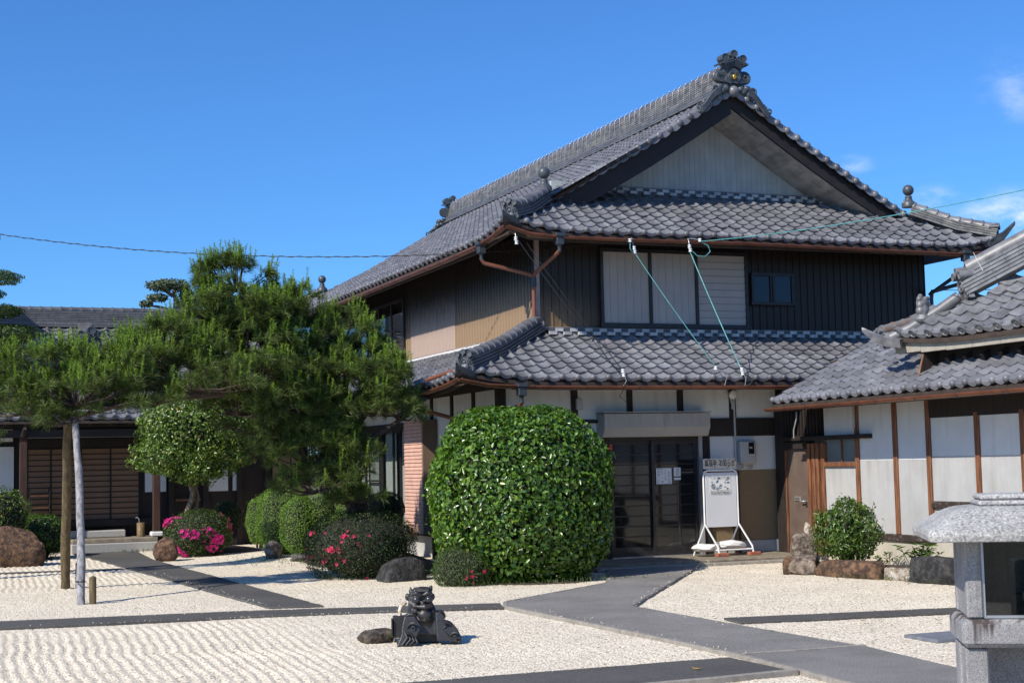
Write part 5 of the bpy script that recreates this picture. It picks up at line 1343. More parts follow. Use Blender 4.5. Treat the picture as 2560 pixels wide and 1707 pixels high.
insulator((3.30, -1.10, 3.13), 1, "white spool on a bent rod at the foot of the green wire", [(0, 0, 0), (.10, -.04, -.06), (.17, -.05, -.14), (.15, .02, -.32)])
insulator((3.78, -1.10, 3.11), 2, "pair of white spools at the foot of the turquoise cable above the gutter", [(0, 0, 0), (.05, -.03, -.15), (.06, .03, -.30)])
insulator((1.64, -1.11, 3.08), 2, "white spools above the lower gutter between the black wires", [(0, 0, 0), (.04, -.03, -.16), (.0, .05, -.27)])
insulator((0.30, -0.08, 5.27), 2, "white tags hanging under the upper eave corner by the corner gutter", [(0, .05, .12), (0, 0, .05), (0, 0, 0)])
insulator((9.72, -0.10, 5.26), 2, "white spools under the far upper eave corner", [(-.12, .05, .08), (0, 0, 0), (-.05, 0, -.16)])
# ------------------------------------------------------------------ plants
CAMELLIA = leafmat("camellia_leaf", (0.020, 0.062, 0.006), (0.125, 0.235, 0.022), 0.29, 0.6, 0.2, (0.25, 0.30, 0.03), 0.985)
AZALEA = leafmat("azalea_leaf", (0.022, 0.045, 0.010), (0.085, 0.135, 0.030), 0.5, 0.4, 0.2, (0.16, 0.17, 0.05), 0.97)
AZALEA_DARK = leafmat("dark_azalea_leaf", (0.010, 0.022, 0.006), (0.035, 0.062, 0.014), 0.5, 0.4, 0.15, (0.09, 0.075, 0.02), 0.96)
CLIPPED = leafmat("clipped_leaf", (0.065, 0.135, 0.017), (0.18, 0.31, 0.045), 0.55, 0.35, 0.25)
TREELEAF = leafmat("small_tree_leaf", (0.035, 0.085, 0.012), (0.19, 0.28, 0.045), 0.30, 0.55, 0.22, (0.34, 0.13, 0.02), 0.993)
BROADLEAF = leafmat("broad_leaf", (0.030, 0.075, 0.012), (0.12, 0.20, 0.030), 0.34, 0.5, 0.25, (0.20, 0.24, 0.05), 0.96)
NEEDLE = leafmat("pine_needle", (0.024, 0.046, 0.010), (0.13, 0.185, 0.034), 0.5, 0.35, 0.12)
CANDLE = leafmat("new_pine_shoot", (0.09, 0.17, 0.018), (0.26, 0.39, 0.045), 0.5, 0.35, 0.18)
PODO = leafmat("podocarpus_leaf", (0.018, 0.040, 0.009), (0.10, 0.16, 0.025), 0.4, 0.4, 0.15)
PETAL = leafmat("pink_petal", (0.55, 0.02, 0.20), (0.80, 0.06, 0.36), 0.6, 0.3, 0.35)
PETAL_RED = leafmat("rose_red_petal", (0.50, 0.02, 0.07), (0.75, 0.06, 0.16), 0.6, 0.3, 0.35)
DRYLEAF = leafmat("dry_leaf", (0.10, 0.05, 0.02), (0.26, 0.17, 0.07), 0.7, 0.3, 0.1)

def norm(a): return a / np.maximum(np.linalg.norm(a, axis=-1, keepdims=True), 1e-9)
def leaves(name, P, N, L, W, m, parent, spread=0.6, droop=0.3, fold=0.18, kind="stuff", curl=0.12):
    """Folded leaves at points P facing N; lengths L, widths W."""
    n = len(P)
    N = norm(N + RNG.normal(0, spread, (n, 3)) * 0.6 + np.array([0, 0, 0.25]))
    t = RNG.normal(0, 1, (n, 3)); t[:, 2] -= droop * 2; t = norm(t - N * (t * N).sum(-1, keepdims=True))
    s = np.cross(N, t)
    L = (L * RNG.uniform(0.7, 1.25, n))[:, None]; W = (W * RNG.uniform(0.75, 1.2, n))[:, None]
    base = P - t * L * 0.45
    V = np.stack([base, base + t * L * 0.5 + s * W * 0.5 + N * W * fold, base + t * L - N * L * curl, base + t * L * 0.5 - s * W * 0.5 + N * W * fold], 1)
    V = V - np.array(base_of(parent))
    i = np.arange(n)[:, None] * 4
    F = np.concatenate([i + np.array([[0, 1, 2]]), i + np.array([[0, 2, 3]])], 0)
    me = np_mesh(name, V.reshape(-1, 3), F, True); me.materials.append(m)
    return link(name, me, None, parent, Matrix.Translation(base_of(parent)), kind)

def blob_points(n, c, r, power=2.4, lump=0.07, depth=0.10, lo=-0.9, seed=0):
    """Points on and just under a rounded-box shell. Returns points, outward normals."""
    g_ = np.random.default_rng(seed + 101)
    d = norm(g_.normal(0, 1, (n * 2, 3))); d = d[d[:, 2] > lo][:n]
    k = (np.abs(d) ** power).sum(-1, keepdims=True) ** (-1 / power)
    lum = 1 + lump * (np.sin(d[:, 0:1] * 5.1 + seed) * np.sin(d[:, 1:2] * 4.3 + 2 * seed) + 0.6 * np.sin(d[:, 2:3] * 7.7 + seed + d[:, 0:1] * 3.0))
    inn = 1 - depth * np.abs(g_.normal(0, 0.55, (len(d), 1)))
    r = np.array(r)
    P = np.array(c) + d * k * lum * inn * r
    Nn = norm(np.sign(d) * np.abs(d) ** (power - 1) / r)
    return P, Nn
def core(parent, c, r, k=0.86, m=LIGHT_BLOCK_CORE):
    b = MB(); b.ball(c, 1.0, 18, None, tuple(x * k for x in r)); return b.build("light_block_core", m, parent)
def shrub(name, label, cat, c, r, n, L, W, m, power=2.4, lump=0.07, depth=0.10, lo=-0.85, seed=0, spread=0.6, ck=0.86, group=None, stray=0):
    t = thing(name, label, cat, (c[0], c[1], max(0.0, c[2] - r[2])), group)
    P, N = blob_points(n, c, r, power, lump, depth, lo, seed)
    if stray:
        g_ = np.random.default_rng(seed + 5); q = g_.choice(len(P), stray); P2 = P[q] + N[q] * g_.uniform(0.02, 0.10, (stray, 1)); P = np.concatenate([P, P2]); N = np.concatenate([N, N[q]])
    keep = P[:, 2] > 0.01
    leaves("foliage", P[keep], N[keep], L, W, m, t, spread)
    core(t, c, r, ck)
    b = MB()
    for k in range(5):
        w = k * 1.3 + seed; b.tube([(c[0] + .05 * math.cos(w), c[1] + .05 * math.sin(w), max(0, c[2] - r[2]) - .05), (c[0] + .35 * r[0] * math.cos(w), c[1] + .35 * r[1] * math.sin(w), c[2])], [0.02, 0.012], 6)
    b.build("stem", BARK, t)
    return t, P[keep], N[keep]
def flowers(t, P, N, n, m, size, seed=0, pick=None):
    """Five-petalled blooms scattered over the face of a shrub."""
    g_ = np.random.default_rng(seed + 9); ok = np.where(pick(P, N))[0]; cc = P[g_.choice(ok, max(3, n // 11))]; dd = ((P[ok][:, None, :] - cc[None]) ** 2).sum(-1); wt = np.exp(-dd / .006).sum(1) + .02; q = g_.choice(ok, n, p=wt / wt.sum())
    ctr = P[q] + N[q] * 0.015; V, F = [], []
    for p, nn in zip(ctr, N[q]):
        nn = norm(nn + g_.normal(0, .3, 3)); a = norm(np.cross(nn, g_.normal(0, 1, 3))); b_ = np.cross(nn, a); s = size * g_.uniform(.7, 1.2)
        for k in range(5):
            w = k * 1.2566; u = a * math.cos(w) + b_ * math.sin(w); v = np.cross(nn, u); o = len(V)
            V += [p, p + u * s * .6 + v * s * .34 + nn * s * .3, p + u * s + nn * s * .28, p + u * s * .6 - v * s * .34 + nn * s * .3]
            F += [(o, o + 1, o + 2), (o, o + 2, o + 3)]
    me = np_mesh("flower", np.array(V) - np.array(base_of(t)), F); me.materials.append(m)
    link("flower", me, None, t, Matrix.Translation(base_of(t)), "stuff")

CAMV = np.array(CAM)
# the big clipped camellia by the entrance
t, P, N = shrub("camellia_bush", "large clipped camellia bush with glossy green leaves beside the glazed entrance", "bush", (-0.42, -1.78, 1.16), (1.34, 1.30, 1.38), 24000, 0.086, 0.050, CAMELLIA, 2.55, 0.035, 0.20, -0.93, 3, 0.85, 0.80, None, 320)
t, P, N = shrub("low_azalea", "small round azalea with a few red blooms at the foot of the big camellia", "bush", (-1.53, -2.33, 0.22), (0.42, 0.42, 0.36), 7000, 0.028, 0.012, AZALEA, 2.3, 0.05, 0.18, -0.8, 5, 0.9, 0.8, None, 300)
flowers(t, P, N, 9, PETAL_RED, 0.03, 3, lambda P, N: (N[:, 1] < -0.3) & (P[:, 2] < 0.4))
t, P, N = shrub("pink_azalea", "rounded azalea covered in bright pink flowers near the dark hall posts", "bush", (-3.46, 7.55, 0.44), (0.66, 0.62, 0.47), 9000, 0.036, 0.018, AZALEA, 2.4, 0.05, 0.16, -0.9, 7, 0.8, 0.84, None, 260)
flowers(t, P, N, 210, PETAL, 0.042, 4, lambda P, N: (N[:, 1] < 0.1) & (np.sin(P[:, 0] * 6.0 + P[:, 2] * 9.0) > -0.55) & (P[:, 2] < .82))
t, P, N = shrub("dark_azalea", "big dark azalea with scattered red flowers below the pine trunk", "bush", (-2.28, 0.12, 0.47), (0.86, 0.84, 0.56), 15000, 0.034, 0.016, AZALEA_DARK, 2.5, 0.06, 0.16, -0.9, 9, 0.85, 0.84, None, 300)
flowers(t, P, N, 46, PETAL_RED, 0.036, 6, lambda P, N: (N[:, 1] < 0.1) & (N[:, 2] < 0.75))
# clipped yellow-green shrubs, overlapping like clouds
CL = "clipped yellow-green shrubs in front of the garden windows"
for c, r, n, s, lab in (
    ((-2.50, 6.40, 0.68), (0.25, 0.30, 0.46), 5000, 11, "narrow clipped shrub furthest towards the hall, partly behind its taller neighbour"),
    ((-2.22, 5.55, 0.70), (0.50, 0.55, 0.70), 13000, 12, "tallest clipped yellow-green shrub with a domed top beneath the pine's lowest branches"),
    ((-2.22, 4.40, 0.64), (0.31, 0.44, 0.54), 7000, 13, "slim clipped shrub between the tall domed one and the last of the row"),
    ((-1.82, 4.45, 0.66), (0.42, 0.46, 0.56), 8000, 14, "clipped yellow-green shrub at the pine-trunk end of the row, half behind the dark azalea"),
    ((-1.55, 3.20, 0.62), (0.34, 0.40, 0.48), 6000, 15, "clipped shrub behind the dark azalea, its top just showing under the pine")):
    shrub("clipped_shrub", lab, "bush", c, r, n, 0.027, 0.016, CLIPPED, 2.5, 0.06, 0.12, -0.9, s, 0.75, 0.88, CL, 120)
shrub("round_shrub", "round dark clipped shrub behind the pink azalea", "bush", (-2.63, 8.9, 0.72), (0.29, 0.29, 0.33), 3000, 0.03, 0.017, AZALEA, 2.2, 0.06, 0.15, -0.9, 17, 0.7)
shrub("round_shrub", "flat-topped dark clipped shrub beside the red slatted shutter", "bush", (-1.26, 2.2, 0.95), (0.31, 0.34, 0.30), 4200, 0.03, 0.017, AZALEA_DARK, 2.8, 0.05, 0.14, -0.9, 18, 0.7)
shrub("round_shrub", "small bright clipped shrub seen through the gap by the white curtains", "bush", (-1.26, 3.6, 1.16), (0.20, 0.22, 0.24), 2000, 0.03, 0.017, CLIPPED, 2.2, 0.06, 0.15, -0.9, 19, 0.7)
shrub("broad_shrub", "loose dark shrub behind the big brown rock", "bush", (-7.35, 8.3, 0.78), (0.85, 0.7, 0.72), 6000, 0.055, 0.026, TREELEAF, 2.2, 0.12, 0.25, -0.9, 21, 0.9)
shrub("broad_shrub", "smaller bright shrub between the big brown rock and the supporting poles", "bush", (-6.22, 9.1, 0.45), (0.46, 0.44, 0.44), 4200, 0.055, 0.022, CAMELLIA, 2.2, 0.10, 0.25, -0.9, 22, 0.9)
# the bush and the leafy plant of the stone bed by the wing
t, P, N = shrub("laurel_bush", "medium leafy bush growing in the stone-edged bed before the white wing", "bush", (3.72, -3.95, 0.60), (0.44, 0.42, 0.45), 3400, 0.078, 0.026, BROADLEAF, 2.3, 0.13, 0.32, -0.9, 25, 1.0, 0.62, None, 160)
tb = MB()
for k in range(16):
    w = RNG.uniform(0, 6.28); rr = RNG.uniform(.2, .46); tb.tube([(3.72, -3.95, .15), (3.72 + rr * .5 * math.cos(w), -3.95 + rr * .5 * math.sin(w), .45), (3.72 + rr * math.cos(w), -3.95 + rr * math.sin(w), RNG.uniform(.5, 1.05))], [.012, .008, .003], 5)
tb.build("branch", BARK, t, kind="stuff")
def rosette_plant(name, label, c, stems, h, L, W, m, spread=0.22, seed=0):
    t = thing(name, label, "plant", c); g_ = np.random.default_rng(seed); P, N, sb = [], [], MB()
    for k in range(stems):
        w = g_.uniform(0, 6.28); rr = g_.uniform(.02, spread); top = np.array([c[0] + rr * math.cos(w) * 1.3, c[1] + rr * math.sin(w) * 1.3, c[2] + h * g_.uniform(.55, 1.0)])
        sb.tube([(c[0] + rr * .4 * math.cos(w), c[1] + rr * .4 * math.sin(w), c[2] - .03), tuple(top)], [.008, .005], 5)
        for q in range(9):
            u = g_.uniform(0, 6.28); f = g_.uniform(.45, 1.05); d = np.array([math.cos(u), math.sin(u), .35])
            P.append(np.array([c[0], c[1], c[2]]) * (1 - f) + top * f + d * L * .45); N.append(np.array([-math.cos(u) * .5, -math.sin(u) * .5, 1.0]))
    leaves("foliage", np.array(P), np.array(N), L, W, m, t, 0.35, 0.1, 0.2)
    sb.build("stem", BARK_PALE, t, kind="stuff"); return t
rosette_plant("leafy_plant", "light green upright plant with pointed leaves above the black stone", (4.20, -4.95, 0.10), 16, 0.36, 0.13, 0.035, BROADLEAF, 0.27, 2)
rosette_plant("leafy_plant", "sparse low plant between the leafy bush and the black stone", (4.15, -4.35, 0.08), 6, 0.26, 0.10, 0.026, BROADLEAF, 0.18, 5)

# the camellia tree in front of the hall
CT = thing("camellia_tree", "small round-headed tree with a bent pale trunk standing before the hall", "tree", (-3.5, 8.0, 0.0))
P_, N_ = [], []
for c, r, n, s in (((-3.5, 8.0, 2.50), (1.0, 0.95, 0.78), 6200, 31), ((-3.95, 7.8, 1.95), (0.75, 0.7, 0.42), 3400, 32), ((-3.0, 7.9, 1.98), (0.72, 0.7, 0.42), 3400, 33), ((-3.45, 7.6, 1.72), (0.55, 0.5, 0.34), 2300, 34), ((-4.1, 7.9, 2.6), (.5, .5, .45), 1500, 35), ((-2.75, 7.8, 2.55), (.55, .5, .5), 1900, 36), ((-3.2, 7.7, 3.1), (.6, .5, .35), 1500, 37)):
    a, b_ = blob_points(n, c, r, 2.1, 0.16, 0.45, -0.95, s); P_.append(a); N_.append(b_)
leaves("crown", np.concatenate(P_), np.concatenate(N_), 0.075, 0.04, TREELEAF, CT, 0.9, 0.5)
core(CT, (-3.5, 8.0, 2.3), (0.8, 0.75, 0.65), 0.75)
MB().tube([(-3.52, 8.0, -0.05), (-3.58, 8.0, 0.6), (-3.60, 8.0, 0.86), (-3.50, 7.98, 1.10), (-3.48, 7.98, 1.25), (-3.55, 8.0, 1.45), (-3.5, 8.0, 2.2)], [0.07, .062, .058, .055, .055, .05, .03], 9).build("trunk", BARK_PALE, CT)
MB().tube([(-3.52, 8.05, 0.7), (-3.40, 8.05, 0.95), (-3.38, 8.02, 1.15), (-3.44, 8.0, 1.4)], [.04, .038, .035, .03], 8).build("trunk", BARK_PALE, CT)

# ---- the old garden pine with its propped limb
PINE = thing("garden_pine", "old trained pine with tiered needle pads, leaning trunk and one long propped limb", "tree", (-2.0, 1.2, 0.0))
def tube_part(name, pts, rad, m, parent, n=9):
    q = [Vector(p) for p in pts]; out, rr = [], []
    for i in range(len(q) - 1):                        # rounded through the points, a little crooked
        p0, p1, p2, p3 = q[max(i - 1, 0)], q[i], q[i + 1], q[min(i + 2, len(q) - 1)]
        for k in range(4):
            f = k / 4
            v = 0.5 * ((2 * p1) + (p2 - p0) * f + (2 * p0 - 5 * p1 + 4 * p2 - p3) * f * f + (3 * p1 - p0 - 3 * p2 + p3) * f ** 3)
            r_ = rad[i] + (rad[i + 1] - rad[i]) * f
            out.append(v + Vector((random.uniform(-.12, .12), random.uniform(-.12, .12), random.uniform(-.12, .12))) * r_); rr.append(r_ * random.uniform(.9, 1.12))
    out.append(q[-1]); rr.append(rad[-1])
    return MB().tube(out, rr, n).build(name, m, parent)
tube_part("trunk", [(-1.72, 1.15, 0.0), (-1.88, 1.1, 0.45), (-2.05, 1.05, 0.95), (-2.17, 1.0, 1.40), (-2.27, 0.95, 1.85), (-2.52, 0.92, 2.28), (-2.84, 0.9, 2.66), (-3.10, 0.9, 2.90)], [.27, .22, .18, .165, .16, .155, .14, .12], BARK, PINE, 12)
LIMBS = [
    ([(-3.10, 0.9, 2.90), (-3.35, 0.9, 3.2), (-3.6, 0.95, 3.7), (-3.8, 0.95, 4.2), (-3.95, .9, 4.6)], [.12, .10, .085, .06, .03]),
    ([(-3.05, 0.9, 2.85), (-3.6, 0.6, 2.95), (-4.4, 0.2, 2.85), (-5.2, -0.2, 2.75), (-6.1, -0.7, 2.62), (-6.9, -0.9, 2.6), (-7.6, -.8, 2.7)], [.11, .10, .09, .08, .065, .05, .03]),
    ([(-2.60, 0.92, 2.4), (-2.3, 1.0, 2.8), (-2.2, 1.1, 3.3), (-2.3, 1.2, 3.7)], [.08, .06, .05, .03]),
    ([(-2.35, 0.92, 2.0), (-2.1, 0.7, 2.4), (-1.9, 0.55, 2.75), (-1.7, .5, 2.95)], [.08, .06, .05, .03]),
    ([(-2.30, 0.9, 1.9), (-2.0, 0.6, 2.1), (-1.7, 0.4, 2.3), (-1.45, .3, 2.45)], [.07, .05, .04, .02]),
    ([(-2.45, 0.9, 2.2), (-2.9, 0.7, 2.15), (-3.4, 0.6, 2.1), (-3.9, .5, 2.05)], [.08, .06, .05, .03]),
    ([(-2.22, 1.0, 1.6), (-2.6, 0.6, 1.5), (-3.0, 0.3, 1.45), (-3.3, .2, 1.5)], [.07, .05, .04, .02]),
    ([(-3.3, 0.9, 3.1), (-4.0, 0.8, 3.3), (-4.7, 0.7, 3.45), (-5.3, .6, 3.55)], [.07, .055, .04, .02]),
    ([(-3.4, 0.9, 3.3), (-3.0, 1.2, 3.5), (-2.7, 1.3, 3.7)], [.06, .045, .03]),
    ([(-5.9, -.6, 2.65), (-6.4, -1.0, 2.5), (-6.7, -1.15, 2.4)], [.05, .035, .02]),
]
for pts, rad in LIMBS: tube_part("branch", pts, rad, BARK, PINE, 8)
# pads of needle tufts: (centre, radii, tufts, share of upright shoots)
PADS = [
    ((-4.00, 0.9, 4.58), (0.58, 0.55, 0.30), 190, .8), ((-3.90, 1.0, 4.05), (0.85, 0.75, 0.34), 300, .6), ((-3.35, 1.1, 4.0), (0.5, 0.6, 0.36), 150, .6),
    ((-3.85, 0.9, 3.45), (1.15, 0.95, 0.32), 430, .45), ((-3.0, 1.0, 3.40), (0.6, 0.7, 0.32), 190, .4),
    ((-5.18, 0.5, 3.55), (0.60, 0.55, 0.26), 180, .6), ((-5.75, 0.2, 3.25), (0.55, 0.5, 0.22), 130, .5),
    ((-6.95, -0.5, 3.10), (0.85, 0.65, 0.26), 280, .7), ((-6.1, -0.4, 3.05), (0.6, 0.55, 0.24), 170, .6),
    ((-6.60, -1.0, 2.72), (0.92, 0.60, 0.26), 300, .5), ((-7.25, -0.7, 2.62), (0.62, 0.5, 0.24), 170, .5),
    ((-4.95, -0.1, 3.02), (1.15, 0.80, 0.30), 420, .5), ((-4.1, 0.2, 3.0), (0.8, 0.75, 0.3), 260, .4),
    ((-2.9, 1.4, 2.98), (0.5, 0.6, 0.32), 150, .2), ((-2.25, 1.2, 3.78), (0.62, 0.6, 0.34), 210, .6),
    ((-1.95, 0.6, 3.12), (0.62, 0.58, 0.32), 220, .6), ((-1.88, 0.4, 2.62), (0.60, 0.55, 0.28), 190, .4), ((-1.55, 0.35, 2.5), (0.3, 0.35, 0.2), 70, .3),
    ((-3.45, 0.5, 2.35), (0.80, 0.65, 0.28), 240, .3), ((-2.85, 0.6, 2.25), (0.5, 0.5, 0.3), 120, .2), ((-2.95, 0.35, 1.86), (0.72, 0.55, 0.26), 190, .3),
    ((-4.5, 0.5, 3.3), (.75, .7, .28), 240, .5), ((-3.3, 0.8, 3.0), (.8, .8, .3), 260, .3), ((-5.6, -0.3, 2.75), (.7, .6, .24), 200, .35), ((-3.6, 0.9, 3.85), (1.0, .8, .3), 260, .45), ((-2.6, 0.9, 3.0), (.6, .6, .35), 190, .25), ((-4.35, 0.9, 4.1), (.5, .5, .25), 130, .6),
    ((-2.5, .7, 2.55), (.55, .5, .25), 130, .2), ((-4.1, .4, 2.6), (.6, .5, .22), 150, .3),
    ((-3.1, .6, 2.6), (.7, .6, .3), 190, .15), ((-3.75, .7, 2.9), (.7, .6, .25), 150, .2), ((-2.55, .5, 2.05), (.5, .5, .28), 130, .15), ((-3.3, .4, 2.05), (.6, .5, .24), 150, .2), ((-2.75, .35, 1.6), (.5, .5, .24), 120, .2), ((-2.35, .2, 1.25), (.45, .4, .2), 90, .2), ((-2.2, .9, 3.3), (.6, .6, .3), 150, .4), ((-1.6, .6, 2.85), (.4, .45, .25), 90, .4), ((-3.0, 1.0, 4.2), (.35, .4, .22), 80, .6),
    ((-2.9, 0.2, 1.42), (0.60, 0.50, 0.24), 160, .35), ((-2.35, 0.3, 1.75), (0.35, 0.4, 0.25), 80, .2), ((-6.66, -1.2, 2.42), (0.36, 0.30, 0.12), 60, .2), ((-3.6, 0.2, 2.75), (.7, .6, .25), 170, .35),
]
def pine_foliage():
    g_ = np.random.default_rng(77); tips, ax, shoot, twig = [], [], [], MB()
    for c, r, n, up in PADS:
        c = np.array(c); r = np.array(r) * np.array([1.04, 1.04, 1.25]); m = max(7, int(n / 9))
        d = norm(g_.normal(0, 1, (m, 3))); d[:, 2] = np.where(d[:, 2] < -.45, -d[:, 2] * .7, d[:, 2]); d = norm(d)
        ctr = c + d * g_.uniform(.45, 1.0, (m, 1)) ** .5 * r                 # each branch end carries a clump of tufts
        for q in range(m):
            k = int(g_.integers(12, 20)); e = norm(g_.normal(0, 1, (k, 3)) + d[q] * .5 + np.array([0, 0, .55])); s_ = g_.uniform(.11, .19)
            p = ctr[q] + e * g_.uniform(.35, 1.0, (k, 1)) * s_ * np.array([1.25, 1.25, .8])
            tips.append(p); ax.append(norm(e * np.array([1, 1, .6]) + d[q] * .3 + np.array([0, 0, .55]) + g_.normal(0, .15, (k, 3))))
            hi = p[:, 2] > ctr[q][2] + .01
            shoot.append((g_.uniform(0, 1, k) < up * .62) & hi & (d[q][2] > -.15))
            s0 = c + (ctr[q] - c) * .1 - np.array([0, 0, r[2] * .4]); md = (s0 + ctr[q]) / 2 - np.array([0, 0, .05])
            twig.tube([tuple(s0), tuple(md), tuple(ctr[q])], [.020, .014, .008], 5)
            for w in g_.choice(k, 3): twig.tube([tuple(ctr[q] - np.array([0, 0, .03])), tuple(p[w])], [.007, .004], 4)
    twig.build("twig", BARK, PINE, kind="stuff")
    P = np.concatenate(tips); A = np.concatenate(ax); S = np.concatenate(shoot)
    base = np.array(base_of(PINE))
    def needles(P, A, k, L, half, w, back=0.0):
        n = len(P); P = np.repeat(P, k, 0); A = np.repeat(A, k, 0); m = n * k
        u = norm(np.cross(A, g_.normal(0, 1, (m, 3)))); th = np.abs(g_.normal(half, .22, (m, 1)))
        d = norm(A * np.cos(th) + u * np.sin(th)); s = norm(np.cross(d, g_.normal(0, 1, (m, 3))))
        st = P + A * g_.uniform(-back, back, (m, 1)); LL = L * g_.uniform(.75, 1.15, (m, 1))
        V = np.stack([st - s * w, st + s * w, st + d * LL - np.array([0, 0, .012])], 1).reshape(-1, 3) - base
        return V, np.arange(len(V)).reshape(-1, 3)
    V, F = needles(P, A, 26, 0.135, 0.95, 0.0036, 0.035)
    me = np_mesh("needles", V, F); me.materials.append(NEEDLE); link("needles", me, None, PINE, Matrix.Translation(base), "stuff")
    up = norm(A[S] * .35 + np.array([0, 0, 1.0]) + g_.normal(0, .10, (S.sum(), 3)))
    n = S.sum(); H = g_.uniform(.09, .30, (n, 1))
    VV, FF, o = [], [], 0
    for f in np.linspace(0.0, 1.0, 10):
        v, fa = needles(P[S] + up * H * f, up, 8, 0.055, 0.62, 0.0040, 0.012); VV.append(v); FF.append(fa + o); o += len(v)
    me = np_mesh("new_shoots", np.concatenate(VV), np.concatenate(FF)); me.materials.append(CANDLE); link("new_shoots", me, None, PINE, Matrix.Translation(base), "stuff")
pine_foliage()
# props under the long limb, with their stakes
def pole(label, pts, rad, m):
    t = thing("support_pole", label, "pole", pts[0]); tube_part("shaft", pts, rad, m, t, 12); return t
POLE_BROWN = mat("mossy_brown_pole", (0.075, 0.052, 0.028), 0.85, 0.3, 8.0, 0.002, 60, stretch=(4, 4, .5), col2=(0.16, 0.115, 0.05))
POLE_GREY = mat("silvery_weathered_pole", (0.19, 0.185, 0.185), 0.85, 0.3, 8.0, 0.002, 60, stretch=(4, 4, .4), col2=(0.36, 0.35, 0.355))
pole("taller brown wooden pole propping the pine's long limb", [(-6.58, 0.73, -0.05), (-6.60, 0.35, 1.1), (-6.62, -0.05, 2.3), (-6.64, -0.28, 3.02)], [.068, .062, .055, .048], POLE_BROWN)
pg = pole("grey weathered wooden pole nearest the cross path, propping the pine limb", [(-6.65, -2.21, -0.05), (-6.62, -1.9, 0.7), (-6.60, -1.5, 1.5), (-6.62, -1.12, 2.38)], [.052, .050, .047, .042], POLE_GREY)
MB().tube([Vector((-6.65 + .058 * math.cos(w), -2.17 + .058 * math.sin(w), .30)) for w in np.linspace(0, 6.28, 13)], .008, 5).build("rope_tie", CABLE_BLACK, pg)
def stake(label, p, h, r, m):
    t = thing("wooden_stake", label, "stake", p); MB().lathe([(r, -.05), (r * .98, h - .02), (r * .7, h), (.001, h + .006)], 12, Matrix.Translation(p)).build("shaft", m, t)
stake("short pale wooden stake tied beside the grey pole", (-6.50, -2.20, 0.0), 0.36, 0.045, POLE_BROWN)
stake("short dark stake leaning beside the taller brown pole", (-6.40, 0.66, 0.0), 0.38, 0.04, ROCK_DARK)

# cloud-pruned podocarpus at the edge, and a clipped tree beyond the hall roof
PD = thing("podocarpus_tree", "cloud-pruned evergreen with stacked dark pads at the picture's edge", "tree", (-8.0, 3.4, 0.0))
tube_part("trunk", [(-8.0, 3.4, -.05), (-7.95, 3.3, 1.5), (-8.1, 3.2, 3.0), (-8.0, 3.2, 4.2), (-7.95, 3.2, 4.9)], [.14, .12, .10, .07, .04], BARK, PD)
P_, N_ = [], []
for c, r, n, s in (((-7.55, 3.0, 4.82), (.50, .45, .13), 2400, 41), ((-7.72, 3.0, 4.55), (.42, .4, .10), 1600, 42), ((-7.45, 3.0, 4.28), (.42, .4, .12), 1900, 43), ((-7.25, 3.0, 3.92), (.48, .45, .15), 2400, 44), ((-7.5, 3.0, 3.72), (.5, .4, .14), 1800, 48), ((-7.35, 3.0, 3.42), (.50, .4, .12), 1900, 45), ((-7.75, 2.9, 2.9), (.5, .5, .16), 1500, 46), ((-7.7, 2.8, 2.3), (.4, .4, .2), 1200, 47)):
    a, b_ = blob_points(n, c, r, 2.2, .10, .35, -.95, s); P_.append(a); N_.append(b_)
    tube_part("branch", [(-8.0, 3.2, c[2] - .15), tuple(np.array(c) - np.array([.1, 0, .08]))], [.05, .02], BARK, PD, 7)
leaves("crown", np.concatenate(P_), np.concatenate(N_), 0.07, 0.014, PODO, PD, 0.9, -0.3)
BT = thing("clipped_back_tree", "small pruned tree showing above the ridge of the hall roof", "tree", (-1.2, 26.0, 0.0))
tube_part("trunk", [(-1.2, 26, -.05), (-1.15, 26, 3.5), (-1.0, 26, 6.0), (-.9, 26, 6.9), (-.98, 26, 7.4)], [.2, .17, .13, .10, .06], BARK_PALE, BT)
for q in ([(-.9, 26, 6.7), (-1.4, 26, 6.85), (-1.85, 26, 6.9)], [(-1.0, 26, 7.2), (-1.4, 26, 7.5)]): tube_part("branch", q, [.06, .045, .02][:len(q)], BARK_PALE, BT, 7)
P_, N_ = [], []
for c, r, n, s in (((-1.15, 26, 7.55), (.70, .6, .20), 1500, 51), ((-1.5, 26, 7.15), (.35, .4, .14), 500, 52), ((-.6, 26, 7.25), (.24, .3, .26), 500, 56), ((-1.85, 26, 6.95), (.22, .3, .12), 260, 53), ((-1.2, 26, 6.45), (.62, .5, .20), 1200, 54), ((-.6, 26, 6.9), (.22, .3, .22), 350, 55)):
    a, b_ = blob_points(n, c, r, 2.2, .12, .5, -.95, s); P_.append(a); N_.append(b_)
leaves("crown", np.concatenate(P_), np.concatenate(N_), 0.10, 0.05, leafmat("pale_back_leaf", (0.04, 0.06, 0.025), (0.17, 0.20, 0.09), 0.4, 0.4, 0.2), BT, 0.9, 0.2)

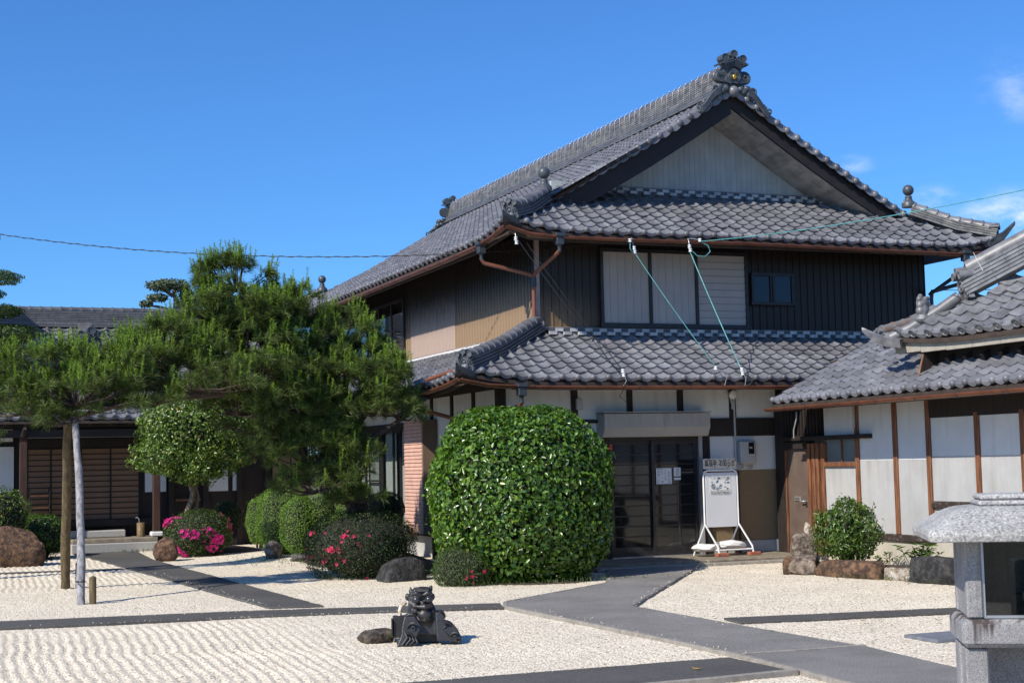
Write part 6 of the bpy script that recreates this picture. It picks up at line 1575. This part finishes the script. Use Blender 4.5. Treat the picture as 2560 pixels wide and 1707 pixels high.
# ------------------------------------------------------------------ stones
def rock(name, label, c, r, m, seed=0, power=3.0, rough=0.16, rot=0.0, cat="rock", group=None, flat=None):
    g_ = np.random.default_rng(seed + 300); n1, n2 = 40, 26
    ph = g_.uniform(0, 6.28, 12)
    pl = [(norm(g_.normal(0, 1, 3) * np.array([1, 1, .7])), g_.uniform(.70, .98)) for _ in range(15)]
    th = np.pi * np.arange(n2 + 1)[:, None] / n2; w = 2 * np.pi * np.arange(n1)[None, :] / n1
    d = np.stack([np.sin(th) * np.cos(w), np.sin(th) * np.sin(w), np.cos(th) * np.ones_like(w)], -1).reshape(-1, 3)
    q = d * (np.abs(d) ** power).sum(-1, keepdims=True) ** (-1 / power)
    f = np.sin(4 * d[:, 0] + ph[0]) * np.sin(3.5 * d[:, 1] + ph[1]) + .6 * np.sin(6 * d[:, 2] + ph[2] + 3 * d[:, 0])
    q = q * (1 + rough * .5 * f)[:, None]
    for nn, h in pl:                                    # broken faces
        e = np.maximum(0, q @ nn - h * (1.08 if power < 4 else 1.35)); q = q - nn[None, :] * e[:, None] * .93
    fine = np.sin(13 * d[:, 0] + 5 * d[:, 1] + ph[3]) * np.sin(11 * d[:, 2] + ph[4]) + .7 * np.sin(23 * d[:, 1] + ph[5]) * np.sin(19 * d[:, 2] + 9 * d[:, 0] + ph[6])
    q = q * (1 + .016 * fine + g_.normal(0, .006, len(q)))[:, None]
    x, y, z = (q * np.array(r)).T; cs, sn = math.cos(rot), math.sin(rot)
    V = np.stack([c[0] + x * cs - y * sn, c[1] + x * sn + y * cs, c[2] + z], -1)
    i = (np.arange(n2)[:, None] * n1 + np.arange(n1)[None, :]); k = (np.arange(n2)[:, None] * n1 + (np.arange(n1)[None, :] + 1) % n1)
    F = np.stack([i, i + n1, k + n1, k], -1).reshape(-1, 4)
    me = np_mesh(name, V, F, True); o = link(name, me, m); tag(o, label, cat, group, "thing")
    return o
RG = "stones edging the bed before the wing"
rock("rock", "big rounded brown boulder at the picture's edge beside the path to the hall", (-6.98, 6.75, 0.27), (0.62, 0.50, 0.42), ROCK_BROWN, 1, 2.6)
rock("rock", "brown pointed rock standing next to the pink azalea", (-4.28, 6.45, 0.17), (0.23, 0.22, 0.27), ROCK_BROWN, 2, 2.8, .2)
rock("rock", "dark shaded rock between the dark azalea and the small round azalea", (-1.95, -0.95, 0.08), (0.46, 0.30, 0.26), ROCK_DARK, 3, 2.8, .22, 0.3)
rock("standing_stone", "dark grey standing stone behind the big camellia by the shutter box", (-1.02, -0.75, 0.55), (0.24, 0.14, 0.52), ROCK_GREY, 4, 3.6, .14, -.3)
rock("rock", "lichen-grey stone at the foot of the tall clipped shrub", (-2.55, 5.0, 0.15), (0.16, 0.16, 0.20), ROCK_RED, 5, 3.0, .2)
rock("rock", "low flat grey stone beneath the slim clipped shrub", (-2.20, 4.2, 0.08), (0.20, 0.14, 0.10), ROCK_GREY, 6, 3.0, .2)
rock("edging_stone", "squared reddish-grey block standing at the corner of the planting bed", (3.44, -3.26, 0.37), (0.185, 0.14, 0.20), ROCK_RED, 7, 16.0, .02, -.35, "stone", RG)
rock("edging_stone", "tilted reddish stone below the squared block at the bed corner", (3.24, -3.60, 0.12), (0.24, 0.17, 0.17), ROCK_RED, 8, 3.0, .16, -.6, "stone", RG)
rock("edging_stone", "small dark stone wedged against the entrance-side end of the bed", (3.06, -3.42, 0.10), (0.09, 0.09, 0.16), ROCK_BROWN, 9, 3.0, .2, 0, "stone", RG)
rock("edging_stone", "long low brown stone in front of the leafy bush", (3.50, -4.36, 0.09), (0.18, 0.58, 0.145), ROCK_BROWN, 10, 6.0, .10, 0.22, "stone", RG)
rock("edging_stone", "small pale tan stone between the long brown and the black stones", (3.72, -5.15, 0.06), (0.12, 0.24, 0.105), ROCK_TAN, 11, 4.0, .16, 0.18, "stone", RG)
rock("edging_stone", "tiny orange stone chip against the black stone", (3.66, -5.42, 0.03), (0.06, 0.06, 0.06), ROCK_TAN, 12, 3.0, .2, 0, "stone", RG)
rock("edging_stone", "big black flat-topped stone nearest the stone lantern", (3.86, -5.98, 0.14), (0.20, 0.56, 0.20), ROCK_DARK, 13, 6.5, .09, 0.16, "stone", RG)
rock("pale_stone", "small pale upright stone set on top of the squared block", (3.50, -3.30, 0.63), (0.06, 0.045, 0.095), ROCK_PALE, 14, 2.6, .22, 0, "stone")
rock("flat_stone", "flat mossy stone lying beside the clay roof ornament", (-4.47, -8.10, 0.045), (0.20, 0.15, 0.085), rock_mat("mossy_flat_rock", (0.055, 0.042, 0.032), (0.12, 0.095, 0.07)), 15, 2.8, .12, 0.3, "stone")
rosette_plant("weed", "small green weed growing beside the clay ornament", (-4.36, -8.22, 0.02), 4, 0.10, 0.06, 0.02, CLIPPED, 0.05, 8)
fb = MB()
for q in range(2): pass
sl = box_part("slate_slab", -0.12, 0.75, -10.95, -10.46, 0.0, 0.035, mat("blue_grey_slate", (0.16, 0.17, 0.19), 0.6, 0.2, 10.0), None, 0.006); tag(sl, "blue-grey slate slab flush in the gravel beside the lantern", "slab", None, "thing")
# ------------------------------------------------------------------ the clay ridge ornament standing on the gravel
ST = thing("clay_ornament", "black fired-clay demon roof ornament with horns and cloud-scrolled feet standing on the gravel", "statue", (-4.12, -8.38, 0.0))
SM = Matrix.Translation((-4.12, -8.40, 0.0)) @ Matrix.Rotation(R(-16), 4, "Z") @ Matrix.Diagonal((1.06, 1.06, 1.06, 1))    # its face looks along local -y
_k = 0.000494
def _o(cx, cy): return ((cx - 1090) * _k, (1350 - cy) * _k)
def demon(b):
    B = lambda c, r, sc=(1, 1, 1): b.ball(c, r, 14, SM, sc)
    def rod(pts, rad): b.tube([SM @ Vector(p) for p in pts], rad, 8)
    def plate(pts, y0, y1, lean=0.0):
        n = len(pts); v = [(x, y0 - lean * (.5 - z), z) for x, z in pts] + [(x * .96, y1 - lean * (.5 - z), z) for x, z in pts]
        b.add(v, [tuple(range(n)), tuple(range(2 * n - 1, n - 1, -1))] + [((i + 1) % n, i, n + i, n + (i + 1) % n) for i in range(n)], False, SM)
    # the head block, then the spreading skirts to each side
    plate([_o(*p) for p in ((885, 420), (960, 362), (1090, 340), (1215, 352), (1285, 440), (1270, 590), (1330, 700), (1350, 900), (1340, 1180), (1000, 1180), (860, 900), (820, 760), (845, 600))], -.07, .10, .12)
    plate([_o(*p) for p in ((760, 830), (950, 830), (1060, 1000), (1000, 1140), (860, 1345), (610, 1350), (700, 1150), (720, 980))], -.115, .03, .25)
    plate([_o(*p) for p in ((1330, 780), (1420, 775), (1495, 850), (1480, 920), (1620, 960), (1720, 1080), (1790, 1240), (1620, 1275), (1350, 1285), (1330, 1100))], -.10, .05, .22)
    plate([_o(*p) for p in ((860, 1120), (1350, 1120), (1400, 1345), (820, 1345))], -.03, .12)
    # horns, ears
    rod([(-.090, -.03, .44), (-.098, -.032, .478), (-.100, -.034, .508)], [.030, .018, .005]); rod([(.072, -.03, .46), (.082, -.032, .49), (.088, -.033, .512)], [.026, .021, .014])
    B((-.128, .0, .415), .028, (.8, 1, 1.2)); B((.10, .0, .41), .026, (.8, 1, 1.2))
    # brow ridges, bulging eyes, cheeks, broad lips, chin ball
    rod([(-.085, -.085, .445), (-.05, -.105, .455), (-.005, -.10, .432)], [.018, .024, .018]); rod([(.085, -.085, .445), (.05, -.105, .455), (.012, -.10, .432)], [.018, .024, .018])
    B((-.050, -.085, .392), .042); B((.062, -.085, .395), .040)
    rod([(-.098, -.08, .365), (-.07, -.112, .338), (-.02, -.125, .335), (.0, -.125, .35)], [.016, .02, .018, .014])
    rod([(-.03, -.125, .335), (.02, -.145, .333), (.085, -.12, .34)], [.020, .030, .020]); rod([(.0, -.10, .375), (.01, -.12, .355)], [.022, .022])
    B((-.060, -.095, .295), .030); B((.098, -.085, .295), .028)
    B((.022, -.115, .262), .056, (1.15, .8, .9)); rod([(-.045, -.09, .225), (.02, -.135, .215), (.09, -.10, .225)], [.018, .028, .018]); B((.02, -.08, .20), .07, (1.2, .7, .7))
    B((-.11, -.075, .24), .050, (1.1, .8, .9)); B((.155, -.055, .26), .045, (1.1, .8, .9)); B((.13, -.06, .21), .05)
    B((-.12, -.15, .12), .075, (1, .55, 1.2)); B((-.17, -.19, .04), .065, (1.1, .6, .7)); B((.22, -.125, .12), .075, (1, .55, 1.1)); B((.29, -.16, .045), .055, (1.1, .6, .7))
sculpt("body", demon, STATUE, ST, 0.0068, 3)
rl = MB(); W = lambda p: SM @ Vector(p)
def curl(c, r, s, turns=1.2): scroll(rl, W(c), SM.to_3x3() @ Vector((s, -.25, .1)).normalized(), SM.to_3x3() @ Vector((0, -.35, 1)).normalized(), r * 1.15, turns, .013, start=1.0)
for c, r, s in (((-.115, -.125, .225), .044, 1), ((.165, -.10, .245), .040, -1), ((-.095, -.205, .155), .048, 1), ((-.13, -.225, .075), .042, -1), ((.215, -.172, .145), .050, -1), ((.275, -.195, .065), .040, 1)): curl(c, r, s)
for q in range(4):
    rl.tube([W((-.165 + .032 * q, -.205 - .004 * q, .13 - .02 * q)), W((-.14 + .03 * q, -.232, .075 - .015 * q)), W((-.19 + .035 * q, -.245, .015))], .012, 6)
    rl.tube([W((.165 + .035 * q, -.175, .13 - .025 * q)), W((.22 + .03 * q, -.195, .08 - .02 * q)), W((.25 + .025 * q, -.20, .03))], .012, 6)
for k in range(13):                                    # combed hair on the forehead
    x = -.055 + k * .0092; rl.tube([W((x * .8 + .01, -.098, .465)), W((x * .9 + .01, -.092, .488)), W((x * 1.15 + .01, -.06, .503))], .0040, 5)
rl.build("carved_scroll", STATUE, ST, kind="stuff")
for s in (-1, 1):
    MB().ball((.006 + s * .056, -.094, .393), .037, 14, SM).build("eye", mat("glazed_clay_eye", (0.035, 0.034, 0.038), 0.22, 0.1) if s < 0 else MATS["glazed_clay_eye"], ST)
tk = MB(); tk.box(-.26, -.12, .03, .17, 0.05, .24, SM); tk.box(-.275, -.26, .0, .15, .06, .22, SM); tk.build("rear_flange", STATUE, ST, bevel=0.01)
MB().tube([W((-.20, .08, .24)), W((-.19, .10, .31)), W((-.14, .10, .36))], .02, 8).build("rear_handle", ROCK_PALE, ST)

# ------------------------------------------------------------------ the stone lantern with its glazed box
LN = thing("stone_lantern", "tall grey granite lantern with a glass-fronted box and a rounded stone cap", "lantern", (-3.7, -16.2, 0.0))
_e1 = Vector((0.856, -0.516, 0)); _e2 = Vector((0.516, 0.856, 0))
LT = frame_matrix(Vector((-4.075, -16.345, 0.0)), _e1, _e2, Vector((0, 0, 1)))    # origin at the tray's near corner, x along the front, y away
W_, D_ = 0.68, 0.50
def lbox(name, x0, x1, y0, y1, z0, z1, m=GRANITE, bevel=0.008, parent=LN): return MB().box(x0, x1, y0, y1, z0, z1, LT).build(name, m, parent, bevel=bevel)
lbox("pedestal", 0.015, 0.12, 0.04, 0.16, -0.05, 0.785); lbox("pedestal", W_ - 0.12, W_ - 0.015, 0.04, 0.16, -0.05, 0.785); lbox("pedestal", 0.02, W_ - 0.02, 0.30, 0.46, -0.05, 0.785)
lbox("foot_slab", -0.1, W_ + 0.1, -0.12, D_ + 0.1, -0.05, 0.10, GRANITE, 0.02)
lbox("tray", 0.0, W_, 0.0, D_, 0.788, 0.918, STAINED, 0.022)
for x in (0.03, W_ - 0.105):
    lbox("corner_post", x, x + 0.075, 0.03, 0.105, 0.921, 1.285)
lbox("side_wall", 0.035, 0.085, 0.108, D_ - 0.10, 0.921, 1.285, GRANITE); lbox("side_wall", W_ - 0.085, W_ - 0.035, 0.108, D_ - 0.10, 0.921, 1.285, GRANITE); lbox("back_wall", 0.03, W_ - 0.03, D_ - 0.097, D_ - 0.04, 0.921, 1.285, GRANITE)
lg = lbox("glass_pane", 0.118, W_ - 0.118, 0.055, 0.059, 0.935, 1.28, clear_glass("lantern_glass", (0.62, 0.68, 0.66), 1.6), 0.0)
lbox("pane_frame", 0.106, 0.117, 0.045, 0.07, 0.921, 1.285, ALU_PALE, 0.0, lg); lbox("pane_frame", W_ - 0.117, W_ - 0.106, 0.045, 0.07, 0.921, 1.285, ALU_PALE, 0.0, lg); lbox("pane_frame", 0.1175, W_ - 0.1175, 0.045, 0.07, 0.921, 0.934, ALU_PALE, 0.0, lg)
lbox("offering_stand", 0.27, 0.44, 0.20, 0.30, 0.921, 1.02, ROCK_DARK); lbox("name_tablet", 0.31, 0.41, 0.185, 0.195, 0.99, 1.03, PLASTER_BASE, 0.0)
# cap: low eaves, hollow-curved slopes, two rounded tiers
cp = MB(); cx, cy = W_ / 2, D_ / 2; rows = []
for hx, hy, z in ((.335, .26, 1.287), (.475, .40, 1.287), (.482, .406, 1.315), (.475, .40, 1.342), (.43, .355, 1.362), (.385, .305, 1.395), (.335, .25, 1.422), (.29, .21, 1.436), (.24, .165, 1.442)):
    n = 8; r_ = .05; pts = []
    for sx, sy in ((1, 1), (-1, 1), (-1, -1), (1, -1)):
        for k in range(3):
            w = math.atan2(sy, sx) + (k - 1) * .5; pts.append((cx + sx * (hx - r_) + r_ * math.cos(w) * 1.2, cy + sy * (hy - r_) + r_ * math.sin(w) * 1.2, z))
    rows.append(pts)
n = len(rows[0]); vs = [p for r_ in rows for p in r_]
cp.add(vs, [(i * n + k, i * n + (k + 1) % n, (i + 1) * n + (k + 1) % n, (i + 1) * n + k) for i in range(len(rows) - 1) for k in range(n)] + [tuple(range(n))[::-1], tuple(range(len(vs) - n, len(vs)))], False, LT)
cp.build("cap", GRANITE_CAP, LN, bevel=0.004)
lbox("cap_tier", 0.115, W_ - 0.115, 0.09, D_ - 0.09, 1.441, 1.468, GRANITE_CAP, 0.010); lbox("cap_tier", 0.125, W_ - 0.125, 0.10, D_ - 0.10, 1.469, 1.497, GRANITE_CAP, 0.010)
fp = thing("stone_post", "dark grey stone post standing in front of the lantern at the picture's edge", "post", (-4.15, -17.55, 0.0))
pm = frame_matrix(Vector((-4.26, -17.42, 0)), _e1, _e2, Vector((0, 0, 1)))
MB().box(0.0, 0.22, 0.0, 0.20, -0.05, 1.13, pm).build("shaft", mat("dark_worn_granite", (0.15, 0.15, 0.155), 0.8, 0.3, 110.0, 0.0015, 150), fp, bevel=0.012)

# ------------------------------------------------------------------ the notice board at the door
NB = thing("notice_board", "white tube-framed notice board with a rusty name plate on top, beside the entrance", "notice board", (3.72, -0.42, 0.10))
fy = -0.42
MB().tube([(3.20, fy - .26, .10), (3.42, fy, .62), (3.40, fy, 1.40), (3.41, fy, 1.46), (3.46, fy, 1.485), (3.95, fy, 1.485), (4.00, fy, 1.46), (4.01, fy, 1.40), (4.00, fy, .62), (4.20, fy - .26, .10)] if False else
         [(3.52, fy - .22, .10), (3.50, fy - .21, .25), (3.385, fy, .62), (3.385, fy, 1.40), (3.40, fy, 1.465), (3.46, fy, 1.49), (3.95, fy, 1.49), (4.00, fy, 1.465), (4.015, fy, 1.40), (4.015, fy, .62), (4.14, fy - .21, .25), (4.16, fy - .22, .10)], 0.016, 9).build("tube_frame", WHITE_PAINT, NB)
MB().tube([(3.385, fy, .60), (3.30, fy + .24, .12), (3.30, fy + .24, .10)], 0.014, 8).build("rear_leg", WHITE_PAINT, NB); MB().tube([(4.015, fy, .60), (3.93, fy + .26, .12), (3.93, fy + .26, .10)], 0.014, 8).build("rear_leg", WHITE_PAINT, NB)
MB().tube([(3.51, fy - .215, .20), (4.15, fy - .215, .20)], 0.013, 8).build("foot_rail", WHITE_PAINT, NB); MB().tube([(3.51, fy - .215, .20), (3.30, fy + .24, .19)], 0.013, 8).build("foot_rail", WHITE_PAINT, NB); MB().tube([(4.15, fy - .215, .20), (3.93, fy + .26, .19)], 0.013, 8).build("foot_rail", WHITE_PAINT, NB)
bd = box_part("board", 3.415, 3.99, fy - .012, fy + .004, 0.565, 1.455, BOARD_GREY, NB, 0.003)
# poster: abstract blue and white sheet with lines of print
ps = box_part("poster", 3.49, 3.885, fy - .016, fy - .0135, 1.105, 1.385, PAPER, bd, label="poster in blue, white and black with small lettering")
pb, pk = MB(), MB(); rr = random.Random(4)
for k in range(26):
    x, z, w = rr.uniform(3.50, 3.84), rr.uniform(1.16, 1.36), rr.uniform(.02, .06); h = rr.uniform(.012, .035); y = fy - .0175 - .0003 * k
    x1, z1 = min(x + w, 3.88), min(z + h, 1.38)
    (pb if k % 2 else pk).add([(x, y, z), (x1, y, z + h * .3), (x1 - w * .2, y, z1), (x + w * .1, y, z1 - h * .2)], [(0, 1, 2, 3)])
pb.build("print_patch", POSTER_BLUE, ps, kind="stuff"); pk.build("dark_patch", mat("dark_print", (0.10, 0.11, 0.12), 0.6, 0.6, 50, col2=(.5, .5, .5)), ps, kind="stuff")
pt = MB()
for row, z in enumerate((1.112, 1.128, 1.150, 1.366)):
    x = 3.50
    while x < 3.87:
        w = rr.uniform(.008, .022); pt.box(x, x + w, fy - .0272, fy - .0268, z, z + rr.uniform(.006, .013)); x += w + rr.uniform(.004, .014)
pt.build("printed_lines", INK, ps, kind="stuff")
pl = box_part("name_plate", 3.385, 4.01, fy - .010, fy + .004, 1.515, 1.685, RUSTY_WHITE, NB, 0.002, "white enamel plate with rust and brushed black lettering")
textmesh("lettering", "\u771f\u798f\u5bfa", 0.098, INK, pl, FRONT(3.525, fy - .0118, 1.602) @ Matrix.Diagonal((.78, 1.25, 1, 1)), 0.0012)
textmesh("lettering", "\u304a\u77e5\u3089\u305b", 0.095, INK, pl, FRONT(3.83, fy - .0118, 1.602) @ Matrix.Diagonal((.78, 1.25, 1, 1)), 0.0012)
MB().tube([(3.50, fy, 1.49), (3.50, fy, 1.52)], .012, 6).build("plate_clip", WHITE_PAINT, NB); MB().tube([(3.90, fy, 1.49), (3.90, fy, 1.52)], .012, 6).build("plate_clip", WHITE_PAINT, NB)
BRG = "bricks under the notice board feet"
for x, y, lab in ((3.50, -0.66, "red brick beneath the notice board's foot nearer the glazed doors"), (4.10, -0.66, "red brick beneath the notice board's foot nearer the meter")):
    o = MB().box(x - .055, x + .155, y - .05, y + .05, .10, .155).build("brick", BRICK_RED, bevel=0.006); tag(o, lab, "brick", BRG, "thing")
def bag(label, c, r, seed):
    o = rock("weight_bag", label, c, r, CLOTH_WHITE, seed, 3.2, .20, .1, "weight", "white weights on the notice board's rails")
bag("flat white weight bag on the rail nearer the glazed doors", (3.36, -0.42, .235), (.21, .20, .065), 40)
bag("plumper white weight bag on the rail nearer the meter", (3.86, -0.40, .255), (.26, .19, .085), 41)

# umbrella stand in the hall porch
us = thing("umbrella_stand", "bamboo-coloured cylinder umbrella stand on the hall step", "umbrella stand", (-4.12, 10.75, 0.286))
MB().lathe([(.085, .286), (.088, .58), (.080, .58), (.078, .30)], 16, Matrix.Translation((-4.12, 10.75, 0))).build("barrel", mat("bamboo_stand", (0.16, 0.11, 0.05), 0.6, 0.3, 20.0), us)
um = MB(); um.tube([(-4.14, 10.74, .30), (-4.16, 10.74, .66), (-4.20, 10.74, .70), (-4.23, 10.74, .68)], .008, 6); o = um.build("umbrella", METER); tag(o, "umbrella with a curved pale handle standing in the bamboo stand", "umbrella", None, "thing")
# a letter rack leaning in the porch
rk = thing("shoe_rack", "small wooden slatted rack beside the dark porch post", "rack", (-6.2, 10.9, 0.45))
for z in (.75, .95, 1.2): box_part("rack_shelf", -6.40, -5.98, 10.8, 11.05, z, z + .02, TIMBER_RED, rk)
for x in (-6.40, -6.0): box_part("rack_side", x, x + .02, 10.8, 11.05, .45, 1.35, TIMBER, rk)

# ------------------------------------------------------------------ things lying about
def fallen(label, c, L, W, m, ang, curl_=.3):
    g_ = MB(); n = 6; vs = []
    for i in range(n + 1):
        f = i / n; w = W * math.sin(math.pi * min(1, f * .94 + .03)) * .5; z = .006 + curl_ * L * (f - .5) ** 2
        vs += [(-w, (f - .5) * L, z + w * .25), (0, (f - .5) * L, z), (w, (f - .5) * L, z + w * .25)]
    g_.add(vs, [(3 * i + k, 3 * i + k + 1, 3 * i + k + 4, 3 * i + k + 3) for i in range(n) for k in range(2)], True, Matrix.Translation(c) @ Matrix.Rotation(ang, 4, "Z"))
    o = g_.build("fallen_leaf", m); tag(o, label, "leaf", "fallen leaves about the courtyard", "thing")
YEL = leafmat("yellow_leaf", (0.55, 0.32, 0.04), (0.65, 0.40, 0.06), 0.6, .3, .2); GRN = leafmat("green_fallen_leaf", (0.10, 0.16, 0.04), (0.16, 0.22, 0.06), 0.6, .3, .2)
fallen("yellow-orange leaf on the dark path at the bottom edge", (-2.87, -11.52, .032), .08, .045, YEL, .8, .8)
fallen("green leaf on the kerb where two paths meet", (-2.16, -10.55, .048), .07, .035, GRN, 1.2)
fallen("curled brown leaf on the gravel past the thin path strip", (.27, -9.26, .02), .11, .045, DRYLEAF, 1.0, 2.2)
fallen("long green leaf on the gravel near the lantern's slate slab", (-.06, -9.9, .02), .10, .02, GRN, 1.3)
fallen("green leaf at the edge of the wide path and the gravel wedge", (-1.04, -9.66, .045), .07, .03, GRN, .5)
fallen("olive leaf on the gravel close to the lantern", (.92, -9.62, .02), .10, .03, GRN, .4, 1.0)
fallen("dark green leaf on the gravel at the tip of the thin path strip", (-.77, -8.05, .02), .06, .035, GRN, .2)
g_ = np.random.default_rng(5); n = 950
P = np.stack([g_.uniform(-9, 3.5, n), g_.uniform(-11.5, 3.5, n), np.full(n, .022)], 1)
leaves("leaf_litter", P, np.tile([0, 0, 1.0], (n, 1)), 0.030, 0.016, DRYLEAF, None, 0.3, 0.0); bpy.data.objects["leaf_litter"]["kind"] = "stuff"
# thin grass and fallen litter round the shrubs' feet
P = []
for c, r, k in (((-2.4, 4.6), (.75, 1.3), 260), ((-.4, -2.9), (1.2, .22), 160), ((3.5, -4.9), (.4, 1.2), 120), ((-4.2, 9.6), (.6, .3), 80)):
    P.append(np.stack([g_.normal(c[0], r[0] * .6, k), g_.normal(c[1], r[1] * .6, k), np.full(k, .05)], 1))
P = np.concatenate(P); leaves("grass", P, np.tile([1.0, .2, .1], (len(P), 1)), 0.09, 0.008, AZALEA, None, 0.8, -1.2); bpy.data.objects["grass"]["kind"] = "stuff"

# gravel kicked onto the edges of the paths
edges = [((-5.0, 3.0), (-4.66, -4.2)), ((-4.35, 5), (-4.03, -4.35)), ((-7.72, -4.05), (-2.3, -5.3)), ((-7.7, -4.84), (-2.4, -5.8)), ((1.0, -1.7), (0.08, -3.57)), ((0.08, -3.57), (-2.0, -5.25)), ((-1.0, -6.6), (-0.95, -10.9)), ((-2.1, -6.2), (-2.1, -10.8)), ((2.7, -1.4), (-1.0, -6.6)), ((-8, -11.05), (-2.3, -10.98)), ((-0.8, -8.3), (1.8, -8.75))]
ic = np.array([(0, 0, 1), (.9, 0, .2), (.28, .85, .2), (-.72, .53, .2), (-.72, -.53, .2), (.28, -.85, .2), (.3, .2, -.5), (-.4, .1, -.5)]); icf = np.array([(0, 1, 2), (0, 2, 3), (0, 3, 4), (0, 4, 5), (0, 5, 1), (1, 6, 2), (2, 6, 3), (3, 7, 4), (4, 7, 5), (5, 6, 1)])
VV, FF = [], []
for (x0, y0), (x1, y1) in edges:
    n = int(math.hypot(x1 - x0, y1 - y0) * 11)
    for _ in range(n):
        f = g_.uniform(); px, py = x0 + (x1 - x0) * f + g_.normal(0, .05), y0 + (y1 - y0) * f + g_.normal(0, .05); s_ = g_.uniform(.004, .009)
        VV.append(ic * s_ + np.array([px, py, .040])); FF.append(icf + 8 * len(FF))
me = np_mesh("stray_gravel", np.concatenate(VV), np.concatenate(FF)); o = link("stray_gravel", me, mat("loose_white_stone", (0.62, 0.56, 0.45), 0.9, 0.2, 30.0, island=0.25)); o["kind"] = "stuff"
